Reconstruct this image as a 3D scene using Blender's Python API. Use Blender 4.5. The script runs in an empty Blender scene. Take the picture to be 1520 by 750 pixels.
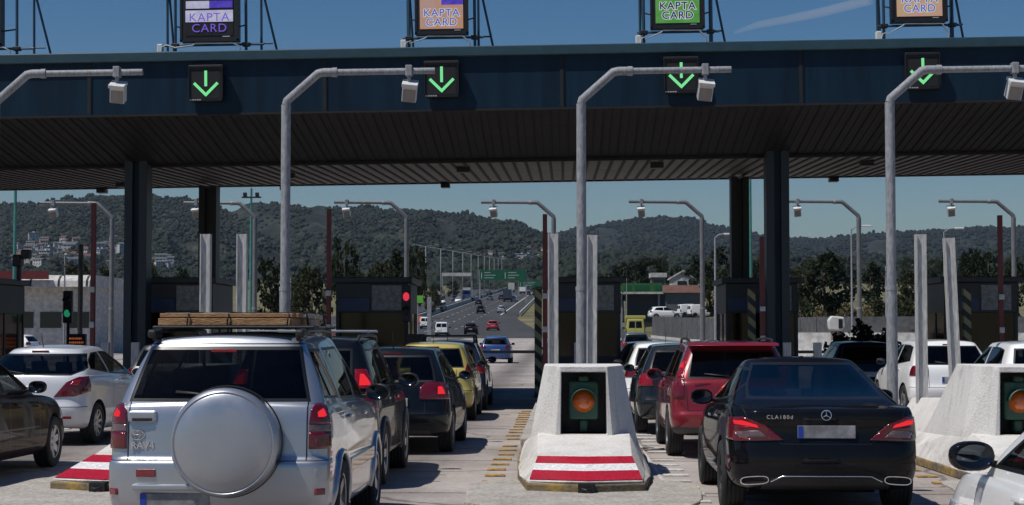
import bpy, bmesh, math, random
from mathutils import Vector, Matrix, noise
R = math.radians
rnd = random.Random(7)
scene = bpy.context.scene
col = scene.collection

# ------------------------------------------------------------------ materials
def nmat(name):
    m = bpy.data.materials.new(name); m.use_nodes = True
    nt = m.node_tree; nt.nodes.clear()
    out = nt.nodes.new('ShaderNodeOutputMaterial')
    return m, nt, out

def N(nt, typ, **kw):
    n = nt.nodes.new(typ)
    for k, v in kw.items():
        if k.startswith('i_'):
            key = k[2:]
            key = int(key) if key.isdigit() else key
            n.inputs[key].default_value = v
        else:
            setattr(n, k, v)
    return n

def inp(n, key, v):
    n.inputs[key].default_value = v

def c4(c):
    return (c[0], c[1], c[2], 1.0)

def simple(name, color, rough=0.6, metal=0.0, var=0.15, scale=4.0, bump=0.0, bscale=40.0, emit=None, estr=0.0, coat=0.0, detail=6.0, spec=0.5):
    """principled with object-space noise variation of its own colour and a fine bump"""
    m, nt, out = nmat(name)
    p = N(nt, 'ShaderNodeBsdfPrincipled')
    inp(p, 'Roughness', rough); inp(p, 'Metallic', metal); inp(p, 'Coat Weight', coat); inp(p, 'Specular IOR Level', spec)
    nt.links.new(p.outputs[0], out.inputs[0])
    tc = N(nt, 'ShaderNodeTexCoord')
    if var > 0:
        nz = N(nt, 'ShaderNodeTexNoise'); inp(nz, 'Scale', scale); inp(nz, 'Detail', detail); inp(nz, 'Roughness', 0.65)
        nt.links.new(tc.outputs['Object'], nz.inputs['Vector'])
        mx = N(nt, 'ShaderNodeMix', data_type='RGBA')
        mx.inputs[6].default_value = c4([max(0, c * (1 - var)) for c in color])
        mx.inputs[7].default_value = c4([min(1, c * (1 + var)) for c in color])
        mr = N(nt, 'ShaderNodeMapRange'); inp(mr, 1, 0.3); inp(mr, 2, 0.7)
        nt.links.new(nz.outputs[0], mr.inputs[0]); nt.links.new(mr.outputs[0], mx.inputs[0])
        nt.links.new(mx.outputs[2], p.inputs['Base Color'])
    else:
        inp(p, 'Base Color', c4(color))
    if bump > 0:
        nb = N(nt, 'ShaderNodeTexNoise'); inp(nb, 'Scale', bscale); inp(nb, 'Detail', 4.0)
        nt.links.new(tc.outputs['Object'], nb.inputs['Vector'])
        b = N(nt, 'ShaderNodeBump'); inp(b, 'Strength', bump); inp(b, 'Distance', 0.02)
        nt.links.new(nb.outputs[0], b.inputs['Height']); nt.links.new(b.outputs[0], p.inputs['Normal'])
    if emit:
        inp(p, 'Emission Color', c4(emit)); inp(p, 'Emission Strength', estr)
    return m

def paint(name, color, metal=0.0, rough=0.32, dirt=0.25, coat=1.0):
    """car paint: clear-coated, faint dust, dark trim on the inner side of the shell"""
    m, nt, out = nmat(name)
    p = N(nt, 'ShaderNodeBsdfPrincipled')
    inp(p, 'Metallic', metal); inp(p, 'Coat Weight', coat); inp(p, 'Coat Roughness', 0.04); inp(p, 'Specular IOR Level', 0.0 if max(color) < 0.05 else 0.4)
    tc = N(nt, 'ShaderNodeTexCoord')
    nz = N(nt, 'ShaderNodeTexNoise'); inp(nz, 'Scale', 2.3); inp(nz, 'Detail', 8.0); inp(nz, 'Roughness', 0.7)
    nt.links.new(tc.outputs['Object'], nz.inputs['Vector'])
    mr = N(nt, 'ShaderNodeMapRange'); inp(mr, 1, 0.42); inp(mr, 2, 0.75); inp(mr, 3, 0.0); inp(mr, 4, dirt)
    nt.links.new(nz.outputs[0], mr.inputs[0])
    # road dust is thicker low on the body
    sep = N(nt, 'ShaderNodeSeparateXYZ'); nt.links.new(tc.outputs['Object'], sep.inputs[0])
    lo = N(nt, 'ShaderNodeMapRange'); inp(lo, 1, 0.75); inp(lo, 2, 0.15); inp(lo, 3, 0.35); inp(lo, 4, 1.0)
    nt.links.new(sep.outputs[2], lo.inputs[0])
    mul = N(nt, 'ShaderNodeMath', operation='MULTIPLY'); nt.links.new(mr.outputs[0], mul.inputs[0]); nt.links.new(lo.outputs[0], mul.inputs[1])
    mx = N(nt, 'ShaderNodeMix', data_type='RGBA')
    mx.inputs[6].default_value = c4(color); mx.inputs[7].default_value = (0.20, 0.18, 0.155, 1)
    nt.links.new(mul.outputs[0], mx.inputs[0]); nt.links.new(mx.outputs[2], p.inputs['Base Color'])
    rr = N(nt, 'ShaderNodeMapRange'); inp(rr, 1, 0.0); inp(rr, 2, max(dirt, 0.01)); inp(rr, 3, rough); inp(rr, 4, rough + 0.25)
    nt.links.new(mul.outputs[0], rr.inputs[0]); nt.links.new(rr.outputs[0], p.inputs['Roughness'])
    geo = N(nt, 'ShaderNodeNewGeometry')
    dk = N(nt, 'ShaderNodeBsdfDiffuse'); inp(dk, 'Color', (0.018, 0.018, 0.02, 1))
    ms = N(nt, 'ShaderNodeMixShader')
    nt.links.new(geo.outputs['Backfacing'], ms.inputs[0]); nt.links.new(p.outputs[0], ms.inputs[1]); nt.links.new(dk.outputs[0], ms.inputs[2])
    nt.links.new(ms.outputs[0], out.inputs[0])
    return m

def glass(name, tint, refl=0.04, rough=0.0):
    m, nt, out = nmat(name)
    tr = N(nt, 'ShaderNodeBsdfTransparent'); inp(tr, 'Color', c4(tint))
    gl = N(nt, 'ShaderNodeBsdfGlossy'); inp(gl, 'Roughness', rough); inp(gl, 'Color', (1, .90, .80, 1))
    lw = N(nt, 'ShaderNodeLayerWeight'); inp(lw, 'Blend', 0.5)
    pw = N(nt, 'ShaderNodeMath', operation='POWER'); inp(pw, 1, 4.0)
    ma = N(nt, 'ShaderNodeMath', operation='MULTIPLY_ADD'); inp(ma, 1, 0.75); inp(ma, 2, refl)
    nt.links.new(lw.outputs['Facing'], pw.inputs[0]); nt.links.new(pw.outputs[0], ma.inputs[0])
    ms = N(nt, 'ShaderNodeMixShader')
    nt.links.new(ma.outputs[0], ms.inputs[0]); nt.links.new(tr.outputs[0], ms.inputs[1]); nt.links.new(gl.outputs[0], ms.inputs[2])
    nt.links.new(ms.outputs[0], out.inputs[0])
    return m

def lens(name, color, estr=0.0, ribs=60.0):
    m, nt, out = nmat(name)
    p = N(nt, 'ShaderNodeBsdfPrincipled')
    inp(p, 'Base Color', c4(color)); inp(p, 'Roughness', 0.12); inp(p, 'Coat Weight', 1.0)
    tc = N(nt, 'ShaderNodeTexCoord')
    v = N(nt, 'ShaderNodeTexVoronoi'); inp(v, 'Scale', ribs)
    nt.links.new(tc.outputs['Object'], v.inputs['Vector'])
    b = N(nt, 'ShaderNodeBump'); inp(b, 'Strength', 0.35); inp(b, 'Distance', 0.01)
    nt.links.new(v.outputs[0], b.inputs['Height']); nt.links.new(b.outputs[0], p.inputs['Normal'])
    if estr:
        inp(p, 'Emission Color', c4(color)); inp(p, 'Emission Strength', estr)
    nt.links.new(p.outputs[0], out.inputs[0])
    return m

def emis(name, color, s):
    m, nt, out = nmat(name)
    e = N(nt, 'ShaderNodeEmission'); inp(e, 'Color', c4(color)); inp(e, 'Strength', s)
    nt.links.new(e.outputs[0], out.inputs[0])
    return m

def led(name, c1, c2, s, scale=9.0):
    """LED screen: patchy colour with a fine dot grid"""
    m, nt, out = nmat(name)
    e = N(nt, 'ShaderNodeEmission'); inp(e, 'Strength', s)
    tc = N(nt, 'ShaderNodeTexCoord')
    nz = N(nt, 'ShaderNodeTexNoise'); inp(nz, 'Scale', scale); inp(nz, 'Detail', 5.0)
    nt.links.new(tc.outputs['Object'], nz.inputs['Vector'])
    mr = N(nt, 'ShaderNodeMapRange'); inp(mr, 1, 0.35); inp(mr, 2, 0.65)
    nt.links.new(nz.outputs[0], mr.inputs[0])
    mx = N(nt, 'ShaderNodeMix', data_type='RGBA'); mx.inputs[6].default_value = c4(c1); mx.inputs[7].default_value = c4(c2)
    nt.links.new(mr.outputs[0], mx.inputs[0])
    v = N(nt, 'ShaderNodeTexVoronoi', feature='F1'); inp(v, 'Scale', 55.0); inp(v, 'Randomness', 0.0)
    nt.links.new(tc.outputs['Object'], v.inputs['Vector'])
    m2 = N(nt, 'ShaderNodeMapRange'); inp(m2, 1, 0.3); inp(m2, 2, 0.7); inp(m2, 3, 1.0); inp(m2, 4, 0.55)
    nt.links.new(v.outputs['Distance'], m2.inputs[0])
    mm = N(nt, 'ShaderNodeMix', data_type='RGBA', blend_type='MULTIPLY'); inp(mm, 0, 1.0)
    nt.links.new(mx.outputs[2], mm.inputs[6]); nt.links.new(m2.outputs[0], mm.inputs[7])
    nt.links.new(mm.outputs[2], e.inputs['Color']); nt.links.new(e.outputs[0], out.inputs[0])
    return m

M = {}
M['tyre'] = simple('tyre_rubber', (0.018, 0.018, 0.019), 0.85, var=0.4, scale=8, bump=0.3, bscale=60)
M['rim'] = simple('alloy_rim', (0.42, 0.43, 0.45), 0.35, 0.85, var=0.2)
M['rim_dark'] = simple('dark_rim', (0.05, 0.05, 0.055), 0.4, 0.5, var=0.2)
M['plastic'] = simple('black_plastic', (0.014, 0.014, 0.015), 0.5, var=0.3, bump=0.15, bscale=120)
M['gplastic'] = simple('grey_plastic', (0.06, 0.06, 0.065), 0.6, var=0.25, bump=0.1, bscale=120)
M['liner'] = simple('wheel_arch_liner', (0.008, 0.008, 0.008), 0.9, var=0)
M['seal'] = simple('window_rubber', (0.01, 0.01, 0.011), 0.35, var=0)
M['seat'] = simple('seat_fabric', (0.022, 0.022, 0.026), 0.8, var=0.3, scale=12)
M['chrome'] = simple('chrome', (0.75, 0.76, 0.78), 0.12, 1.0, var=0.05)
M['glass'] = glass('car_glass', (0.30, 0.33, 0.34), 0.04)
M['glass_dark'] = glass('tinted_car_glass', (0.14, 0.15, 0.155), 0.03)
M['mirror'] = simple('mirror_glass', (0.05, 0.06, 0.07), 0.05, 0.9, var=0)
M['tail_on'] = lens('brake_lamp_lit', (0.24, 0.004, 0.008), 0.07)
M['tail'] = lens('tail_lamp_red', (0.115, 0.003, 0.006), 0.0)
M['tail_dark'] = lens('tail_lamp_dark', (0.09, 0.006, 0.008), 0.0)
M['bulb_on'] = emis('brake_bulb', (1.0, 0.035, 0.05), 1.0)
M['tail_clear'] = lens('tail_lamp_clear', (0.13, 0.08, 0.085), 0.0)
M['reflector'] = lens('reflector_red', (0.20, 0.01, 0.015), 0.0)
M['amber'] = lens('amber_lamp', (0.55, 0.11, 0.012), 0.05, 40)
M['headlamp'] = lens('headlamp_clear', (0.55, 0.57, 0.6), 0.0)
M['plate'] = simple('number_plate', (0.42, 0.42, 0.42), 0.4, var=0.5, scale=9)
M['plate_grey'] = simple('number_plate_grey', (0.20, 0.20, 0.21), 0.4, var=0.6, scale=7)
M['eu_blue'] = simple('plate_band_blue', (0.012, 0.05, 0.35), 0.4, var=0)
M['white_trim'] = simple('white_trim', (0.6, 0.6, 0.6), 0.5, var=0.1)

# ------------------------------------------------------------------ object helpers
def tag(o, label=None, cat=None, group=None, kind=None):
    if label: o['label'] = label
    if cat: o['category'] = cat
    if group: o['group'] = group
    if kind: o['kind'] = kind
    return o

def empty(name, loc, rz=0.0):
    o = bpy.data.objects.new(name, None); col.objects.link(o)
    o.location = loc; o.rotation_euler = (0, 0, rz); o.empty_display_size = 0.2
    return o

def link_mesh(name, me, parent=None):
    o = bpy.data.objects.new(name, me); col.objects.link(o)
    if parent is not None: o.parent = parent
    return o

def kids(o):
    return [c for c in bpy.data.objects if c.parent == o]

def copy_tree(o, parent=None, kidmap=None):
    if kidmap is None:
        kidmap = {}
        for c in bpy.data.objects:
            if c.parent: kidmap.setdefault(c.parent.name, []).append(c)
    c = o.copy(); col.objects.link(c)
    if parent is not None: c.parent = parent
    for ch in kidmap.get(o.name, []):
        copy_tree(ch, c, kidmap)
    return c

class MB:
    """collects shapes into one mesh"""
    def __init__(s): s.bm = bmesh.new()
    def _add(s, verts, faces, mi=0):
        vs = [s.bm.verts.new(v) for v in verts]
        for f in faces:
            try:
                fa = s.bm.faces.new([vs[i] for i in f]); fa.material_index = mi
            except ValueError: pass
        return vs
    def box(s, x0, x1, y0, y1, z0, z1, mi=0, mat=None):
        v = [Vector(p) for p in ((x0,y0,z0),(x1,y0,z0),(x1,y1,z0),(x0,y1,z0),(x0,y0,z1),(x1,y0,z1),(x1,y1,z1),(x0,y1,z1))]
        if mat is not None: v = [mat @ p for p in v]
        return s._add(v, [(3,2,1,0),(4,5,6,7),(0,1,5,4),(1,2,6,5),(2,3,7,6),(3,0,4,7)], mi)
    def bar(s, a, b, w, h, mi=0):
        """rectangular bar from a to b"""
        a, b = Vector(a), Vector(b); d = (b - a).normalized()
        up = Vector((0,0,1)) if abs(d.z) < 0.95 else Vector((0,1,0))
        sx = d.cross(up).normalized(); sy = sx.cross(d).normalized()
        v = []
        for p in (a, b):
            for (i, j) in ((-1,-1),(1,-1),(1,1),(-1,1)):
                v.append(p + sx*i*w/2 + sy*j*h/2)
        s._add(v, [(3,2,1,0),(4,5,6,7),(0,1,5,4),(1,2,6,5),(2,3,7,6),(3,0,4,7)], mi)
    def tube(s, pts, r, n=12, mi=0, cap=True):
        pts = [Vector(p) for p in pts]
        rs = r if isinstance(r, (list, tuple)) else [r]*len(pts)
        rings = []; ref = None
        for i, p in enumerate(pts):
            if i == 0: t = pts[1]-p
            elif i == len(pts)-1: t = p-pts[i-1]
            else: t = (pts[i+1]-p).normalized() + (p-pts[i-1]).normalized()
            t.normalize()
            if ref is None:
                ref = Vector((0,0,1)) if abs(t.z) < 0.9 else Vector((0,1,0))
            u = t.cross(ref).normalized(); w = u.cross(t).normalized(); ref = w
            k = 1.0
            if 0 < i < len(pts)-1:
                c = (pts[i+1]-p).normalized().dot((p-pts[i-1]).normalized())
                k = 1.0/max(0.5, math.sqrt((1+c)/2))
            rings.append([s.bm.verts.new(p + (u*math.cos(2*math.pi*j/n)*1.0 + w*math.sin(2*math.pi*j/n))*rs[i]*(k if False else 1.0)) for j in range(n)])
        for a, b in zip(rings[:-1], rings[1:]):
            for j in range(n):
                f = s.bm.faces.new((a[j], a[(j+1)%n], b[(j+1)%n], b[j])); f.material_index = mi; f.smooth = True
        if cap:
            f = s.bm.faces.new(rings[0][::-1]); f.material_index = mi
            f = s.bm.faces.new(rings[-1]); f.material_index = mi
    def prism(s, poly, lo, hi, axis='x', mi=0):
        """extrude a 2D polygon along an axis; poly coords are the other two axes in order"""
        def mk(p, t):
            if axis == 'x': return (t, p[0], p[1])
            if axis == 'y': return (p[0], t, p[1])
            return (p[0], p[1], t)
        n = len(poly)
        v = [mk(p, lo) for p in poly] + [mk(p, hi) for p in poly]
        s._add(v, [tuple(range(n))[::-1], tuple(range(n, 2*n))] + [(i, (i+1)%n, n+(i+1)%n, n+i) for i in range(n)], mi)
    def lathe(s, prof, origin=(0,0,0), axis='z', n=24, mi=0, ang=2*math.pi, cap=False):
        o = Vector(origin); rings = []
        for (r, h) in prof:
            ring = []
            for j in range(n):
                a = ang*j/n; c, si = math.cos(a)*r, math.sin(a)*r
                if axis == 'z': p = Vector((c, si, h))
                elif axis == 'x': p = Vector((h, c, si))
                else: p = Vector((c, h, si))
                ring.append(s.bm.verts.new(o + p))
            rings.append(ring)
        for a, b in zip(rings[:-1], rings[1:]):
            for j in range(n):
                f = s.bm.faces.new((a[j], a[(j+1)%n], b[(j+1)%n], b[j])); f.material_index = mi; f.smooth = True
        for ring in ((rings[0], rings[-1]) if cap else ()):
            try:
                f = s.bm.faces.new(ring); f.material_index = mi
            except ValueError: pass
    def build(s, name, mats, parent=None, smooth=None, bevel=0.0, seg=2, loc=None):
        bmesh.ops.remove_doubles(s.bm, verts=s.bm.verts, dist=1e-5)
        bmesh.ops.recalc_face_normals(s.bm, faces=s.bm.faces)
        me = bpy.data.meshes.new(name); s.bm.to_mesh(me); s.bm.free()
        if not isinstance(mats, (list, tuple)): mats = [mats]
        for m in mats: me.materials.append(M[m] if isinstance(m, str) else m)
        o = link_mesh(name, me, parent)
        if loc is not None: o.location = loc
        if smooth:
            for p in me.polygons: p.use_smooth = True
            me.set_sharp_from_angle(angle=R(smooth))
        if bevel:
            b = o.modifiers.new('bevel', 'BEVEL'); b.width = bevel; b.segments = seg; b.limit_method = 'ANGLE'; b.angle_limit = R(40)
        return o

def text_obj(name, body, size, mat, parent=None, extrude=0.002, offset=0.0, align='CENTER', space=1.0):
    cu = bpy.data.curves.new(name, 'FONT'); cu.body = body; cu.size = size; cu.extrude = extrude
    cu.align_x = align; cu.align_y = 'CENTER'; cu.offset = offset; cu.space_character = space
    t = bpy.data.objects.new(name, cu); col.objects.link(t)
    dg = bpy.context.evaluated_depsgraph_get()
    me = bpy.data.meshes.new_from_object(t.evaluated_get(dg))
    bpy.data.objects.remove(t); bpy.data.curves.remove(cu)
    me.name = name; me.materials.clear(); me.materials.append(M[mat] if isinstance(mat, str) else mat)
    o = link_mesh(name, me, parent)
    return o

def lerp(a, b, t): return a + (b - a) * t
def interp(tab, x):
    if x <= tab[0][0]: return tab[0][1]
    for (x0, y0), (x1, y1) in zip(tab[:-1], tab[1:]):
        if x <= x1: return lerp(y0, y1, (x-x0)/(x1-x0))
    return tab[-1][1]
def sinterp(tab, x):
    """smooth (monotone-ish cubic) interpolation"""
    n = len(tab)
    if x <= tab[0][0]: return tab[0][1]
    if x >= tab[-1][0]: return tab[-1][1]
    for i in range(n-1):
        x0, y0 = tab[i]; x1, y1 = tab[i+1]
        if x <= x1:
            h = x1-x0; t = (x-x0)/h
            m0 = (y1-y0)/h if i == 0 else (y1-tab[i-1][1])/(x1-tab[i-1][0])
            m1 = (y1-y0)/h if i == n-2 else (tab[i+2][1]-y0)/(tab[i+2][0]-x0)
            return ((2*t**3-3*t**2+1)*y0 + (t**3-2*t**2+t)*h*m0 + (-2*t**3+3*t**2)*y1 + (t**3-t**2)*h*m1)
# ------------------------------------------------------------------ vehicles
from mathutils.bvhtree import BVHTree

def half_ring(yr, yf, w, rr, rf, br, bf, kr, kf):
    p = []
    rr = min(rr, w*0.8); rf = min(rf, w*0.8)
    xr = w - rr; xf = w - rf
    for i in range(4):
        x = xr*i/4.0; p.append((x, yr + br*(x/w)**2))
    y0 = yr + br*(xr/w)**2
    for i in range(4):
        a = -math.pi/2 + (i/4.0)*math.pi/2
        p.append((xr + rr*math.cos(a), y0 + rr + rr*math.sin(a)))
    y1 = yf - bf*(xf/w)**2
    ya, yb = y0 + rr, y1 - rf
    for i in range(15):
        p.append((w, lerp(ya, yb, i/14.0)))
    for i in range(1, 5):
        a = (i/4.0)*math.pi/2
        p.append((xf + rf*math.cos(a), y1 - rf + rf*math.sin(a)))
    for i in range(1, 5):
        x = xf*(1 - i/4.0); p.append((x, yf - bf*(x/w)**2))
    ym = (yr+yf)/2; h = (yf-yr)/2
    out = []
    for (x, y) in p:
        t = (y-ym)/h
        k = kr*(-t)**3 if t < 0 else kf*t**3
        out.append((x*(1-k), y))
    return out

def full_ring(h):
    return h + [(-x, y) for (x, y) in h[-2:0:-1]]

def clip_offset(poly, d):
    """offset a convex CCW polygon inwards by d"""
    n = len(poly); lines = []
    for i in range(n):
        a = Vector(poly[i]); b = Vector(poly[(i+1) % n]); e = (b-a).normalized()
        nn = Vector((-e.y, e.x)); lines.append((a + nn*d, e))
    out = []
    for i in range(n):
        (p, r), (q, s) = lines[i-1], lines[i]
        den = r.x*s.y - r.y*s.x
        if abs(den) < 1e-6: out.append(tuple(q)); continue
        t = ((q.x-p.x)*s.y - (q.y-p.y)*s.x)/den
        out.append(tuple(p + r*t))
    return out

def ccw(poly):
    a = sum(poly[i][0]*poly[(i+1) % len(poly)][1] - poly[(i+1) % len(poly)][0]*poly[i][1] for i in range(len(poly)))
    return list(poly) if a > 0 else list(poly)[::-1]

class Car:
    def __init__(s, low, zb, zt, gh, roof, rl=(0.22, 0.30), rg=(0.18, 0.16), bow=(0.05, 0.12), gbow=(0.04, 0.10), taper=(0.04, 0.07),
                 crown=0.03, rcrown=0.035, wheels=None, subdiv=2, paint='p_silver', lower_mat=None, arch=0.05, ts=None):
        # low: [(t, halfwidth, y_rear, y_front)]; gh: (yr0,yf0,w0, yr1,yf1,w1)
        s.paint = paint; s.parts = {}; s.names = ['body']; s.defs = [dict(name='body', mat=paint)]
        s.wheels = wheels
        bm = bmesh.new(); rings = []
        def ring(pts, zf):
            return [bm.verts.new((x, y, zf(x, y))) for (x, y) in pts]
        fzt = lambda y: sinterp(zt, y)
        fzb = lambda y: interp(zb, y)
        frf = lambda y: sinterp(roof, y)
        s.zt, s.roof = fzt, frf
        t0, w0_, a0, b0 = low[0]
        rings.append(ring(full_ring(half_ring(a0+0.25, b0-0.25, w0_*0.7, 0.1, 0.1, 0, 0, 0, 0)), lambda x, y: fzb(y)+0.0))
        for (t, w, yr, yf) in low:
            h = half_ring(yr, yf, w, rl[0], rl[1], bow[0], bow[1], taper[0], taper[1])
            rings.append(ring(full_ring(h), lambda x, y, t=t: lerp(fzb(y), fzt(y), t)))
        lt = half_ring(low[-1][2], low[-1][3], low[-1][1], rl[0], rl[1], bow[0], bow[1], taper[0], taper[1])
        yr0, yf0, w0, yr1, yf1, w1 = gh
        gb = half_ring(yr0, yf0, w0, rg[0], rg[1], gbow[0], gbow[1], taper[0], 0.01)
        for u in (0.10, 0.36, 0.68, 0.93):
            pts = full_ring([(lerp(a[0], b[0], u), lerp(a[1], b[1], u)) for a, b in zip(lt, gb)])
            rings.append(ring(pts, lambda x, y, u=u: fzt(y) + crown*min(1, u*1.6)*(1-(x/(low[-1][1]))**2)))
        for t in (ts or (0, .05, .25, .5, .75, .93, 1.0)):
            e = t**1.25
            h = half_ring(lerp(yr0, yr1, t**1.15), lerp(yf0, yf1, t**1.1), lerp(w0, w1, e), rg[0], rg[1], gbow[0], gbow[1], taper[0], 0.01)
            rings.append(ring(full_ring(h), lambda x, y, t=t: lerp(fzt(y) + crown*(1-(x/(low[-1][1]))**2), frf(y), t)))
        for (k, dz) in ((0.94, 0.018), (0.8, 0.022), (0.5, 0.022), (0.12, 0.022)):
            ym = (yr1+yf1)/2
            hh = (yf1-yr1)/2
            ins = (1-k)*w1
            kk = max(0.05, (hh-ins)/hh)
            h = half_ring(yr1, yf1, w1, rg[0], rg[1], gbow[0], gbow[1], taper[0], 0.01)
            pts = full_ring([(x*k, ym + (y-ym)*(kk if k > 0.3 else kk)) for (x, y) in h])
            rings.append(ring(pts, lambda x, y, dz=dz: frf(y) + dz + rcrown*(1-min(1, (x/w1)**2))))
        n = len(rings[0])
        for a, b in zip(rings[:-1], rings[1:]):
            for j in range(n):
                bm.faces.new((a[j], a[(j+1) % n], b[(j+1) % n], b[j]))
        bm.faces.new(rings[0][::-1]); bm.faces.new(rings[-1])
        bmesh.ops.recalc_face_normals(bm, faces=bm.faces)
        me = bpy.data.meshes.new('tmp_body'); bm.to_mesh(me); bm.free()
        me.materials.append(M[paint]); me.materials.append(M['liner'])
        o = link_mesh('tmp_body', me)
        sm = o.modifiers.new('s', 'SUBSURF'); sm.levels = subdiv; sm.render_levels = subdiv
        cut = None
        if wheels:
            cb = MB()
            for (y, r, wx) in wheels['pos']:
                for sd in (1, -1):
                    xa, xb = sorted((sd*(wx-0.34), sd*(wx+0.4)))
                    cb.prism([(y + (r+arch)*math.cos(2*math.pi*i/40), r + (r+arch)*math.sin(2*math.pi*i/40)) for i in range(40)], xa, xb, 'x', 1)
            cut = cb.build('tmp_cut', [paint, 'liner'])
            b = o.modifiers.new('b', 'BOOLEAN'); b.operation = 'DIFFERENCE'; b.object = cut; b.solver = 'EXACT'
        dg = bpy.context.evaluated_depsgraph_get()
        me2 = bpy.data.meshes.new_from_object(o.evaluated_get(dg))
        bpy.data.objects.remove(o); bpy.data.meshes.remove(me)
        if cut: bpy.data.objects.remove(cut)
        s.bm = bmesh.new(); s.bm.from_mesh(me2); bpy.data.meshes.remove(me2)
        s.lay = s.bm.faces.layers.int.new('part')
        s.bvh = BVHTree.FromBMesh(s.bm)
        s.body_mats = [paint, 'liner', 'seal']

    # --- surface queries
    def side(s, sd, y, z):
        h = s.bvh.ray_cast(Vector((sd*3, y, z)), Vector((-sd, 0, 0)))
        return h[0] if h[0] is not None else Vector((sd*0.7, y, z))
    def rear(s, x, z):
        h = s.bvh.ray_cast(Vector((x, -3, z)), Vector((0, 1, 0)))
        return h[0] if h[0] is not None else Vector((x, 0, z))
    def top(s, x, y):
        h = s.bvh.ray_cast(Vector((x, y, 4)), Vector((0, 0, -1)))
        return h[0] if h[0] is not None else Vector((x, y, 1.4))

    # --- carving of parts out of the shell
    def _cut(s, axes, poly, filt, extra):
        ix = {'x': 0, 'y': 1, 'z': 2}; a, b = ix[axes[0]], ix[axes[1]]
        lo = (min(p[0] for p in poly)-0.12, min(p[1] for p in poly)-0.12); hi = (max(p[0] for p in poly)+0.12, max(p[1] for p in poly)+0.12)
        faces = []
        for f in s.bm.faces:
            if f.material_index == 1: continue
            c = f.calc_center_median()
            if lo[0] < c[a] < hi[0] and lo[1] < c[b] < hi[1] and filt(c, f.normal): faces.append(f)
        planes = []
        n = len(poly)
        for i in range(n):
            p, q = poly[i], poly[(i+1) % n]
            no = [0, 0, 0]; co = [0, 0, 0]
            no[a] = -(q[1]-p[1]); no[b] = q[0]-p[0]
            co[a], co[b] = p[0], p[1]
            planes.append((Vector(co), Vector(no).normalized()))
        planes += extra
        for co, no in planes:
            es = list({e for f in faces for e in f.edges}); vs = list({v for f in faces for v in f.verts})
            r = bmesh.ops.bisect_plane(s.bm, geom=faces+es+vs, dist=1e-5, plane_co=co, plane_no=no)
            faces = [g for g in r['geom'] if isinstance(g, bmesh.types.BMFace)]
            # keep only what is inside this plane for the next cut
            faces = [f for f in faces if (f.calc_center_median()-co).dot(no) > -1e-6]
        return faces

    def carve(s, name, mat, axes, poly, mirror=True, filt=None, yl=None, xl=None, solid=0.0, label=None, body_slot=None, ny=None):
        poly = ccw(poly)
        for sd in ((1, -1) if mirror else (1,)):
            if axes[0] == 'x' or axes == 'xy':
                pl = poly if sd > 0 else [(-p[0], p[1]) for p in poly][::-1]
                def f2(c, n): return (filt is None or filt(c, n)) and (not mirror or c.x*sd > -0.02)
            else:
                pl = poly
                def f2(c, n): return c.x*sd > 0.05 and (filt is None or filt(c, n))
            extra = []
            if yl: extra += [(Vector((0, yl[0], 0)), Vector((0, 1, 0))), (Vector((0, yl[1], 0)), Vector((0, -1, 0)))]
            if xl: extra += [(Vector((sd*xl, 0, 0)), Vector((sd, 0, 0)))]
            fs = s._cut(axes, pl, f2, extra)
            if body_slot is not None:
                for f in fs: f.material_index = body_slot
                continue
            s.defs.append(dict(name=name, mat=mat, solid=solid, label=label))
            k = len(s.defs)-1
            for f in fs: f[s.lay] = k

    def gap(s, axes, p, q, w=0.009, **kw):
        """a thin dark shut line on the body between two points"""
        d = Vector((q[0]-p[0], q[1]-p[1])).normalized(); nrm = Vector((-d.y, d.x))*w/2
        poly = [(p[0]+nrm.x, p[1]+nrm.y), (q[0]+nrm.x, q[1]+nrm.y), (q[0]-nrm.x, q[1]-nrm.y), (p[0]-nrm.x, p[1]-nrm.y)]
        s.carve('gap', None, axes, poly, body_slot=2, **kw)

    REAR = staticmethod(lambda c, n: n.y < -0.02)
    def side_window(s, poly, name='side_window', mat='glass', seal=0.022, **kw):
        f = lambda c, n: abs(n.x) > 0.25
        p = ccw(poly)
        s.carve('seal', None, 'yz', p, filt=f, body_slot=2)
        s.carve(name, mat, 'yz', clip_offset(p, seal), filt=f, **kw)
    def rear_window(s, poly, mat='glass_dark', seal=0.025, name='rear_window'):
        f = lambda c, n: n.y < -0.05 and n.z > -0.3 and c.y < 2.3
        p = ccw(poly)
        s.carve('seal', None, 'xz', p, mirror=False, filt=f, body_slot=2)
        s.carve(name, mat, 'xz', clip_offset(p, seal), mirror=False, filt=f)
    def windscreen(s, poly, ymin, mat='glass'):
        f = lambda c, n: n.y > 0.15 and c.y > ymin
        p = ccw(poly)
        s.carve('seal', None, 'xz', p, mirror=False, filt=f, body_slot=2)
        s.carve('windscreen', mat, 'xz', clip_offset(p, 0.02), mirror=False, filt=f)

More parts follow.
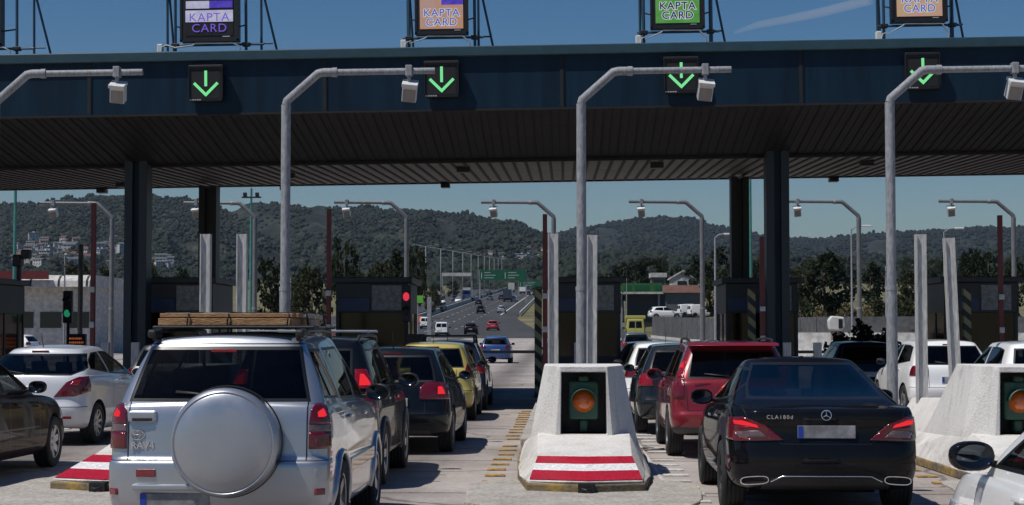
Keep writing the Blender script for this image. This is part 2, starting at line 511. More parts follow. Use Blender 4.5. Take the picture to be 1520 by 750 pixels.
    def finish(s, name, label, cat, loc, rz=0.0, group=None, scale=None):
        root = empty(name, loc, rz); tag(root, label, cat, group)
        s.root = root
        by = {}
        for f in s.bm.faces: by.setdefault(f[s.lay], []).append(f)
        for k, d in enumerate(s.defs):
            fs = by.get(k)
            if not fs: continue
            vm = {}; verts = []; faces = []; mi = []; sm = []
            for f in fs:
                idx = []
                for v in f.verts:
                    if v not in vm: vm[v] = len(verts); verts.append(tuple(v.co))
                    idx.append(vm[v])
                faces.append(idx); mi.append(f.material_index if k == 0 else 0)
            me = bpy.data.meshes.new(d['name']); me.from_pydata(verts, [], faces); me.update()
            for m in (s.body_mats if k == 0 else [d['mat']]): me.materials.append(M[m])
            for p, i in zip(me.polygons, mi): p.material_index = i; p.use_smooth = True
            me.set_sharp_from_angle(angle=R(40))
            o = link_mesh(d['name'], me, root)
            if d.get('label'): o['label'] = d['label']
            if k == 0: s.body = o
            if d.get('solid'):
                so = o.modifiers.new('thick', 'SOLIDIFY'); so.thickness = d['solid']; so.offset = 1.0
        s.bm.free()
        if s.wheels: s._wheels()
        return root

    def _wheels(s):
        w = s.wheels
        for (y, r, wx) in w['pos']:
            for sd in (1, -1):
                wheel(s.root, sd, wx, y, r, w.get('tw', 0.2), w.get('rim', 'rim'), w.get('spokes', 5), w.get('steer', 0) if y > 1.5 else 0)

    # --- attachments
    def put(s, name, mb, mat, bevel=0.0, smooth=None, label=None):
        o = mb.build(name, mat, s.root, bevel=bevel, smooth=smooth)
        if label: o['label'] = label
        return o
    def plate(s, x, z, w=0.52, h=0.115, mat='plate', tilt=0.0):
        p = s.rear(x, z)
        mb = MB(); mb.box(-w/2, w/2, -0.012, 0.004, -h/2, h/2)
        o = mb.build('number_plate', mat, s.root, bevel=0.004); o.location = (x, p.y-0.006, z); o.rotation_euler = (tilt, 0, 0)
        mb = MB(); mb.box(-w/2+0.004, -w/2+0.05, -0.0145, -0.011, -h/2+0.004, h/2-0.004)
        mb.build('country_band', 'eu_blue', o)
        return o
    def mirrors(s, y, z, paint=None, size=1.0, sides=(1, -1), arm_z=-0.05):
        for sd in sides:
            p = s.side(sd, y, z-0.06)
            bm = bmesh.new(); bmesh.ops.create_icosphere(bm, subdivisions=3, radius=1.0)
            for v in bm.verts:
                c = v.co; c.x *= 0.125*size; c.z *= 0.085*size; c.y = c.y*0.11*size
                c.x = math.copysign(abs(c.x/(0.125*size))**0.8, c.x)*0.125*size; c.z = math.copysign(abs(c.z/(0.085*size))**0.8, c.z)*0.085*size
                if c.y < -0.035: c.y = -0.035
            for f in bm.faces: f.smooth = True
            me = bpy.data.meshes.new('side_mirror'); bm.to_mesh(me); bm.free(); me.set_sharp_from_angle(angle=R(40))
            me.materials.append(M[paint or s.paint])
            o = link_mesh('side_mirror', me, s.root); o.scale = (.86, 1, .88); o.location = (p.x + sd*0.13*size, y-0.02, z); o.rotation_euler = (0, 0, -sd*0.12)
            g = MB(); g.lathe([(0.0, 0), (0.99, 0.0), (1.0, 0.05)], (0, 0, 0), 'y', 24)
            for v in g.bm.verts: v.co.x *= 0.108*size; v.co.z *= 0.068*size; v.co.y = -0.037 - 0.04*v.co.y
            g.build('mirror_glass', 'mirror', o)
            a = MB(); a.bar((-sd*0.19*size, 0.02, arm_z), (-sd*0.06*size, 0.02, arm_z*0.6), 0.06, 0.035)
            a.build('mirror_arm', 'plastic', o, bevel=0.008)
    def handles(s, spots, mat=None):
        for (y, z) in spots:
            for sd in (1, -1):
                p = s.side(sd, y, z)
                mb = MB(); mb.box(-0.012, 0.012, -0.09, 0.09, -0.014, 0.014)
                o = mb.build('door_handle', mat or s.paint, s.root, bevel=0.008); o.location = (p.x + sd*0.016, y, z)
    def seats(s, yf, yr, z=0.5, h=0.62, w=0.36, bench=True):
        mb = MB()
        def seat(x, y, ww):
            m = Matrix.Translation((x, y, z)) @ Matrix.Rotation(R(16), 4, 'X')
            mb.box(-ww/2, ww/2, -0.06, 0.06, 0.0, h, mat=m)
        def head(x, y):
            m = Matrix.Translation((x, y-0.02, z)) @ Matrix.Rotation(R(16), 4, 'X')
            mb.box(-0.115, 0.115, -0.045, 0.045, h+0.03, h+0.17, mat=m)
            mb.box(-0.07, -0.055, -0.01, 0.01, h-0.02, h+0.06, mat=m); mb.box(0.055, 0.07, -0.01, 0.01, h-0.02, h+0.06, mat=m)
        for x in (-w, w): seat(x, yf, 0.48); head(x, yf)
        seat(0, yr, 1.15)
        for x in (-w, w): head(x, yr)
        mb.box(-0.62, 0.62, yf+0.75, yf+1.05, z+0.1, z+0.42)
        mb.box(-0.6, 0.6, yr-0.35, yf+0.9, z-0.22, z-0.15)
        s.put('seats', mb, 'seat', bevel=0.03)
    def wiper(s, x0, z0, x1, z1):
        a, b = s.rear(x0, z0), s.rear(x1, z1)
        mb = MB(); mb.tube([a+Vector((0,-0.03,0)), b+Vector((0,-0.018,0))], 0.008, 6)
        mb.tube([lerp(a, b, .35)+Vector((0,-0.012,0)), b+Vector((0,-0.01,0.01))], 0.006, 6)
        s.put('rear_wiper', mb, 'plastic')
    def antenna(s, x, y, h=0.2):
        p = s.top(x, y); mb = MB(); mb.tube([p, p+Vector((0, -h*0.5, h))], [0.008, 0.003], 6)
        s.put('antenna', mb, 'plastic')
    def hi_brake(s, x, z, w, h, mat='tail_on', out=0.012):
        p = s.rear(x, z); mb = MB(); mb.box(x-w/2, x+w/2, p.y-out, p.y+0.02, z-h/2, z+h/2)
        s.put('high_brake_light', mb, mat, bevel=0.005)
    def arch_lips(s, mat, rr=0.02, over=0.045, name='wheel_arch_trim'):
        for (y, r, wx) in s.wheels['pos']:
            for sd in (1, -1):
                mb = MB(); pts = []
                for i in range(0, 17):
                    a = R(-8) + i*R(196)/16
                    yy, zz = y + (r+over)*math.cos(a), r + (r+over)*math.sin(a)
                    p = s.side(sd, yy, zz)
                    if abs(p.x) < wx-0.12: p.x = sd*(wx+0.02)
                    pts.append(Vector((p.x + sd*0.002, yy, zz)))
                for i in range(1, 16): pts[i].x = (pts[i-1].x + pts[i].x*2 + pts[i+1].x)/4
                mb.tube(pts, rr, 8)
                s.put(name, mb, mat, smooth=60)

WHEEL_CACHE = {}
def wheel(root, sd, wx, y, r, tw, rimmat, spokes, steer=0.0):
    key = (round(r, 3), round(tw, 3), rimmat, spokes, sd)
    if key not in WHEEL_CACHE:
        mb = MB(); h = tw/2
        prof = [(r*0.60, -h*0.75), (r*0.66, -h*0.97), (r*0.80, -h*1.04), (r*0.93, -h*1.0), (r*0.985, -h*0.84)]
        for k in (-0.55, -0.18, 0.18, 0.55):
            prof += [(r, h*k-0.012*1.2), (r-0.009, h*k-0.006), (r-0.009, h*k+0.006), (r, h*k+0.012*1.2)]
        prof += [(r*0.985, h*0.84), (r*0.93, h*1.0), (r*0.80, h*1.04), (r*0.66, h*0.97), (r*0.60, h*0.75)]
        mb.lathe(prof, (0, 0, 0), 'x', 40)
        o = mb.build('wheel', 'tyre'); me = o.data; bpy.data.objects.remove(o)
        me.set_sharp_from_angle(angle=R(50))
        rb = MB(); xo = sd*(h-0.012); xi = sd*(h-0.10)
        rb.lathe([(r*0.62, -sd*h*0.8), (r*0.60, xi), (r*0.615, xo), (r*0.665, xo+sd*0.006), (r*0.675, xo-sd*0.01)], (0, 0, 0), 'x', 40)
        rb.lathe([(0.0, xi-sd*0.02), (r*0.6, xi-sd*0.03)], (0, 0, 0), 'x', 32, 1)
        rb.lathe([(0.0, xo-sd*0.012), (r*0.13, xo-sd*0.014), (r*0.2, xo-sd*0.035)], (0, 0, 0), 'x', 20)
        for k in range(spokes):
            a = 2*math.pi*k/spokes + 0.3
            m = Matrix.Rotation(a, 4, 'X')
            w0, w1 = r*(0.16 if spokes < 8 else 0.09), r*(0.10 if spokes < 8 else 0.06)
            for t0, t1, d0, d1 in ((0.1, 0.36, 0.03, 0.02), (0.36, 0.64, 0.02, 0.006)):
                v = []
                wa, wb = lerp(w0, w1, t0), lerp(w0, w1, t1)
                for (tt, ww, dd) in ((t0, wa, d0), (t1, wb, d1)):
                    for (j, dx) in ((-1, -dd), (1, -dd), (1, -dd-0.05), (-1, -dd-0.05)):
                        v.append(m @ Vector((xo + sd*dx, j*ww, r*tt)))
                rb._add(v, [(0,1,2,3), (4,5,6,7), (0,1,5,4), (1,2,6,5), (2,3,7,6), (3,0,4,7)])
        o = rb.build('rim', [rimmat, 'liner'], bevel=0.0); me2 = o.data; bpy.data.objects.remove(o)
        me2.set_sharp_from_angle(angle=R(35))
        WHEEL_CACHE[key] = (me, me2)
    me, me2 = WHEEL_CACHE[key]
    o = link_mesh('wheel', me, root); o.location = (sd*wx, y, r); o.rotation_euler = (R(17)*(y % 3), 0, steer)
    link_mesh('rim', me2, o)
    return o

def repaint(root, mapping):
    """give a copied car other materials: {old material name: new key}"""
    def rec(o):
        for sl in getattr(o, 'material_slots', []):
            if sl.material and sl.material.name in mapping:
                new = M[mapping[sl.material.name]]
                sl.link = 'OBJECT'; sl.material = new
        for c in o.children: rec(c)
    rec(root)
# ------------------------------------------------------------------ paints
P = {'p_silver': ((0.43, 0.455, 0.49), 0.75, 0.34), 'p_white': ((0.84, 0.84, 0.83), 0.0, 0.3), 'p_black': ((0.006, 0.006, 0.0075), 0.0, 0.2),
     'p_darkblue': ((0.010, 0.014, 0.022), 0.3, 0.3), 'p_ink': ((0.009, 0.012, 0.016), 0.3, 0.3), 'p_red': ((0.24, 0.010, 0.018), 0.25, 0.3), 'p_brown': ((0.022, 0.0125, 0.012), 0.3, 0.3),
     'p_yellow': ((0.50, 0.40, 0.10), 0.1, 0.35), 'p_blue': ((0.03, 0.085, 0.26), 0.4, 0.3), 'p_grey': ((0.10, 0.105, 0.115), 0.6, 0.35), 'p_pearl': ((0.66, 0.67, 0.69), 0.12, 0.3),
     'p_charcoal': ((0.022, 0.025, 0.028), 0.4, 0.3), 'p_ambulance': ((0.36, 0.34, 0.075), 0.0, 0.4), 'p_scarlet': ((0.36, 0.02, 0.03), 0.1, 0.35), 'p_navy': ((0.02, 0.035, 0.075), 0.2, 0.35)}
for k, (c, me_, ro) in P.items():
    M[k] = paint(k.replace('p_', 'paint_'), c, me_, ro, dirt=0.03 if k in ('p_black', 'p_brown', 'p_ink', 'p_navy', 'p_darkblue') else (0.08 if k == 'p_white' else 0.16), coat=0.3 if k == 'p_brown' else (0.55 if k in ('p_black', 'p_ink') else 1.0))

def silver_suv(loc):
    c = Car(low=[(0, .80, .08, 4.12), (.08, .855, .015, 4.17), (.3, .868, .0, 4.2), (.47, .868, .0, 4.19), (.505, .864, .012, 4.18), (.53, .857, .055, 4.16), (.58, .862, .06, 4.15), (.8, .860, .072, 4.10), (.93, .848, .085, 4.02), (1, .825, .105, 3.95)],
            zb=[(0, .30), (.8, .24), (3.4, .24), (4.2, .26)], zt=[(0, 1.12), (1.5, 1.10), (3.0, 1.04), (3.7, .98), (4.2, .85)],
            gh=(.13, 3.05, .805, .37, 2.2, .60), roof=[(0, 1.58), (.5, 1.60), (1.6, 1.625), (2.6, 1.60)], rl=(.16, .3), rg=(.13, .15), bow=(.05, .14), gbow=(.05, .12),
            wheels=dict(pos=[(.78, .345, .755), (3.27, .345, .755)], tw=.225, spokes=5), paint='p_silver')
    c.rear_window([(-.69, 1.15), (.69, 1.15), (.585, 1.565), (-.585, 1.565)], mat='glass_dark')
    c.side_window([(.34, 1.17), (1.0, 1.15), (1.0, 1.545), (.52, 1.545)], mat='glass_dark')
    c.side_window([(1.08, 1.14), (1.95, 1.12), (1.95, 1.555), (1.08, 1.55)], mat='glass_dark')
    c.side_window([(2.03, 1.12), (2.92, 1.09), (2.33, 1.55), (2.03, 1.56)])
    c.windscreen([(-.68, 1.10), (.68, 1.10), (.56, 1.56), (-.56, 1.56)], 2.0)
    R_ = c.REAR
    c.carve('tail_light', 'tail', 'xz', [(.685, .80), (.95, .80), (.95, .925), (.685, .925)], yl=(-1, .24), solid=.014)
    c.carve('reverse_light', 'tail_clear', 'xz', [(.685, .925), (.95, .925), (.95, .985), (.685, .985)], yl=(-1, .24), solid=.012)
    c.carve('brake_light', 'tail', 'xz', [(.685, .985), (.95, .985), (.95, 1.135), (.725, 1.135), (.695, 1.09)], yl=(-1, .24), solid=.014)
    c.carve('brake_bulb', 'bulb_on', 'xz', [(.745, 1.035), (.785, 1.035), (.81, 1.06), (.805, 1.085), (.77, 1.095), (.74, 1.07)], yl=(-1, .2), solid=.016)
    c.carve('rear_bumper', 'p_silver', 'xz', [(-1.2, .2), (1.2, .2), (1.2, .712), (-1.2, .712)], mirror=False, yl=(-1, .40))
    c.gap('xz', (-1, .712), (1, .712), .012, mirror=False, filt=lambda p, n: p.y < .3)
    c.gap('xz', (.672, .72), (.672, 1.155), .011, filt=R_)
    c.gap('xz', (.69, .25), (.69, .712), .012, filt=R_)
    c.gap('xz', (-1, .445), (1, .445), .008, mirror=False, filt=R_)
    c.carve('roof_panel', 'p_ink', 'xy', [(-.50, .43), (.50, .43), (.48, 2.05), (-.48, 2.05)], mirror=False, filt=lambda p, n: n.z > .45 and p.z > 1.5, label='dark roof panel')  # middle of the roof top coloured dark
    for a, b in (((1.04, .42), (1.04, 1.56)), ((1.99, .33), (1.99, 1.58)), ((3.0, .45), (2.98, 1.08)), ((1.04, .36), (2.95, .34))):
        c.gap('yz', a, b, .010)
    c.gap('xz', (-.7, 1.585), (.7, 1.585), .010, mirror=False, filt=lambda p, n: p.y < .8 and n.y < -.1)
    root = c.finish('parked_car', 'silver off-road car with round spare wheel cover on its tailgate and wood on its roof', 'car', loc, 0.0)
    # spare wheel cover
    y0 = c.rear(.09, .86).y
    mb = MB(); mb.lathe([(.36, .02), (.40, -.02), (.405, -.16), (.396, -.192), (.374, -.212), (.364, -.205), (.352, -.214), (.28, -.234), (.18, -.246), (.0, -.25)], (0, 0, 0), 'y', 64)
    o = mb.build('spare_wheel_cover', 'p_silver', root, smooth=50); o.location = (.09, y0-.01, .86)
    mb = MB(); mb.lathe([(.412, -.015), (.418, -.03), (.418, -.055), (.412, -.07)], (0, 0, 0), 'y', 64); mb.build('cover_rim', 'plastic', o, smooth=50)
    mb = MB(); mb.box(-.11, .11, -.024, .02, -.045, .045); h = mb.build('tailgate_handle', 'p_silver', root, bevel=.022, seg=3); h.location = (-.565, c.rear(-.565, 1.04).y-.004, 1.04)
    mb = MB(); mb.box(-.075, .075, -.036, -.028, -.032, -.008); mb.build('handle_recess', 'plastic', h, bevel=.006)
    # emblem ring and lettering
    y1 = c.rear(-.57, .90).y
    mb = MB(); mb.tube([(.052*math.cos(a*math.pi/12), -.006, .036*math.sin(a*math.pi/12)) for a in range(25)], .0055, 6)
    mb.tube([(.022*math.cos(a*math.pi/12), -.007, .034*math.sin(a*math.pi/12)) for a in range(25)], .004, 6)
    mb.tube([(.04*math.cos(a*math.pi/12), -.007, .012+.012*math.sin(a*math.pi/12)) for a in range(25)], .004, 6)
    e = mb.build('emblem', 'chrome', root, smooth=60); e.location = (-.60, y1, .905)
    t = text_obj('badge', 'RAV4', .075, 'chrome', root, .006, .001); t.location = (-.56, c.rear(-.57, .83).y-.008, .825); t.rotation_euler = (R(90), 0, 0)
    for x, z, w_, h_ in ((-.52, .625, .15, .06), (-.775, .485, .09, .05), (.775, .485, .09, .05)):
        p = c.rear(x, z); mb = MB(); mb.box(-w_/2, w_/2, -.012, .02, -h_/2, h_/2)
        o = mb.build('bumper_reflector', 'reflector', root, bevel=.008); o.location = (x, p.y, z); o.rotation_euler = (0, 0, math.atan2(c.rear(x+.05, z).y-c.rear(x-.05, z).y, .1))
    mb = MB(); mb.box(-.62, .02, c.rear(-.3, .53).y-.03, c.rear(-.3, .53).y+.02, .5, .545); c.put('plate_step', mb, 'p_silver', bevel=.012)
    c.plate(-.30, .42, mat='plate_grey')
    mb = MB(); mb.lathe([(.036, -.03), (.04, .02), (.04, .4)], (0, 0, 0), 'y', 20); o = mb.build('exhaust_pipe', 'chrome', root, smooth=50); o.location = (.56, .06, .28)
    for x, z in ((0.0, 1.552),):
        c.hi_brake(x, z-.02, .2, .022)
    p = c.rear(0.3, 1.50); c.wiper(.12, 1.19, -.33, 1.22)
    # roof rails and bars
    for sd in (1, -1):
        mb = MB(); zt = 1.685
        pts = [(sd*.555, .42, 1.62), (sd*.565, .56, zt), (sd*.565, 1.5, zt+.012), (sd*.55, 2.25, zt-.005), (sd*.54, 2.4, 1.61)]
        mb.tube(pts, .019, 10); c.put('roof_rail', mb, 'plastic', smooth=60)
    for y in (.72, 1.95):
        mb = MB(); mb.box(-.64, .64, y-.025, y+.025, 1.70, 1.725); c.put('roof_bar', mb, 'plastic', bevel=.01)
    for sd in (1, -1):
        mb = MB(); mb.box(sd*.57-.035, sd*.57+.035, .38, .62, 1.63, 1.695); c.put('rail_foot', mb, 'plastic', bevel=.02)
    c.mirrors(2.78, 1.14, 'plastic', 1.0)
    c.handles([(1.25, 1.0), (2.2, .98)])
    c.arch_lips('p_silver', .026, .05)
    for sd in (1, -1):
        mb = MB(); mb.box(sd*.868-.014, sd*.868+.014, 1.15, 2.85, .55, .66); c.put('side_moulding', mb, 'p_silver', bevel=.01)
    c.seats(2.05, .95, .62, .62)
    return root

def dark_suv(loc):
    c = Car(low=[(0, .78, .08, 4.02), (.08, .84, .015, 4.07), (.3, .855, .0, 4.1), (.44, .855, .0, 4.09), (.49, .85, .05, 4.07), (.8, .85, .065, 4.0), (.93, .84, .08, 3.9), (1, .815, .10, 3.82)],
            zb=[(0, .32), (.8, .25), (3.3, .25), (4.1, .27)], zt=[(0, 1.03), (1.5, 1.02), (2.9, 1.0), (3.6, .95), (4.1, .82)],
            gh=(.13, 3.0, .79, .34, 2.15, .615), roof=[(0, 1.53), (.5, 1.56), (1.6, 1.58), (2.6, 1.55)], rl=(.16, .3), rg=(.13, .15), bow=(.05, .14), gbow=(.05, .12),
            wheels=dict(pos=[(.75, .34, .75), (3.2, .34, .75)], tw=.22, spokes=6), paint='p_ink')
    c.rear_window([(-.55, 1.06), (.55, 1.06), (.53, 1.50), (-.53, 1.50)])
    c.side_window([(.40, 1.08), (.98, 1.06), (.98, 1.49), (.52, 1.49)], mat='glass_dark')
    c.side_window([(1.05, 1.06), (1.9, 1.05), (1.9, 1.51), (1.05, 1.50)])
    c.side_window([(1.98, 1.05), (2.85, 1.03), (2.28, 1.5), (1.98, 1.51)])
    c.windscreen([(-.66, 1.05), (.66, 1.05), (.55, 1.5), (-.55, 1.5)], 2.0)
    c.carve('brake_light', 'tail_on', 'xz', [(.585, 1.07), (.95, 1.07), (.95, 1.27), (.565, 1.27)], yl=(-1, .30), solid=.02)
    c.carve('brake_bulb', 'bulb_on', 'xz', [(.62, 1.10), (.72, 1.10), (.72, 1.22), (.62, 1.22)], yl=(-1, .25), solid=.024)
    c.carve('tail_light', 'tail', 'xz', [(.69, .84), (.95, .84), (.95, 1.05), (.69, 1.05)], yl=(-1, .22), solid=.014)
    c.carve('rear_bumper', 'gplastic', 'xz', [(-1.2, .2), (1.2, .2), (1.2, .64), (-1.2, .64)], mirror=False, yl=(-1, .36))
    for a, b in (((1.01, .42), (1.01, 1.5)), ((1.94, .33), (1.94, 1.52)), ((2.9, .45), (2.9, 1.0)), ((1.01, .36), (2.9, .34))):
        c.gap('yz', a, b, .010)
    root = c.finish('queued_car', 'black tall estate car with silver roof bars just ahead of the silver off-road car', 'car', loc)
    for sd in (1, -1):
        mb = MB(); mb.tube([(sd*.57, .42, 1.57), (sd*.58, .56, 1.63), (sd*.58, 1.5, 1.645), (sd*.57, 2.25, 1.625), (sd*.56, 2.4, 1.56)], .02, 10); c.put('roof_rail', mb, 'plastic', smooth=60)
    for y in (.75, 1.65):
        mb = MB(); mb.box(-.66, .66, y-.03, y+.03, 1.668, 1.70); c.put('roof_bar', mb, 'rim', bevel=.008)
    c.plate(0, .8)
    c.mirrors(2.72, 1.10, 'plastic', 1.15); c.handles([(1.2, .94), (2.15, .93)], 'chrome'); c.arch_lips('gplastic', .03, .05)
    c.seats(2.0, .9, .55, .6)
    return root

def hatch(name, label, loc, paint='p_black', L=4.2, hw=.88, H=1.48, rz=0.0, subdiv=2, zs=1.0, tail=None, group=None, spokes=5, r=.315, detail=True, roofdrop=.05, rg=(.16, .14), seats=True,
          rw=None, lit=True, rake=.36, glassm='glass_dark', rimm='rim', cat='car', brakes=None, fw=None, hood=0.0):
    k = H/1.48; s = L/4.2
    zb_, zt_ = .20, .94*k
    c = Car(low=[(0, hw*.90, .09, L-.10), (.07, hw*.965, .03, L-.04), (.28, hw*.995, 0, L), (.44, hw, 0, L-.01), (.50, hw*.995, .045, L-.03), (.75, hw*.985, .06, L-.08), (.92, hw*.962, .085, L-.16), (1, hw*.93, .115, L-.24)],
            zb=[(0, .27), (.8, zb_), (L-.8, zb_-.02), (L, .21)], zt=[(0, zt_+.03), (1.3*s, zt_), (L-1.35*s, .91*k+hood*.3), (L-.6, .82*k+hood), (L, .68*k+hood*1.3)],
            gh=(.15, L-1.02*s, hw*.905, .15+rake, L-1.98*s, hw*.665), roof=[(.2, (1.425-roofdrop)*k), (1.0*s, 1.415*k), (1.8*s, 1.425*k), (L-1.9*s, 1.40*k)],
            rl=(.24, .36), rg=rg, bow=(.06, .16), gbow=(.05, .12), wheels=dict(pos=[(.80*s, r, hw-.115), (L-.83*s, r, hw-.115)], tw=.2, spokes=spokes, rim=rimm), paint=paint, subdiv=subdiv)
    wt = hw*.60
    zt0, zt1 = .985*k, 1.385*k
    c.rear_window(rw or [(-hw*.74, zt0+.01), (hw*.74, zt0+.01), (hw*.70, 1.15*k), (hw*.62, zt1-.03), (-hw*.62, zt1-.03), (-hw*.70, 1.15*k)])
    c.side_window([(.62*s, 1.06*k), (1.72*s, .985*k), (1.72*s, 1.375*k), (1.2*s, 1.37*k), (.85*s, 1.33*k)], mat=glassm)
    c.side_window(fw or [(1.79*s, .985*k), (2.98*s, .97*k), (2.62*s, 1.18*k), (2.25*s, 1.36*k), (1.79*s, 1.38*k)])
    c.windscreen([(-hw*.76, .97*k), (hw*.76, .97*k), (hw*.62, 1.38*k), (-hw*.62, 1.38*k)], 1.9*s)
    tail = tail or [(hw*.60, .79*k), (hw*1.1, .79*k), (hw*1.1, .975*k), (hw*.66, .975*k), (hw*.58, .90*k)]
    c.carve('tail_light', 'tail_on' if lit else 'tail', 'xz', tail, yl=(-1, .30), solid=.012)
    if brakes:
        c.carve('brake_light', 'bulb_on', 'xz', brakes, yl=(-1, .2), solid=.014)
    c.carve('headlight', 'headlamp', 'xz', [(hw*.5, .60*k), (hw*1.1, .62*k), (hw*1.1, .76*k), (hw*.5, .70*k)], yl=(L-.75, L+1), solid=.01, filt=lambda p, n: p.y > L-1.0)
    if detail:
        c.gap('xz', (-1, .575*k), (1, .575*k), .010, mirror=False, filt=lambda p, n: p.y < .3)
        c.gap('xz', (hw*.575, .58*k), (hw*.575, .96*k), .010, filt=c.REAR)
        for a, b in (((1.755*s, .30), (1.755*s, 1.38*k)), ((2.95*s, .42), (2.99*s, .95*k)), ((.98*s, .62*k), (.80*s, 1.0*k)), ((1.15*s, .33), (2.9*s, .31))):
            c.gap('yz', a, b, .010)
        c.carve('bumper_insert', 'plastic', 'xz', [(-hw*.72, .20), (hw*.72, .20), (hw*.66, .34), (-hw*.66, .34)], mirror=False, filt=c.REAR)
    root = c.finish(name, label, cat, loc, rz, group)
    c.plate(0, .72*k if detail else .7*k)
    c.mirrors(L-1.36*s, 1.03*k, 'plastic', .9)
    if detail:
        c.handles([(1.35*s, .90*k), (2.05*s, .88*k)]); c.antenna(0, .62, .22); c.hi_brake(0, 1.375*k, .26, .028, 'tail_on' if lit else 'tail')
        c.wiper(.05, 1.01*k, -.36, 1.05*k)
    if seats: c.seats(1.85*s, .85*s, .48*k, .60*k)
    return root, c

def corsa(loc):
    hw, L = .87, 4.0
    c = Car(low=[(0, .80, .10, 3.9), (.08, .85, .03, 3.96), (.28, .868, 0, 4.0), (.42, .87, .0, 3.99), (.50, .868, .05, 3.97), (.72, .872, .055, 3.92), (.9, .865, .07, 3.84), (1, .83, .105, 3.75)],
            zb=[(0, .28), (.8, .2), (3.2, .18), (4.0, .2)], zt=[(0, 1.02), (.8, 1.03), (1.8, .99), (2.8, .93), (3.4, .84), (4.0, .68)],
            gh=(.14, 3.1, .80, .62, 2.05, .55), roof=[(.2, 1.33), (.7, 1.385), (1.5, 1.43), (2.3, 1.40)], rl=(.30, .4), rg=(.26, .2), bow=(.10, .2), gbow=(.10, .15), taper=(.05, .08),
            wheels=dict(pos=[(.78, .31, .755), (3.26, .31, .755)], tw=.2, spokes=10), paint='p_pearl')
    c.rear_window([(-.62, 1.035), (.62, 1.035), (.73, 1.10), (.735, 1.19), (.62, 1.355), (-.62, 1.355), (-.735, 1.19), (-.73, 1.10)])
    c.side_window([(.70, 1.12), (1.45, 1.05), (1.45, 1.38), (1.15, 1.365), (.82, 1.25)], mat='glass_dark')
    c.side_window([(1.50, 1.045), (2.85, .99), (2.5, 1.19), (2.15, 1.345), (1.85, 1.385), (1.50, 1.385)])
    c.windscreen([(-.66, .98), (.66, .98), (.54, 1.38), (-.54, 1.38)], 2.0)
    c.carve('tail_light', 'tail', 'xz', [(.40, .72), (.70, .73), (.95, .84), (.95, 1.03), (.72, 1.01), (.58, .94)], yl=(-1, .42), solid=.014)
    c.carve('brake_light', 'tail_on', 'xz', [(.62, .89), (.73, .89), (.76, .965), (.66, .955)], yl=(-1, .34), solid=.016)
    c.gap('xz', (-1, .575), (1, .575), .010, mirror=False, filt=lambda p, n: p.y < .35)
    c.gap('yz', (1.475, .33), (1.475, 1.38), .010); c.gap('yz', (2.72, .42), (2.78, .98), .010); c.gap('yz', (1.47, .30), (2.7, .28), .010)
    root = c.finish('queued_car', 'silver white three-door hatchback with black wraparound rear window, beside the brown car', 'car', loc, R(-3))
    mb = MB(); mb.box(-.13, .13, -.03, .03, -.012, .012); o = mb.build('high_brake_light', 'tail', root, bevel=.006); p = c.rear(0, 1.395); o.location = (0, p.y, 1.392)
    mb = MB(); mb.box(-.10, .10, -.02, .02, -.022, .022); o = mb.build('tailgate_handle', 'chrome', root, bevel=.01); o.location = (0, c.rear(0, .86).y, .86)
    for sd in (1, -1):
        p = c.rear(sd*.6, .42); mb = MB(); mb.box(-.07, .07, -.012, .02, -.02, .02); o = mb.build('bumper_reflector', 'reflector', root, bevel=.006); o.location = p; o.rotation_euler = (0, 0, sd*.3)
    c.plate(0, .49); c.mirrors(2.62, 1.04, 'p_pearl', .95); c.handles([(1.7, .93)]); c.antenna(.0, .75, .22); c.wiper(0, 1.06, -.36, 1.10)
    c.seats(1.8, .85, .48, .6)
    return root

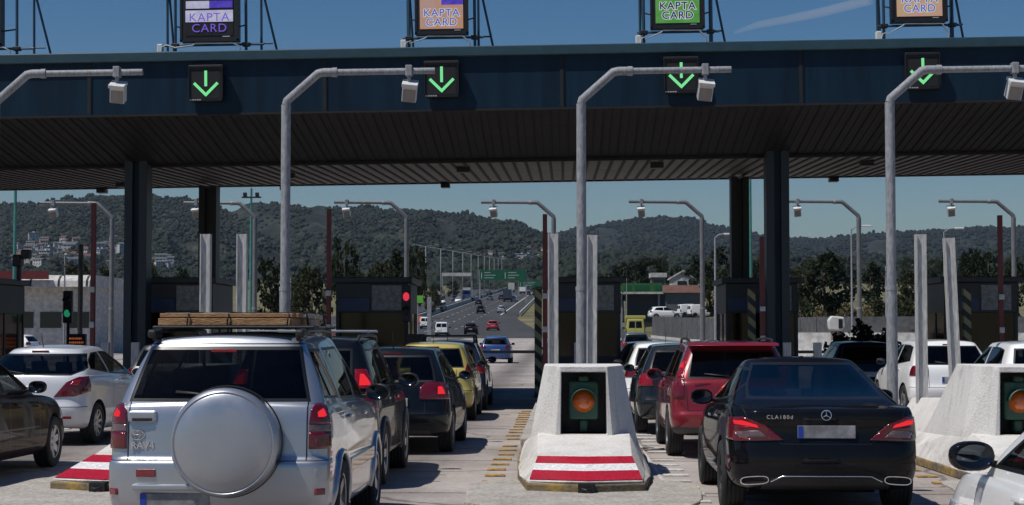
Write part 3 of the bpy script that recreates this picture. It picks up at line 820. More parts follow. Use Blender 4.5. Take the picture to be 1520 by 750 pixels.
def black_sedan(loc, rz=0.0):
    c = Car(low=[(0, .78, .12, 4.53), (.08, .855, .04, 4.58), (.22, .885, .0, 4.63), (.42, .892, -.0, 4.63), (.56, .892, .025, 4.6), (.72, .885, .045, 4.55), (.88, .872, .042, 4.45), (.96, .855, .045, 4.38), (1.0, .835, .075, 4.3)],
            zb=[(0, .25), (.9, .2), (3.6, .18), (4.63, .18)], zt=[(0, .975), (.3, .985), (1.0, .985), (2.5, .94), (3.3, .905), (4.2, .79), (4.63, .64)],
            gh=(.50, 3.35, .80, 1.72, 2.5, .545), roof=[(1.0, 1.27), (1.6, 1.355), (2.2, 1.372), (2.75, 1.33)], rl=(.30, .42), rg=(.20, .18), bow=(.10, .24), gbow=(.10, .14), taper=(.045, .09), crown=.03, rcrown=.035,
            wheels=dict(pos=[(.95, .325, .775), (3.65, .325, .775)], tw=.225, spokes=10, rim='rim_dark'), paint='p_black')
    c.rear_window([(-.655, 1.045), (.655, 1.045), (.60, 1.20), (.50, 1.375), (-.50, 1.375), (-.60, 1.20)], mat='glass_dark')
    c.side_window([(1.05, 1.055), (1.88, 1.0), (1.88, 1.335), (1.6, 1.315), (1.3, 1.22)], mat='glass_dark')
    c.side_window([(1.94, .995), (3.02, .955), (2.75, 1.14), (2.42, 1.30), (1.94, 1.34)], mat='glass_dark')
    c.windscreen([(-.68, .95), (.68, .95), (.53, 1.34), (-.53, 1.34)], 2.3)
    c.carve('tail_light', 'tail', 'xz', [(.385, .70), (.80, .685), (.98, .73), (.98, .885), (.735, .905), (.55, .835)], yl=(-1, .42), solid=.010)
    c.carve('reverse_light', 'tail_clear', 'xz', [(.52, .722), (.76, .712), (.80, .77), (.60, .785)], yl=(-1, .3), solid=.012)
    c.carve('brake_light', 'bulb_on', 'xz', [(.60, .808), (.80, .838), (.81, .868), (.74, .872), (.62, .836)], yl=(-1, .3), solid=.013)
    c.gap('xz', (-.40, .665), (.40, .665), .008, mirror=False, filt=c.REAR)
    c.gap('xz', (.40, .665), (.44, .70), .008, filt=c.REAR); c.gap('xz', (.70, .90), (.74, .99), .008, filt=c.REAR)
    for a, b in (((1.91, .33), (1.91, 1.33)), ((1.12, .5), (1.0, .95)), ((3.02, .42), (3.05, .93)), ((1.2, .33), (3.0, .31))): c.gap('yz', a, b, .008)
    c.carve('rear_diffuser', 'plastic', 'xz', [(-.60, .15), (.60, .15), (.56, .36), (-.56, .36)], mirror=False, filt=c.REAR)
    root = c.finish('queued_car', 'glossy black saloon with coupe roofline, lit brake lamps and chrome star badge', 'car', loc, rz)
    # number plate recess, plate, badge, star
    c.plate(.0, .775, mat='plate_grey')
    t = text_obj('badge', 'CLA180d', .050, 'chrome', root, .004, .0, space=1.3); t.location = (-.415, c.rear(-.42, .91).y-.006, .905); t.rotation_euler = (R(90), 0, -.10)
    mb = MB(); rr = .044
    mb.tube([(rr*math.cos(a*math.pi/16), 0, rr*math.sin(a*math.pi/16)) for a in range(33)], .0055, 6)
    for k in range(3):
        a = math.pi/2 + k*2*math.pi/3; mb.tube([(0, 0, 0), (rr*math.cos(a), 0, rr*math.sin(a))], [.008, .003], 6)
    e = mb.build('star_badge', 'chrome', root, smooth=60); e.location = (0, c.rear(0, .92).y-.010, .925)
    # twin exhaust trims and chrome strip
    for sd in (1, -1):
        mb = MB(); pts = []
        for i in range(29):
            a = 2*math.pi*i/28; x = .125*math.copysign(abs(math.cos(a))**.6, math.cos(a)); z = .035*math.copysign(abs(math.sin(a))**.7, math.sin(a)); pts.append((x + sd*z*.6*0, -.012, z))
        mb.tube(pts, .008, 6); o = mb.build('exhaust_trim', 'chrome', root, smooth=60); p = c.rear(sd*.64, .34); o.location = (sd*.64, p.y, .335); o.rotation_euler = (0, R(4)*sd, sd*.22)
        mb = MB(); mb.prism([(a_[0]*.92, a_[2]*.9) for a_ in pts[:-1]], -.004, .03, 'y'); mb.build('exhaust_opening', 'liner', o)
    mb = MB(); pts = [(x, c.rear(x, z).y-.008, z) for x, z in ((-.50, .325), (-.40, .375), (-.3, .378), (0, .378), (.3, .378), (.40, .375), (.50, .325))]
    mb.tube(pts, .0065, 8); c.put('chrome_strip', mb, 'chrome', smooth=60)
    c.mirrors(2.62, 1.0, 'p_black', 1.08); c.handles([(1.35, .87), (2.15, .84)], 'chrome')
    p = c.top(0, 1.72); mb = MB(); mb.prism([(0, 0), (.16, 0), (.14, .02), (.03, .07)], -.02, .02, 'x'); o = mb.build('shark_fin', 'p_black', root, bevel=.008); o.location = (0, 1.75, p.z-.005)
    c.seats(2.15, 1.42, .36, .58, .37)
    mb = MB(); mb.box(-.24, -.10, 1.02, 1.05, 1.06, 1.13); c.put('sunshade', mb, 'white_trim', bevel=.004)
    return root

def red_wagon(loc):
    hw = .868
    c = Car(low=[(0, .78, .08, 4.35), (.08, .84, .015, 4.40), (.25, .862, 0, 4.45), (.36, .864, 0, 4.44), (.42, .86, .04, 4.42), (.75, .862, .06, 4.36), (.92, .85, .075, 4.28), (1, .82, .10, 4.2)],
            zb=[(0, .36), (.8, .25), (3.6, .25), (4.45, .27)], zt=[(0, 1.02), (1.5, 1.0), (3.0, .97), (3.9, .9), (4.45, .76)],
            gh=(.13, 3.3, .79, .40, 2.42, .60), roof=[(.2, 1.475), (.7, 1.49), (1.8, 1.51), (2.7, 1.48)], rl=(.20, .34), rg=(.13, .15), bow=(.06, .16), gbow=(.05, .12),
            wheels=dict(pos=[(.85, .33, .755), (3.38, .33, .755)], tw=.215, spokes=5), paint='p_red')
    c.rear_window([(-.62, 1.06), (.62, 1.06), (.555, 1.435), (-.555, 1.435)])
    c.side_window([(.42, 1.06), (1.18, 1.04), (1.18, 1.43), (.62, 1.43)], mat='glass_dark')
    c.side_window([(1.25, 1.04), (2.12, 1.025), (2.12, 1.45), (1.25, 1.44)], mat='glass_dark')
    c.side_window([(2.19, 1.02), (3.1, 1.0), (2.52, 1.44), (2.19, 1.455)], mat='glass_dark')
    c.windscreen([(-.66, 1.02), (.66, 1.02), (.54, 1.44), (-.54, 1.44)], 2.2)
    c.carve('tail_light', 'tail', 'xz', [(.66, .80), (.95, .80), (.95, 1.1), (.66, 1.1)], yl=(-1, .2), solid=.008)
    c.carve('brake_light', 'tail_on', 'xz', [(.665, 1.08), (.95, 1.08), (.70, 1.43), (.60, 1.43)], yl=(-1, .36), solid=.012)
    c.carve('brake_bulb', 'bulb_on', 'xz', [(.66, 1.20), (.72, 1.20), (.66, 1.38), (.625, 1.38)], yl=(-1, .36), solid=.015)
    c.carve('rear_bumper', 'p_red', 'xz', [(-1.2, .42), (1.2, .42), (1.2, .625), (-1.2, .625)], mirror=False, yl=(-1, .36))
    c.carve('bumper_valance', 'gplastic', 'xz', [(-1.2, .2), (1.2, .2), (1.2, .42), (-1.2, .42)], mirror=False, yl=(-1, .40))
    c.gap('xz', (-.62, .64), (.62, .64), .012, mirror=False, filt=c.REAR); c.gap('xz', (.62, .64), (.645, 1.05), .012, filt=c.REAR)
    c.gap('xz', (.62, .64), (.86, .90), .008, filt=c.REAR)
    for a, b in (((1.21, .42), (1.21, 1.46)), ((2.16, .33), (2.16, 1.47)), ((3.1, .45), (3.1, .97))): c.gap('yz', a, b, .010)
    root = c.finish('queued_car', 'red estate car with tall vertical brake lamps and roof rails, ahead of the black saloon', 'car', loc)
    mb = MB(); mb.prism([(.30, 1.50), (.62, 1.525), (.62, 1.545), (.24, 1.53), (.19, 1.495)], -.60, .60, 'x'); c.put('roof_spoiler', mb, 'p_red', bevel=.02, smooth=40)
    for sd in (1, -1):
        mb = MB(); mb.tube([(sd*.55, .55, 1.50), (sd*.565, .72, 1.575), (sd*.565, 1.6, 1.59), (sd*.55, 2.4, 1.57), (sd*.54, 2.55, 1.49)], .018, 10); c.put('roof_rail', mb, 'plastic', smooth=60)
    c.plate(.0, .80); c.mirrors(2.95, 1.06, 'p_red', 1.1); c.handles([(1.42, .9), (2.35, .88)]); c.wiper(.0, 1.09, -.4, 1.12)
    for x, y_ in ((-.18, .985),):
        t = text_obj('badge', 'FORESTER', .045, 'chrome', root, .004, 0, space=1.1); t.location = (-.42, c.rear(-.42, .985).y-.005, .985); t.rotation_euler = (R(90), 0, 0)
    c.seats(2.2, 1.0, .5, .6)
    return root

def brown_sedan(loc):
    c = Car(low=[(0, .78, .10, 4.5), (.08, .85, .03, 4.56), (.25, .88, 0, 4.6), (.42, .885, 0, 4.59), (.5, .88, .04, 4.57), (.75, .875, .05, 4.5), (.92, .86, .06, 4.4), (1, .83, .09, 4.3)],
            zb=[(0, .27), (.8, .2), (3.7, .18), (4.6, .2)], zt=[(0, .97), (1.0, .97), (2.5, .93), (3.3, .90), (4.1, .80), (4.6, .66)],
            gh=(.70, 3.22, .79, 1.35, 2.35, .57), roof=[(1.0, 1.33), (1.6, 1.375), (2.2, 1.38), (2.6, 1.35)], rl=(.26, .4), rg=(.18, .16), bow=(.08, .22), gbow=(.06, .12), taper=(.04, .09),
            wheels=dict(pos=[(.95, .315, .77), (3.65, .315, .77)], tw=.205, spokes=7), paint='p_brown')
    c.rear_window([(-.66, 1.02), (.66, 1.02), (.54, 1.36), (-.54, 1.36)], mat='glass')
    c.side_window([(1.0, 1.01), (1.82, .985), (1.82, 1.36), (1.5, 1.355), (1.2, 1.2)])
    c.side_window([(1.9, .98), (2.95, .955), (2.6, 1.17), (2.3, 1.34), (1.9, 1.365)])
    c.windscreen([(-.66, .95), (.66, .95), (.54, 1.36), (-.54, 1.36)], 2.2)
    c.carve('tail_light', 'tail', 'xz', [(.5, .72), (.95, .72), (.95, .90), (.5, .90)], yl=(-1, .35), solid=.01)
    c.carve('headlight', 'headlamp', 'xz', [(.45, .58), (1.0, .6), (1.0, .73), (.45, .69)], yl=(3.95, 6), solid=.01, filt=lambda p, n: p.y > 3.7)
    for a, b in (((1.86, .33), (1.86, 1.35)), ((1.15, .5), (.98, .95)), ((2.98, .42), (3.02, .92)), ((1.2, .33), (3.0, .31))): c.gap('yz', a, b, .010)
    c.gap('yz', (1.2, .56), (2.95, .54), .014)
    root = c.finish('queued_car', 'dark brown saloon cut off by the left edge of the picture', 'car', loc)
    c.plate(0, .78); c.mirrors(2.78, 1.02, 'p_brown', 1.0); c.handles([(1.4, .86), (2.15, .84)]); c.seats(2.0, 1.05, .42, .6)
    return root

def near_white(loc, rz=0.0):
    root, c = hatch('queued_car', 'white hatchback with black door mirror and dark bonnet stripe at the bottom right corner', loc, 'p_white', 4.0, .86, 1.5, rz, fw=[(1.60, 1.0), (2.70, .985), (2.34, 1.15), (1.98, 1.30), (1.60, 1.325)], hood=.06)
    for o in list(root.children):
        if o.name.startswith('side_mirror'):
            o.material_slots[0].link = 'OBJECT'; o.material_slots[0].material = M['p_black']
            o.scale = (1.02, 1.12, 1.0)
    mb = MB()
    for x in (-.66,):
        pts = [(x, y, c.top(x, y).z+.003) for y in (2.95, 3.1, 3.25, 3.4, 3.55, 3.7)]
        v = []
        for p in pts: v += [(p[0]-.016, p[1], c.top(x-.016, p[1]).z+.003), (p[0]+.016, p[1], c.top(x+.016, p[1]).z+.003)]
        mb._add(v, [(2*i, 2*i+1, 2*i+3, 2*i+2) for i in range(len(pts)-1)])
    so = c.put('bonnet_stripe', mb, 'plastic'); m = so.modifiers.new('t', 'SOLIDIFY'); m.thickness = .003
    return root

def small_van(name, label, loc, paint='p_white', L=4.0, hw=.84, H=1.82, subdiv=1, group=None, rz=0.0, cat='van'):
    k = H/1.82
    c = Car(low=[(0, hw*.93, .06, L-.1), (.1, hw*.98, .0, L-.03), (.38, hw, 0, L), (.45, hw, .03, L-.02), (.8, hw*.99, .04, L-.08), (1, hw*.97, .05, L-.2)],
            zb=[(0, .28), (.8, .22), (L, .22)], zt=[(0, 1.02*k), (2.2, 1.02*k), (L-1.1, .98*k), (L-.4, .88*k), (L, .72*k)],
            gh=(.06, L-.95, hw*.955, .14, L-1.75, hw*.84), roof=[(0, 1.70*k), (1, 1.76*k), (2.2, 1.76*k), (L, 1.70*k)], rl=(.12, .3), rg=(.12, .14), bow=(.03, .14), gbow=(.03, .1),
            wheels=dict(pos=[(.72, .31, hw-.11), (L-.8, .31, hw-.11)], tw=.19, spokes=5, rim='rim_dark'), paint=paint, subdiv=subdiv)
    c.rear_window([(-.66, 1.13*k), (-.04, 1.13*k), (-.04, 1.6*k), (-.60, 1.6*k)]); c.rear_window([(.04, 1.13*k), (.66, 1.13*k), (.60, 1.6*k), (.04, 1.6*k)])
    c.side_window([(1.95, 1.08*k), (L-1.15, 1.06*k), (L-1.65, 1.6*k), (1.95, 1.62*k)])
    c.windscreen([(-.66, 1.06*k), (.66, 1.06*k), (.6, 1.6*k), (-.6, 1.6*k)], L-2.2)
    c.carve('tail_light', 'tail', 'xz', [(hw*.86, .70*k), (hw*1.1, .70*k), (hw*1.1, 1.08*k), (hw*.86, 1.08*k)], yl=(-1, .2), solid=.012)
    c.carve('rear_bumper', 'gplastic', 'xz', [(-1.2, .2), (1.2, .2), (1.2, .55*k), (-1.2, .55*k)], mirror=False, yl=(-1, .3))
    c.gap('xz', (0, .56*k), (0, 1.7*k), .02, mirror=False, filt=c.REAR)
    root = c.finish(name, label, cat, loc, rz, group)
    c.plate(-.3, .68*k); c.mirrors(L-1.35, 1.15*k, 'plastic', 1.1)
    return root, c
# ------------------------------------------------------------------ camera, light
F = 2600.0; HX, HY = 838.0, 494.0; CX, CZ = -0.2, 1.67
cam = bpy.data.cameras.new('camera'); cam_o = bpy.data.objects.new('camera', cam); col.objects.link(cam_o); scene.camera = cam_o
cam.sensor_width = 36.0; cam.lens = 36.0*F/1520.0; cam.clip_start = 0.1; cam.clip_end = 20000
yaw = math.atan((HX-760)/F); pitch = math.atan((HY-375)/F)
cam_o.location = (CX, 0, CZ); cam_o.rotation_euler = (math.pi/2 + pitch, R(0.0), yaw)

def at(px, Y): return CX + (px-HX)/F*Y
def zt_(py, Y): return CZ + (HY-py)/F*Y

w = bpy.data.worlds.new('World'); scene.world = w; w.use_nodes = True
nt = w.node_tree; bg = nt.nodes['Background']
SUN = Vector((-0.40, -0.24, 0.885)).normalized()
sky = nt.nodes.new('ShaderNodeTexSky'); sky.sky_type = 'NISHITA'; sky.sun_disc = False
sky.sun_elevation = math.asin(SUN.z); sky.sun_rotation = math.atan2(SUN.x, SUN.y); sky.air_density = 1.1; sky.dust_density = 0.5; sky.ozone_density = 2.5
hs = nt.nodes.new('ShaderNodeHueSaturation'); hs.inputs['Saturation'].default_value = 1.46; hs.inputs['Hue'].default_value = 0.505
nt.links.new(sky.outputs[0], hs.inputs['Color']); tint = nt.nodes.new('ShaderNodeMix'); tint.data_type = 'RGBA'; tint.blend_type = 'MULTIPLY'; tint.inputs[0].default_value = 1.0; tint.inputs[7].default_value = (0.98, 1.06, 1.17, 1.0)
nt.links.new(hs.outputs[0], tint.inputs[6]); nt.links.new(tint.outputs[2], bg.inputs[0]); bg.inputs[1].default_value = 0.058
sl = bpy.data.lights.new('sun', 'SUN'); sl.energy = 5.0; sl.angle = R(0.53); sl.color = (1.0, 0.955, 0.89)
so = bpy.data.objects.new('sun', sl); col.objects.link(so); so.rotation_euler = SUN.to_track_quat('Z', 'Y').to_euler(); so.location = (-20, -10, 60)
vs = scene.view_settings; vs.view_transform = 'Standard'; vs.look = 'None'; vs.exposure = -0.27; vs.gamma = 1.0; vs.use_curve_mapping = False

# ------------------------------------------------------------------ ground materials
def concrete_road(name):
    m, nt, out = nmat(name); L = nt.links.new
    p = N(nt, 'ShaderNodeBsdfPrincipled'); inp(p, 'Roughness', 0.85); inp(p, 'Specular IOR Level', 0.25); L(p.outputs[0], out.inputs[0])
    tc = N(nt, 'ShaderNodeTexCoord'); sp = N(nt, 'ShaderNodeSeparateXYZ'); L(tc.outputs['Object'], sp.inputs[0])
    n1 = N(nt, 'ShaderNodeTexNoise'); inp(n1, 'Scale', 0.35); inp(n1, 'Detail', 9.0); inp(n1, 'Roughness', 0.7); L(tc.outputs['Object'], n1.inputs['Vector'])
    n2 = N(nt, 'ShaderNodeTexNoise'); inp(n2, 'Scale', 14.0); inp(n2, 'Detail', 6.0); inp(n2, 'Roughness', 0.8); L(tc.outputs['Object'], n2.inputs['Vector'])
    cr = N(nt, 'ShaderNodeMix', data_type='RGBA'); cr.inputs[6].default_value = (0.26, 0.225, 0.205, 1); cr.inputs[7].default_value = (0.46, 0.415, 0.385, 1)
    a = N(nt, 'ShaderNodeMapRange'); inp(a, 1, 0.32); inp(a, 2, 0.68); L(n1.outputs[0], a.inputs[0]); L(a.outputs[0], cr.inputs[0])
    g = N(nt, 'ShaderNodeMapRange'); inp(g, 1, 0.3); inp(g, 2, 0.7); inp(g, 3, 0.72); inp(g, 4, 1.18); L(n2.outputs[0], g.inputs[0])
    m1 = N(nt, 'ShaderNodeMix', data_type='RGBA', blend_type='MULTIPLY'); inp(m1, 0, 1.0); L(cr.outputs[2], m1.inputs[6]); L(g.outputs[0], m1.inputs[7])
    # oil and rubber band down the middle of each 5 m lane
    ad = N(nt, 'ShaderNodeMath', operation='ADD'); inp(ad, 1, 1000.0); L(sp.outputs[0], ad.inputs[0])
    md = N(nt, 'ShaderNodeMath', operation='MODULO'); inp(md, 1, 5.0); L(ad.outputs[0], md.inputs[0])
    sb = N(nt, 'ShaderNodeMath', operation='SUBTRACT'); inp(sb, 1, 2.5); L(md.outputs[0], sb.inputs[0])
    ab = N(nt, 'ShaderNodeMath', operation='ABSOLUTE'); L(sb.outputs[0], ab.inputs[0])
    st = N(nt, 'ShaderNodeTexNoise'); inp(st, 'Scale', 1.0); inp(st, 'Detail', 7.0); inp(st, 'Roughness', 0.75)
    mp = N(nt, 'ShaderNodeMapping'); mp.inputs['Scale'].default_value = (3.0, 0.22, 1.0); L(tc.outputs['Object'], mp.inputs[0]); L(mp.outputs[0], st.inputs['Vector'])
    ad2 = N(nt, 'ShaderNodeMath', operation='ADD'); L(ab.outputs[0], ad2.inputs[0]); L(st.outputs[0], ad2.inputs[1])
    bd = N(nt, 'ShaderNodeMapRange', interpolation_type='SMOOTHSTEP'); inp(bd, 1, 0.55); inp(bd, 2, 1.75); inp(bd, 3, 0.50); inp(bd, 4, 1.0); L(ad2.outputs[0], bd.inputs[0])
    m2 = N(nt, 'ShaderNodeMix', data_type='RGBA', blend_type='MULTIPLY'); inp(m2, 0, 1.0); L(m1.outputs[2], m2.inputs[6]); L(bd.outputs[0], m2.inputs[7])
    # slab joints and tined grooves across
    def band(scale, width, depth, src):
        d = N(nt, 'ShaderNodeMath', operation='PINGPONG'); inp(d, 1, scale/2); L(src, d.inputs[0])
        r = N(nt, 'ShaderNodeMapRange'); inp(r, 1, width*0.5); inp(r, 2, width); inp(r, 3, depth); inp(r, 4, 1.0); L(d.outputs[0], r.inputs[0])
        return r.outputs[0]
    wob = N(nt, 'ShaderNodeMath', operation='MULTIPLY_ADD'); inp(wob, 1, 0.12); L(n2.outputs[0], wob.inputs[0]); L(sp.outputs[1], wob.inputs[2])
    j1 = band(4.6, 0.055, 0.40, wob.outputs[0]); j2 = band(5.0, 0.03, 0.6, sp.outputs[0])
    mu = N(nt, 'ShaderNodeMath', operation='MULTIPLY'); L(j1, mu.inputs[0]); L(j2, mu.inputs[1])
    # hairline cracks
    nd = N(nt, 'ShaderNodeTexNoise'); inp(nd, 'Scale', 0.9); inp(nd, 'Detail', 5.0); L(tc.outputs['Object'], nd.inputs['Vector'])
    mv = N(nt, 'ShaderNodeMix', data_type='VECTOR'); inp(mv, 0, 0.35); L(tc.outputs['Object'], mv.inputs[4]); L(nd.outputs['Color'], mv.inputs[5])
    vo = N(nt, 'ShaderNodeTexVoronoi', feature='DISTANCE_TO_EDGE'); inp(vo, 'Scale', 0.42); L(mv.outputs[1], vo.inputs['Vector'])
    ck = N(nt, 'ShaderNodeMapRange'); inp(ck, 1, 0.004); inp(ck, 2, 0.014); inp(ck, 3, 0.5); inp(ck, 4, 1.0); L(vo.outputs['Distance'], ck.inputs[0])
    mu2 = N(nt, 'ShaderNodeMath', operation='MULTIPLY'); L(mu.outputs[0], mu2.inputs[0]); L(ck.outputs[0], mu2.inputs[1])
    m3 = N(nt, 'ShaderNodeMix', data_type='RGBA', blend_type='MULTIPLY'); inp(m3, 0, 1.0); L(m2.outputs[2], m3.inputs[6]); L(mu2.outputs[0], m3.inputs[7])
    L(m3.outputs[2], p.inputs['Base Color'])
    b = N(nt, 'ShaderNodeBump'); inp(b, 'Strength', 0.5); inp(b, 'Distance', 0.015); L(n2.outputs[0], b.inputs['Height']); L(b.outputs[0], p.inputs['Normal'])
    return m

def weathered(name, c, dirt):
    """painted cast concrete: streaks running down, scuffs, pits and grime at the foot"""
    m, nt, out = nmat(name); L = nt.links.new
    p = N(nt, 'ShaderNodeBsdfPrincipled'); inp(p, 'Roughness', .85); inp(p, 'Specular IOR Level', .2); L(p.outputs[0], out.inputs[0])
    tc = N(nt, 'ShaderNodeTexCoord'); mp = N(nt, 'ShaderNodeMapping'); mp.inputs['Scale'].default_value = (7, 7, .7); L(tc.outputs['Object'], mp.inputs[0])
    a = N(nt, 'ShaderNodeTexNoise'); inp(a, 'Scale', 1.0); inp(a, 'Detail', 7.0); inp(a, 'Roughness', .7); L(mp.outputs[0], a.inputs['Vector'])
    b = N(nt, 'ShaderNodeTexNoise'); inp(b, 'Scale', 2.6); inp(b, 'Detail', 9.0); inp(b, 'Roughness', .75); L(tc.outputs['Object'], b.inputs['Vector'])
    q = N(nt, 'ShaderNodeTexNoise'); inp(q, 'Scale', 45.0); inp(q, 'Detail', 4.0); L(tc.outputs['Object'], q.inputs['Vector'])
    v = N(nt, 'ShaderNodeTexVoronoi'); inp(v, 'Scale', 26.0); L(tc.outputs['Object'], v.inputs['Vector'])
    def mr(src, lo, hi, x, y):
        r = N(nt, 'ShaderNodeMapRange'); inp(r, 1, lo); inp(r, 2, hi); inp(r, 3, x); inp(r, 4, y); L(src, r.inputs[0]); return r.outputs[0]
    def mx(f, g): 
        r = N(nt, 'ShaderNodeMath', operation='MAXIMUM'); L(f, r.inputs[0]); L(g, r.inputs[1]); return r.outputs[0]
    sp = N(nt, 'ShaderNodeSeparateXYZ'); L(tc.outputs['Object'], sp.inputs[0])
    foot = N(nt, 'ShaderNodeMath', operation='MULTIPLY'); L(mr(sp.outputs[2], .10, .6, 1.0, 0.0), foot.inputs[0]); L(mr(b.outputs[0], .4, .62, 0, 1), foot.inputs[1])
    f = mx(mx(mr(a.outputs[0], .52, .70, 0, .62), mr(b.outputs[0], .56, .70, 0, .75)), mx(foot.outputs[0], mr(v.outputs['Distance'], .06, .10, .8, 0)))
    m1 = N(nt, 'ShaderNodeMix', data_type='RGBA'); m1.inputs[6].default_value = c4(c); m1.inputs[7].default_value = c4(dirt); L(f, m1.inputs[0])
    m2 = N(nt, 'ShaderNodeMix', data_type='RGBA', blend_type='MULTIPLY'); inp(m2, 0, 1.0); L(m1.outputs[2], m2.inputs[6]); L(mr(q.outputs[0], .3, .7, .88, 1.1), m2.inputs[7])
    L(m2.outputs[2], p.inputs['Base Color'])
    bp = N(nt, 'ShaderNodeBump'); inp(bp, 'Strength', .3); inp(bp, 'Distance', .02); L(q.outputs[0], bp.inputs['Height']); L(bp.outputs[0], p.inputs['Normal'])
    return m

def two_tone(name, c1, c2, scale, scale2, rough=0.9, stretch=None, lo=0.35, hi=0.65, bump=0.4):
    m, nt, out = nmat(name); L = nt.links.new
    p = N(nt, 'ShaderNodeBsdfPrincipled'); inp(p, 'Roughness', rough); inp(p, 'Specular IOR Level', 0.2); L(p.outputs[0], out.inputs[0])
    tc = N(nt, 'ShaderNodeTexCoord'); src = tc.outputs['Object']
    if stretch:
        mp = N(nt, 'ShaderNodeMapping'); mp.inputs['Scale'].default_value = stretch; L(src, mp.inputs[0]); src = mp.outputs[0]
    n1 = N(nt, 'ShaderNodeTexNoise'); inp(n1, 'Scale', scale); inp(n1, 'Detail', 10.0); inp(n1, 'Roughness', 0.72); L(src, n1.inputs['Vector'])
    n2 = N(nt, 'ShaderNodeTexNoise'); inp(n2, 'Scale', scale2); inp(n2, 'Detail', 5.0); L(src, n2.inputs['Vector'])
    a = N(nt, 'ShaderNodeMapRange'); inp(a, 1, lo); inp(a, 2, hi); L(n1.outputs[0], a.inputs[0])
    mx = N(nt, 'ShaderNodeMix', data_type='RGBA'); mx.inputs[6].default_value = c4(c1); mx.inputs[7].default_value = c4(c2); L(a.outputs[0], mx.inputs[0])
    g = N(nt, 'ShaderNodeMapRange'); inp(g, 1, 0.3); inp(g, 2, 0.7); inp(g, 3, 0.7); inp(g, 4, 1.25); L(n2.outputs[0], g.inputs[0])
    m1 = N(nt, 'ShaderNodeMix', data_type='RGBA', blend_type='MULTIPLY'); inp(m1, 0, 1.0); L(mx.outputs[2], m1.inputs[6]); L(g.outputs[0], m1.inputs[7])
    L(m1.outputs[2], p.inputs['Base Color'])
    b = N(nt, 'ShaderNodeBump'); inp(b, 'Strength', bump); inp(b, 'Distance', 0.05); L(n2.outputs[0], b.inputs['Height']); L(b.outputs[0], p.inputs['Normal'])
    return m

M['plaza'] = concrete_road('plaza_concrete')
M['asphalt'] = two_tone('asphalt_road', (0.040, 0.042, 0.045), (0.066, 0.066, 0.068), 0.15, 6.0, 0.85, (1.0, 0.2, 1.0))
M['earth'] = two_tone('dry_ground', (0.20, 0.165, 0.10), (0.055, 0.07, 0.025), 0.06, 2.0, bump=0.8)
M['kerb'] = two_tone('kerb_concrete', (0.30, 0.28, 0.25), (0.44, 0.41, 0.37), 2.0, 25.0)
M['barrier'] = weathered('cast_concrete', (0.66, 0.645, 0.615), (0.36, 0.335, 0.30))
M['road_white'] = two_tone('worn_white_paint', (0.36, 0.35, 0.33), (0.66, 0.65, 0.62), 3.0, 20.0, 0.7)
M['road_yellow'] = two_tone('worn_yellow_paint', (0.16, 0.12, 0.075), (0.52, 0.30, 0.06), 4.0, 24.0, 0.7)
M['red_tape'] = two_tone('red_stripe_film', (0.36, 0.008, 0.025), (0.44, 0.015, 0.035), 3.0, 30.0, 0.45, bump=0.1)
M['white_tape'] = two_tone('white_stripe_film', (0.66, 0.66, 0.66), (0.76, 0.76, 0.75), 3.0, 30.0, 0.45, bump=0.1)
M['black_yellow'] = two_tone('faded_yellow_base', (0.36, 0.24, 0.07), (0.13, 0.11, 0.085), 2.2, 18.0, lo=.36, hi=.56)
M['steel_dark'] = simple('dull_grey_steel', (.15, .155, .165), .5, var=.2)
M['steel'] = two_tone('galvanised_steel', (0.23, 0.24, 0.255), (0.31, 0.32, 0.34), 2.5, 30.0, 0.5, (1, 1, 0.3), bump=0.1)
M['post'] = two_tone('pale_steel_post', (0.40, 0.40, 0.395), (0.48, 0.48, 0.475), 1.5, 30.0, 0.6, (1, 1, 0.2), bump=0.1)
M['fascia'] = two_tone('navy_cladding', (0.0045, 0.0165, 0.032), (0.0075, 0.024, 0.045), 0.8, 1.5, 0.42, (2.5, 1.0, 0.25), bump=0.0)
M['coping'] = simple('teal_coping', (0.024, 0.060, 0.078), 0.4, var=0.15)
M['seam'] = simple('dark_seam', (0.008, 0.009, 0.011), 0.8, var=0)
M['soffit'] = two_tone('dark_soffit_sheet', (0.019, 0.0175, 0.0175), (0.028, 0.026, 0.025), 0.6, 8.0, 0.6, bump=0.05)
M['soffit_lit'] = two_tone('lit_soffit_sheet', (0.15, 0.138, 0.13), (0.22, 0.20, 0.19), 0.6, 8.0, 0.55, bump=0.05)  # paler than the front soffit: light bounced off the ground put into the colour
M['column'] = simple('blue_black_steel', (0.010, 0.019, 0.032), 0.45, var=0.25, scale=2)
M['darkcol'] = simple('black_steel', (0.009, 0.009, 0.010), 0.5, var=0.3, scale=2)
M['redpost'] = simple('oxide_red_steel', (0.105, 0.012, 0.012), 0.5, var=0.25, scale=3)
M['booth'] = simple('dark_booth_panel', (0.020, 0.021, 0.024), 0.5, var=0.3, scale=3)
M['booth2'] = simple('grey_booth_panel', (0.105, 0.11, 0.115), 0.55, var=0.3, scale=3)
M['blue_panel'] = simple('blue_panel', (0.012, 0.027, 0.085), 0.4, var=0.2)
M['poster'] = two_tone('price_poster', (0.14, 0.14, 0.13), (0.34, 0.33, 0.31), 9.0, 30.0, 0.5, bump=0)
M['trestle'] = simple('navy_tube', (0.022, 0.055, 0.085), 0.4, var=0.2)
M['ledblack'] = simple('led_housing', (0.010, 0.010, 0.011), 0.5, var=0.2)
M['cable'] = simple('grey_cable', (0.40, 0.41, 0.42), 0.6, var=0.2)
M['housing'] = simple('camera_housing', (0.62, 0.62, 0.60), 0.45, var=0.1)
M['housing_f'] = simple('camera_front_panel', (0.27, 0.235, 0.21), 0.5, var=0.15)  # brown grey below the housing tone: shade of the front face put into the colour
M['arrow'] = emis('green_arrow_leds', (0.20, 0.80, 0.32), 1.15)
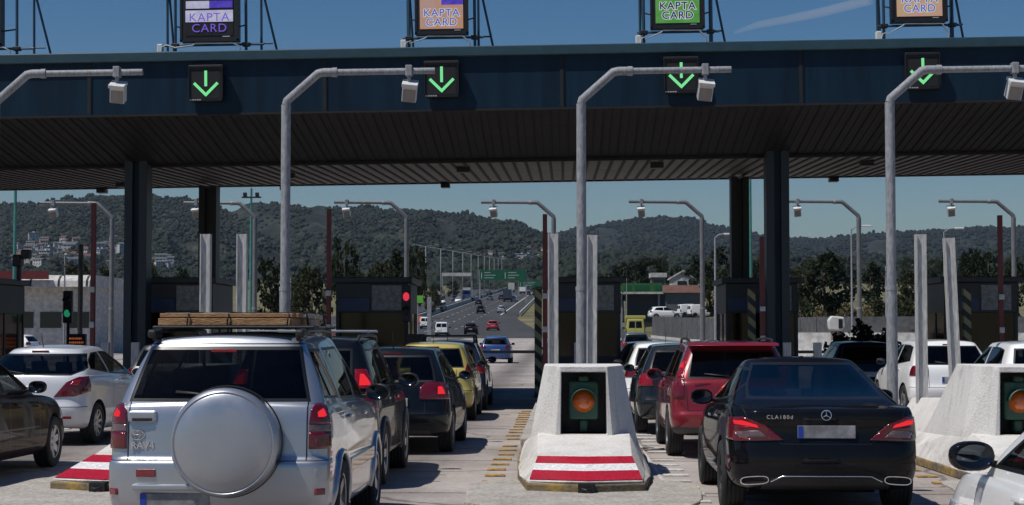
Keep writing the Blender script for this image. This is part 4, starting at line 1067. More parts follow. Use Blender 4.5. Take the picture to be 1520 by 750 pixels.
M['green_on'] = emis('green_signal', (0.03, 0.40, 0.20), .55)
M['red_on'] = emis('red_signal', (1.0, 0.05, 0.10), .9)
M['amber_on'] = emis('amber_matrix', (1.0, 0.25, 0.10), 0.35)
M['teal_pole'] = simple('teal_pole', (0.05, 0.20, 0.17), 0.5, var=0.2)
M['visor'] = simple('green_lamp_hood', (0.035, 0.10, 0.065), 0.5, var=0.25)
M['sign_green'] = simple('road_sign_green', (0.005, 0.095, 0.045), 0.4, var=0.1)
M['sign_white'] = simple('road_sign_white', (0.55, 0.56, 0.55), 0.5, var=0.05)
M['lime'] = simple('lime_panel', (0.12, 0.42, 0.05), 0.5, var=0.2)
M['wall_white'] = two_tone('white_render', (0.42, 0.41, 0.39), (0.55, 0.54, 0.52), 0.3, 3.0)
M['wall_grey'] = two_tone('grey_panel_wall', (0.075, 0.08, 0.085), (0.11, 0.115, 0.12), 0.3, 3.0)
M['station_green'] = simple('station_green', (0.035, 0.12, 0.03), 0.5, var=0.3)
M['roof_red'] = two_tone('clay_tiles', (0.095, 0.052, 0.042), (0.15, 0.08, 0.062), 0.8, 6.0)
M['window'] = simple('dark_window', (0.02, 0.025, 0.03), 0.1, var=0)
M['wood'] = two_tone('sawn_timber', (0.30, 0.15, 0.07), (0.50, 0.31, 0.16), 4.0, 30.0, 0.8, (1, 6, 6))
M['wood_pale'] = two_tone('pale_timber', (0.42, 0.36, 0.28), (0.58, 0.51, 0.41), 4.0, 30.0, 0.8, (6, 1, 6))

# ------------------------------------------------------------------ terrain
def gz(Y):
    if Y < 90: return 0.0
    if Y < 330: return 0.5*0.00015*(Y-90)**2
    return 4.32 + 0.036*(Y-330)
def bank(X, Y):
    t = max(0.0, min(1.0, (Y-118)/60.0)) ; s = max(0.0, min(1.0, (X-(16 if Y < 200 else 10))/18.0))
    l = max(0.0, min(1.0, (-X-48)/30.0))
    return (t*s*2.2) + t*l*1.2

def sheet(name, rows, mat, dz, kind='structure', base=False):
    """rows: [(Y, x0, x1)], follows the road profile"""
    mb = MB(); prev = None
    for (Y, x0, x1) in rows:
        vs = []
        for i in range(7):
            X = lerp(x0, x1, i/6.0); vs.append(mb.bm.verts.new((X, Y, gz(Y)+dz)))
        if prev:
            for i in range(6): mb.bm.faces.new((prev[i], prev[i+1], vs[i+1], vs[i]))
        prev = vs
    o = mb.build(name, mat, smooth=60); o['kind'] = kind
    return o
def yrange(a, b, n): return [lerp(a, b, i/n) for i in range(n+1)]

# ground
mb = MB(); xs = [-6000, -3000, -1500, -800, -400, -200] + list(range(-120, 121, 8)) + [200, 400, 800, 1500, 3000, 6000]
ys = [-400, -150, -60, 0, 40, 80, 100] + list(range(110, 421, 10)) + [460, 520, 600, 700, 800, 950, 1100, 1300, 1500, 1800]
g = [[mb.bm.verts.new((x, y, gz(y)-0.12+bank(x, y)+(noise.noise(Vector((x*.02, y*.02, 0)))*.6*min(1, max(0, (y-200)/100)) if abs(x+15) > 40 else 0))) for x in xs] for y in ys]
for a, b in zip(g[:-1], g[1:]):
    for i in range(len(xs)-1): mb.bm.faces.new((a[i], a[i+1], b[i+1], b[i]))
o = mb.build('ground', 'earth', smooth=60); o['kind'] = 'structure'
sheet('plaza_road', [(y, -60, 46) for y in (-60, 0, 30, 60, 90, 100, 108)] + [(y, -60, lerp(46, 15, (y-108)/40) if y < 148 else 15) for y in yrange(116, 206, 9)], 'plaza', 0.0)
sheet('highway', [(y, lerp(-46, -28.3, min(1, (y-206)/60)), lerp(-1, -9.5, min(1, (y-206)/130))) for y in yrange(206, 1250, 70)], 'asphalt', 0.004)
sheet('opposite_carriageway', [(y, -46, -28.5) for y in yrange(266, 1250, 66)], 'asphalt', 0.004)
sheet('slip_road', [(y, lerp(-0.9, 14, ((y-206)/90)**1.6), lerp(15, 40, ((y-206)/90)**1.3)) for y in yrange(206, 296, 14)], 'asphalt', 0.004)
# painted lines
mb = MB()
def line(x0f, w, ya, yb, step, dash=None):
    y = ya
    while y < yb:
        y2 = min(yb, y + (dash[0] if dash else step))
        a, b = x0f(y), x0f(y2)
        mb._add([(a-w/2, y, gz(y)+.011), (a+w/2, y, gz(y)+.011), (b+w/2, y2, gz(y2)+.011), (b-w/2, y2, gz(y2)+.011)], [(0, 1, 2, 3)])
        y = y2 + (dash[1] if dash else 0)
line(lambda y: -13.2, .28, 356, 1200, 10)
line(lambda y: -26.3, .28, 285, 1200, 10)
for x in (-16.5, -19.8, -23.1): line(lambda y, x=x: x, .11, 212, 1000, 6, (6, 10))
for x in (-38, -34): line(lambda y, x=x: x, .11, 270, 1000, 6, (6, 10))
o = mb.build('lane_lines', 'road_white'); o['kind'] = 'structure'
mb = MB()
rr = random.Random(3)
for k in (-2, -1, 0, 1, 2):
    for (xx, hw) in ((5*k-1.02, .12),):
        y = 16.0
        while y < 38:
            if rr.random() > .06:
                dx, dy = rr.uniform(-.02, .02), rr.uniform(-.03, .03)
                x_ = xx + .10*max(0, (19.5-y))*.6
                mb.box(x_-hw*rr.uniform(.8, 1.05)+dx, x_+hw*rr.uniform(.8, 1.05)+dx, y+dy, y+dy+.17, .001, .02)
            y += .88
o = mb.build('rumble_strip_yellow', 'road_yellow', bevel=.006); o['kind'] = 'structure'
mb = MB()
for k in (-2, -1, 0, 1, 2):
    y = 16.5
    while y < 38:
        xx = 5*k+1.08
        if rr.random() > .08: mb.box(xx-.15*rr.uniform(.7, 1.1), xx+.15*rr.uniform(.7, 1.1), y, y+.2, .001, .016)
        y += .8
    mb.box(5*k+.885, 5*k+.925, 17, 39, .001, .006)
o = mb.build('rumble_strip_white', 'road_white', bevel=.006); o['kind'] = 'structure'

# raised islands between the lanes
for k in range(-3, 4):
    mb = MB(); mb.prism([(5*k-.84, 25.4), (5*k+.84, 25.4), (5*k+.84, 62.5), (5*k, 63.3), (5*k-.84, 62.5)], -.05, .15, 'z')
    o = mb.build('traffic_island', 'kerb', bevel=.02); o['kind'] = 'structure'
# broken concrete aprons in front of the barriers
for k in (-1, 0, 1):
    mb = MB(); pts = []
    for i in range(26):
        a = 2*math.pi*i/26; r_ = 1 + .16*noise.noise(Vector((math.cos(a)*2, math.sin(a)*2, k*3.3)))
        pts.append((5*k + 1.22*r_*math.copysign(abs(math.cos(a))**.55, math.cos(a)), 18.3 + 1.75*r_*math.copysign(abs(math.sin(a))**.55, math.sin(a))))
    mb.prism(pts, -.02, .028, 'z'); o = mb.build('concrete_patch', 'kerb', bevel=.012); o['kind'] = 'structure'

# ------------------------------------------------------------------ concrete barrier noses with warning lamp
ISL = {-3: 'far left island', -2: 'island beside the brown saloon', -1: 'island left of the silver off-road car', 0: 'middle island', 1: 'island right of the black saloon', 2: 'right-hand island', 3: 'far right island'}
def ringmesh(mb, rings, closed=True):
    vr = [[mb.bm.verts.new(p) for p in r] for r in rings]
    n = len(vr[0])
    for a, b in zip(vr[:-1], vr[1:]):
        for j in range(n): mb.bm.faces.new((a[j], a[(j+1) % n], b[(j+1) % n], b[j]))
    mb.bm.faces.new(vr[0][::-1]); mb.bm.faces.new(vr[-1])
def sec(Y, pts, yc=0.0):
    """symmetric section: pts from bottom right to top right"""
    return [(x, Y, z) for (x, z) in pts] + [(0, Y-yc, pts[-1][1])] + [(-x, Y, z) for (x, z) in pts[::-1]] + [(0, Y-yc, pts[0][1])]
def make_barrier():
    root = empty('concrete_barrier', (0, 0, 0))
    # solid block with a lamp recess
    b = MB()
    ringmesh(b, [sec(20.28, [(.33, .10), (.33, .46), (.272, 1.28)]), sec(20.66, [(.74, .10), (.62, .46), (.46, 1.29)]), sec(21.6, [(.78, .10), (.62, .42), (.46, 1.29)]), sec(23.3, [(.80, .10), (.52, .36), (.30, .81)]), sec(25.4, [(.80, .10), (.5, .34), (.26, .74)])])
    blk = b.build('tmp', 'barrier'); c = MB(); c.prism([(-.268, .50), (.268, .50), (.258, 1.215), (-.258, 1.215)], 20.0, 20.78, 'y'); cut = c.build('tmpc', 'barrier')
    md = blk.modifiers.new('b', 'BOOLEAN'); md.object = cut; md.solver = 'EXACT'
    sm = blk.modifiers.new('bv', 'BEVEL'); sm.width = .03; sm.segments = 2; sm.angle_limit = R(30)
    dg = bpy.context.evaluated_depsgraph_get(); me = bpy.data.meshes.new_from_object(blk.evaluated_get(dg))
    bpy.data.objects.remove(blk); bpy.data.objects.remove(cut)
    body = MB(); body.bm.from_mesh(me)
    n = MB()
    ringmesh(n, [sec(18.36, [(.60, .10), (.595, .125), (.59, .13)], .20), sec(19.3, [(.72, .10), (.66, .15), (.515, .315)], .10), sec(20.34, [(.76, .10), (.68, .22), (.53, .50)]), sec(21.0, [(.77, .10), (.69, .24), (.54, .50)])])
    nb = n.build('tmp', 'barrier', bevel=.018); me2 = bpy.data.meshes.new_from_object(nb.evaluated_get(bpy.context.evaluated_depsgraph_get())); bpy.data.objects.remove(nb)
    body.bm.from_mesh(me2)
    o = body.build('body', 'barrier', root)
    k = MB(); k.prism([(-.62, 18.33), (0, 18.10), (.62, 18.33), (.75, 19.8), (.82, 22.3), (.82, 25.4), (-.82, 25.4), (-.82, 22.3), (-.75, 19.8)], 0, .105, 'z'); k.build('painted_base', 'black_yellow', root, bevel=.015)
    # stripes over the sloping nose
    def nose(t, s):  # t along the slope, s -1..1 across
        x = lerp(.592, .517, t)*s; y = lerp(18.36, 19.3, t) - (1-abs(s))*lerp(.20, .10, t); z = lerp(.13, .315, t)
        return (x, y-.004, z+.006)
    for (a, b_, m) in ((.03, .40, 'red_tape'), (.40, .68, 'white_tape'), (.68, .99, 'red_tape')):
        s = MB(); s._add([nose(a, -1), nose(a, 0), nose(a, 1), nose(b_, 1), nose(b_, 0), nose(b_, -1)], [(0, 1, 4, 5), (1, 2, 3, 4)])
        st = s.build('warning_stripe', m, root); so_ = st.modifiers.new('t', 'SOLIDIFY'); so_.thickness = .003
    # lamp in the recess
    s = MB(); s.box(-.255, .255, 20.74, 20.775, .505, 1.21); h = s.build('lamp_housing', 'darkcol', root)
    s = MB(); s.box(-.17, .17, 20.46, 20.72, .66, 1.10); s.box(-.05, .05, 20.5, 20.7, .51, .66); s.box(-.06, .06, 20.45, 20.60, 1.10, 1.16); lb = s.build('lamp_body', 'visor', h, bevel=.03)
    s = MB(); s.lathe([(.0, -.075), (.05, -.068), (.09, -.045), (.118, 0), (.13, .03)], (0, 20.44, .87), 'y', 32); s.build('lamp_lens', 'amber', h, smooth=60)
    s = MB(); R1, R2 = .145, .152
    for r_, y0, y1 in ((R2, 20.30, 20.47),):
        prev = None
        for i in range(15):
            a = R(5) + i*R(170)/14
            cur = [s.bm.verts.new((r_*math.cos(a), yy, .87 + r_*math.sin(a))) for yy in (y0, y1)]
            if prev: s.bm.faces.new((prev[0], prev[1], cur[1], cur[0])).smooth = True
            prev = cur
    vz = s.build('lamp_visor', 'visor', h); md = vz.modifiers.new('t', 'SOLIDIFY'); md.thickness = .008
    # steel tow eye on the front
    s = MB(); s.box(-.085, .085, 18.05, 18.2, .02, .125); s.tube([(-.05, 18.04, .07), (0, 18.0, .06), (.05, 18.04, .07)], .015, 8); s.build('anchor_plate', 'darkcol', root, bevel=.01)
    return root
nose0 = make_barrier()
for c_ in bpy.data.objects:
    if c_.parent == nose0 or (c_.parent and c_.parent.parent == nose0): c_.data.transform(Matrix.Translation((0, -18.4, 0)))
KM = None
NOSE_L = {0: 'pale concrete barrier with red stripes and amber lamp on the middle island', -1: 'striped concrete barrier half hidden behind the silver off-road car', 1: 'concrete barrier with amber lamp right of the black saloon'}
for k in (0, -1, 1):
    r_ = nose0 if k == 0 else copy_tree(nose0)
    r_.location = (5*k + (.02 if k == 0 else (0.05 if k == 1 else .0)), 18.4, 0); r_.rotation_euler = (0, 0, R(-6) if k == -1 else 0); tag(r_, NOSE_L[k], 'barrier', 'concrete barriers at the ends of the islands')

# ------------------------------------------------------------------ tall guard posts
def make_guard():
    root = empty('guard_post', (0, 0, 0))
    m = MB(); m.box(-.072, -.054, -.07, .07, 0, 3.0); m.box(.054, .072, -.07, .07, 0, 3.0); m.box(-.054, .054, -.03, -.018, 0, 3.0)
    m.build('beam', 'post', root)
    m = MB(); m.box(-.14, .14, -.14, .14, 0, .02)
    m.build('base_plate', 'steel', root)
    return root
gp = make_guard(); first = True
GP = [(-1, -.30, 3.07, 0, 'left'), (-1, .22, 3.07, 0, 'right'), (0, -.36, 3.06, 0, 'left'), (0, .17, 3.04, .006, 'right'), (1, -.20, 3.05, 0, 'left'), (1, .30, 3.0, -.035, 'right')]
GL = ['left pale steel post of the pair behind the silver off-road car', 'right pale steel post of the pair behind the silver off-road car', 'pale steel post on the left of the middle island pole', 'worn pale steel post just right of the middle island pole', 'upright pale steel post on the island right of the black saloon', 'leaning pale steel post on the island right of the black saloon']
for (k, dx, h, tilt, _), lb in zip(GP, GL):
    r_ = gp if first else copy_tree(gp); first = False
    r_.location = (5*k+dx, 24.75 if k else 24.6, .0); r_.scale = (1, 1, h/3.0); r_.rotation_euler = (0, tilt, 0); tag(r_, lb, 'post', 'tall steel guard posts')
    if k == 0 or True: r_.location.z = .0

# ------------------------------------------------------------------ camera poles
def make_pole(front=True):
    root = empty('camera_pole', (0, 0, 0)); d = 1 if front else -1
    m = MB(); m.tube([(0, 0, 0), (0, 0, 2.4)], .092, 20); m.tube([(0, 0, 2.4), (0, 0, 5.46)], .080, 20); p = m.build('pole', 'steel' if front else 'steel_dark', root, smooth=50)
    m = MB(); m.tube([(0, 0, 2.36), (0, 0, 2.43)], .098, 20); m.build('collar', 'steel', p, smooth=50)
    m = MB(); m.tube([(0, 0, 5.46), (d*.02, 0, 5.53), (d*.53, 0, 5.98), (d*.62, 0, 6.0), (d*.80, 0, 6.0)], .072, 18); m.tube([(d*.82, 0, 6.0), (d*2.48, 0, 6.02)], .054, 16)
    a = m.build('arm', 'steel' if front else 'steel_dark', root, smooth=50)
    m = MB(); m.tube([(d*.77, 0, 6.0), (d*.85, 0, 6.0)], .080, 18); m.build('flange', 'steel', a, smooth=50)
    m = MB(); m.box(d*2.05-.055, d*2.05+.055, -.085, .085, 5.93, 6.11); m.box(d*2.05-.03, d*2.05+.03, -.03, .03, 5.80, 5.93); m.build('clamp', 'steel', a, bevel=.01)
    M4 = Matrix.Translation((d*2.06, 0, 5.69)) @ Matrix.Rotation(R(24), 4, 'X') @ Matrix.Rotation(R(6*d), 4, 'Y')
    m = MB(); m.box(-.12, .12, -.05, .16, -.19, .10, mat=M4); hb = m.build('camera_housing', 'housing', root, bevel=.012)
    m = MB(); m.box(-.105, .105, -.062, -.045, -.185, .03, mat=M4); m.build('front_panel', 'housing_f', hb)
    m = MB(); m.box(-.13, .13, -.13, .17, .085, .14, mat=M4); m.build('sun_shield', 'housing', hb, bevel=.004)
    m = MB(); m.box(-.17, .17, -.17, .17, 0, .025); m.build('base_plate', 'steel', root)
    return root
fp = make_pole(True)
FL = {-2: 'grey camera pole at left edge whose arm reaches over the first green arrow', -1: 'grey camera pole rising behind the wood-laden silver off-road car', 0: 'grey camera pole rising behind the middle concrete barrier', 1: 'grey camera pole rising behind the right concrete barrier'}
for i, k in enumerate((-2, -1, 0, 1)):
    r_ = fp if i == 0 else copy_tree(fp)
    r_.location = ((-9.72, -4.83, .08, 5.16)[i], 28.9, 0); tag(r_, FL[k], 'camera pole', 'bent camera poles in front of the canopy')
rp = make_pole(False)
RL = ['bent pole left of the front canopy column, far side of the booths', 'bent pole right of the thick black rear column on the left', 'bent pole above the booth with the red signal', 'bent pole beyond the booths, above the middle island', 'bent pole left of the right rear canopy column', 'bent pole over the white concrete wall on the right', 'bent pole above the rightmost booth']
for i, px in enumerate((161, 376, 603, 822, 1042, 1273, 1500)):
    r_ = rp if i == 0 else copy_tree(rp)
    r_.location = (at(px, 59.5), 59.5, .10); r_.rotation_euler = (0, 0, R(rnd.uniform(-3, 3))); tag(r_, RL[i], 'camera pole', 'bent camera poles beyond the booths')
# ------------------------------------------------------------------ toll canopy
TILT = 0.013
canopy = empty('toll_canopy', (CX, 36.6, 0)); canopy.rotation_euler = (0, -TILT, 0)
tag(canopy, 'dark blue toll plaza canopy spanning all lanes with ribbed dark underside', 'canopy')
XA, XB = -34.8, 35.2
def cb(name, mats, fn, bevel=0.0, parent=None):
    m = MB(); fn(m); return m.build(name, mats, parent or canopy, bevel=bevel)
def _fascia(m):
    m.box(XA, XB, 0.0, .12, 6.40, 7.50)
    x = at(130, 36.6) - CX - 30
    while x < XB:
        if x > XA:
            m.box(x-.035, x+.035, -.012, 0.0, 6.405, 7.495, 1); m.box(x+.04, x+.055, -.02, 0.0, 6.405, 7.495, 0)
        x += 5.0
cb('fascia', ['fascia', 'seam'], _fascia)
cb('coping', 'coping', lambda m: (m.box(XA, XB, -.10, .5, 7.50, 7.71)), .02)
cb('drip_edge', 'seam', lambda m: m.box(XA, XB, -.02, .10, 6.355, 6.397))
A, B, D = (0.10, 6.39), (4.6, 5.76), (14.3, 6.10)
def _soffit(m):
    m.prism([A, B, (B[0], B[1]+.08), (A[0], A[1]+.08)], XA, XB, 'x', 0)
    x = XA
    while x < XB:
        m.prism([(A[0], A[1]-.022), (B[0], B[1]-.022), (B[0], B[1]-.001), (A[0], A[1]-.001)], x, x+.035, 'x', 1)
        m.prism([(A[0], A[1]-.012), (B[0], B[1]-.012), (B[0], B[1]-.001), (A[0], A[1]-.001)], x+.18, x+.195, 'x', 1)
        x += .38
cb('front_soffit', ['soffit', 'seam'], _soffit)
def _soffit2(m):
    m.prism([(B[0]+.04, B[1]+.03), D, (D[0], D[1]+.08), (B[0]+.04, B[1]+.11)], XA, XB, 'x', 0)
    x = XA
    while x < XB:
        m.prism([(B[0]+.04, B[1]+.005), (D[0], D[1]-.03), (D[0], D[1]-.001), (B[0]+.04, B[1]+.029)], x, x+.07, 'x', 1)
        x += .30
cb('rear_soffit', ['soffit_lit', 'seam'], _soffit2)
cb('soffit_trim', 'seam', lambda m: m.box(XA, XB, B[0]-.06, B[0]+.05, B[1]-.05, B[1]+.04))
cb('rear_edge', 'fascia', lambda m: m.box(XA, XB, D[0], D[0]+.12, D[1]-.04, 7.3))
cb('roof_deck', 'coping', lambda m: m.prism([(.5, 7.62), (D[0], 7.30), (D[0], 7.22), (.5, 7.5)], XA, XB, 'x'))
for (px, py, Y) in ((180, 256, 48.5), (692, 238, 44), (980, 233, 43.5), (1290, 232, 44), (430, 246, 45.5)):
    x = at(px, Y)-CX; z = lerp(B[1], D[1], (Y-36.6-4.6)/9.7)
    cb('ceiling_lamp', 'darkcol', lambda m: m.box(x-.16, x+.16, Y-36.75, Y-36.45, z-.12, z+.02), .01)
for (px) in (150, 425, 665, 1240):
    x = at(px, 50.9)-CX
    cb('rear_lamp', 'darkcol', lambda m: m.box(x-.13, x+.13, 14.05, 14.4, 5.93, 6.05), .01)
# columns stand vertically on the islands
def column(X, Y, wdt, top, mat, label):
    root = empty('canopy_column', (X, Y, 0.1)); tag(root, label, 'column', 'steel columns carrying the canopy')
    m = MB(); m.box(-wdt/2, -wdt*.14, -.28, .28, 0, top); m.box(wdt*.14, wdt/2, -.28, .28, 0, top); m.build('flange', mat[0], root, bevel=.012)
    m = MB(); m.box(-wdt*.14, wdt*.14, -.16, .16, 0, top-.05); m.build('web', mat[1], root)
    m = MB(); m.box(-wdt*.75, wdt*.75, -.45, .45, 0, .05); m.build('base_plate', 'darkcol', root, bevel=.01)
CL = [('blue black double column in front, left of the silver off-road car', 'thick black column at the back, left of the silver off-road car'), ('blue black double column in front, above the black saloon', 'thick black column at the back, above the red estate')]
for (px, top), (lf, lb) in zip(((200, 5.62), (1152, 5.82)), CL): column(at(px, 41), 41.0, .53, top, ('column', 'fascia'), lf)
for (px, top), (lf, lb) in zip(((307, 5.72), (1097, 5.94)), CL): column(at(px, 49.3), 49.3, .50, top, ('darkcol', 'darkcol'), lb)

# ------------------------------------------------------------------ arrow panels on the fascia
def ctilt(X): return TILT*(X-CX)
AR = ['lane signal with green arrow left of the first pole', 'lane signal with green arrow at the tip of the second camera pole arm', 'lane signal with green arrow crossed by a camera pole arm', 'lane signal with green arrow hidden behind the right pole bend']
for i, px in enumerate((301, 655, 1012, 1369)):
    X = at(px, 36.45); Z = 6.99 + ctilt(X)
    root = empty('lane_signal', (X, 36.43, Z)); root.rotation_euler = (0, -TILT, 0); tag(root, AR[i], 'lane signal', 'green arrow signals on the canopy front')
    m = MB(); m.box(-.34, .34, -.03, .13, -.36, .36); m.box(-.36, .36, -.06, .10, .36, .40); m.box(-.36, -.34, -.06, .1, -.3, .36); m.box(.34, .36, -.06, .1, -.3, .36); m.build('housing', 'ledblack', root, bevel=.01)
    m = MB(); m.box(-.30, .30, -.036, -.031, -.31, .31); m.build('screen', 'seam', root)
    m = MB(); y = -.040
    m.bar((0, y, .28), (0, y, -.05), .058, .006); m.bar((-.25, y, .02), (.0, y-.001, -.23), .006, .060); m.bar((.25, y, .02), (-.020, y-.002, -.25), .006, .060)
    m.build('arrow', 'arrow', root)
    m = MB()
    for q in range(5): m.box(-.34+q*.05, -.305+q*.05, -.034, -.031, -.345, -.32)
    m.build('maker_mark', 'cable', root)

# ------------------------------------------------------------------ LED boards above the canopy on trestles
M['led_white'] = led('led_white', (.75, .75, .95), (.60, .60, .9), .85); M['led_purple'] = led('led_purple', (.09, .06, .55), (.14, .10, .70), .9)
M['led_orange'] = led('led_orange', (.72, .34, .17), (.62, .42, .38), .85, 5); M['led_green'] = led('led_green', (.10, .40, .09), (.17, .50, .13), .8, 5)
M['led_peach'] = led('led_peach', (.72, .42, .40), (.70, .50, .25), .85, 5)
M['t_blue'] = emis('led_text_blue', (.13, .16, .60), .8); M['t_white'] = emis('led_text_white', (.8, .85, .95), .8); M['t_navy'] = emis('led_text_navy', (.02, .05, .16), .5); M['t_purple'] = emis('led_text_purple', (.22, .13, .68), .9)
M['led_black'] = simple('led_off', (.008, .008, .012), .5, var=0)
LB = ['purple and white LED board reading KAPTA CARD above the leftmost arrow', 'orange LED board with purple corner reading KAPTA CARD above the second arrow', 'green LED board reading KAPTA CARD above the third arrow', 'orange LED board reading KAPTA CARD at the right end of the canopy', 'LED board out of view on the left trestle']
BOX = [(306, 57, 1.24, 'A'), (655, 48, 1.12, 'B'), (1007, 41, 1.13, 'C'), (1365, 33, 1.16, 'D'), (-52, 62, 1.2, 'A')]
def board(i):
    px, py, wd, kind = BOX[i]; Y = 36.9
    X = at(px, Y); zb = zt_(py, Y); zc = 7.70 + ctilt(X)
    root = empty('led_board', (X, Y, zb)); tag(root, LB[i], 'LED board', 'LED boards on trestles above the canopy'); root.rotation_euler = (0, -TILT, 0)
    m = MB(); m.box(-wd/2, wd/2, -.06, .22, 0, 1.12); hs = m.build('housing', 'ledblack', root, bevel=.012)
    m = MB(); h = .035; m.box(-wd/2-.01, -wd/2+h, -.075, -.05, 0, 1.13); m.box(wd/2-h, wd/2+.01, -.075, -.05, 0, 1.13); m.box(-wd/2-.01, wd/2+.01, -.075, -.05, -.01, .04); m.box(-wd/2-.01, wd/2+.01, -.075, -.05, 1.09, 1.13); m.build('bezel', 'darkcol', hs)
    sw = wd*.41; y = -.066
    def rect(n, x0, x1, z0, z1, mat, dy=0.0):
        m = MB(); m.box(x0, x1, y-.004-dy, y+.004-dy, z0, z1); return m.build(n, mat, root)
    def txt(body, x, z, size, mat, dy, off=0.0):
        t = text_obj('lettering', body, size, mat, root, .001, off, space=1.12); t.location = (x, y-.006-dy, z); t.rotation_euler = (R(90), 0, 0); t.scale = (1.04, 1, 1)
    if kind == 'A':
        rect('screen', -sw, sw, .12, 1.06, 'led_black')
        rect('header_left', -sw+.01, 0, .70, .86, 'led_white', .006); rect('header_right', .005, sw-.01, .71, .86, 'led_purple', .006)
        rect('text_band', -sw, sw, .41, .66, 'led_white', .006)
        txt('KAPTA', 0, .50, .25, 't_purple', .012); txt('CARD', 0, .27, .25, 't_purple', .008)
        rect('maker_mark', .28, .44, .085, .105, 'cable', -.004)
    else:
        base = {'B': 'led_orange', 'C': 'led_green', 'D': 'led_peach'}[kind]
        rect('screen', -sw, sw, .11, 1.06, base)
        if kind != 'C': rect('header_right', .0, sw, .62 if kind == 'B' else .66, 1.05, 'led_purple', .006)
        z2, z1 = (.245, .445) if kind == 'B' else ((.265, .465) if kind == 'C' else (.27, .47))
        if kind == 'C': txt('KAPTA', .0, z1, .22, 't_white', .006, .016); txt('CARD', .0, z2, .22, 't_white', .006, .016); txt('KAPTA', .0, z1, .22, 't_navy', .012, .003); txt('CARD', .0, z2, .22, 't_navy', .012, .003)
        else: txt('KAPTA', .0, z1, .22, 't_white', .006, .015); txt('CARD', .0, z2, .22, 't_white', .006, .015); txt('KAPTA', .0, z1, .22, 't_blue', .012, .002); txt('CARD', .0, z2, .22, 't_blue', .012, .002)
        rect('maker_mark', .27, .40, .07, .085, 'cable', -.004)
    # trestle
    tr = empty('sign_trestle', (X, Y, zc)); tr.rotation_euler = (0, -TILT, 0); tag(tr, ['navy tube trestle carrying the purple and white LED board', 'navy tube trestle carrying the orange LED board with purple corner', 'navy tube trestle carrying the green LED board', 'navy tube trestle carrying the rightmost orange LED board', 'navy tube trestle at the left edge of the canopy roof'][i], 'trestle', 'trestles holding the LED boards')
    dz = zb - zc; x1 = wd/2+(.14 if i < 4 else .30); x2 = wd/2+(.40 if i == 0 else .55) if i in (0, 4) else wd/2+.20
    for sx in (-1, 1):
        xx = sx*(x1 if sx < 0 else x1); m = MB(); m.tube([(xx, .1, 0), (xx, .1, dz+1.5)], .032, 10); m.build('upright', 'trestle', tr, smooth=50)
        m = MB(); m.tube([(sx*x2, .5, 0), (sx*x2, .5, dz+1.5)], .028, 10); m.build('upright', 'trestle', tr, smooth=50)
        m = MB(); m.tube([(sx*x2*.98, .5, dz+1.4), (sx*(x2+.34 if sx > 0 else x2-.1), .75, -.02)], .026, 10); m.build('brace', 'trestle', tr, smooth=50)
        m = MB(); m.box(xx-.08, xx+.08, .02, .18, dz-.10, dz-.02); m.build('clamp', 'darkcol', tr, bevel=.012)
        m = MB(); m.bar((sx*x1, .1, dz+.36), (sx*(wd/2-.02), .0, dz+.30), .03, .03); m.build('bracket', 'darkcol', tr)
    m = MB(); m.tube([(-x2-.08, .1, dz-.06), (x2+.12, .1, dz-.06)], .024, 10); m.build('cross_tube', 'trestle', tr, smooth=50)
    m = MB(); m.tube([(-x2, .5, dz+.02), (x2+.25, .5, dz+.02)], .018, 8); m.build('rear_tube', 'trestle', tr, smooth=50)
    m = MB(); m.box(-x2-.12, -x2+.0, .0, .16, .0, .24); m.build('junction_box', 'housing', tr, bevel=.02)
    m = MB(); pts = [(-x2-.02, -.03, .02), (-x2+.0, -.05, .16), (-x2+.10, -.05, .20), (-x1+.02, -.05, .14), (-.35, -.05, dz-.085), (-.3, -.05, dz-.04), (.2, -.05, dz-.05), (x1-.25, -.05, dz-.05), (x1-.1, -.05, .14), (x1-.12, -.04, .0)]
    m.tube(pts, .017, 8); m.build('cable', 'cable', tr, smooth=80)
for i in range(5): board(i)

# ------------------------------------------------------------------ toll booths
M['booth_glass'] = glass('booth_glass', (.045, .05, .055), .04, .12)
def make_booth():
    root = empty('toll_booth', (0, 0, 0))
    m = MB(); W, Dp = .875, 2.6
    m.box(-W, W, 0, Dp, 0, .95); m.box(-W, W, 0, Dp, 2.0, 2.72)
    for x in (-W, W-.09):
        for y in (0, 1.0, 2.1, Dp-.09): m.box(x, x+.09, y, y+.09, .95, 2.0)
    m.build('cabin', 'booth', root, bevel=.012)
    m = MB(); m.box(-W-.1, W+.1, -.12, Dp+.1, 2.72, 2.86); m.build('roof', 'booth', root, bevel=.02)
    m = MB(); m.box(-W+.09, W-.09, .03, .05, .95, 2.0); m.build('front_window', 'booth_glass', root)
    m = MB(); m.box(-W+.02, -W+.035, .1, Dp-.1, .95, 2.0); m.build('side_window', 'booth_glass', root)
    m = MB(); m.box(W-.035, W-.02, .1, Dp-.1, .95, 2.0); m.build('side_window', 'booth_glass', root)
    m = MB(); m.box(-W+.06, -.05, -.03, -.005, 2.04, 2.36); m.build('blue_panel', 'blue_panel', root, bevel=.006)
    m = MB(); m.box(.0, W-.16, -.03, -.005, 2.06, 2.66); m.build('price_poster', 'poster', root, bevel=.004)
    m = MB(); m.box(-.55, .1, .9, 1.3, .95, 1.25); m.box(-.2, .3, 1.5, 2.0, .3, 1.5); m.build('desk', 'darkcol', root)
    m = MB(); m.box(-W-.02, W+.02, -.05, -.005, .0, .12); m.build('skirting', 'booth2', root)
    return root
bt = make_booth()
BL = {-3: 'dark toll booth at the left edge beside the green signal', -2: 'dark toll booth right of the front left column', -1: 'dark toll booth with blue panel and poster left of the red signal', 0: 'narrow dark toll booth behind the middle guard posts', 1: 'dark toll booth at the foot of the right front column', 2: 'dark toll booth at the right edge with striped corner post'}
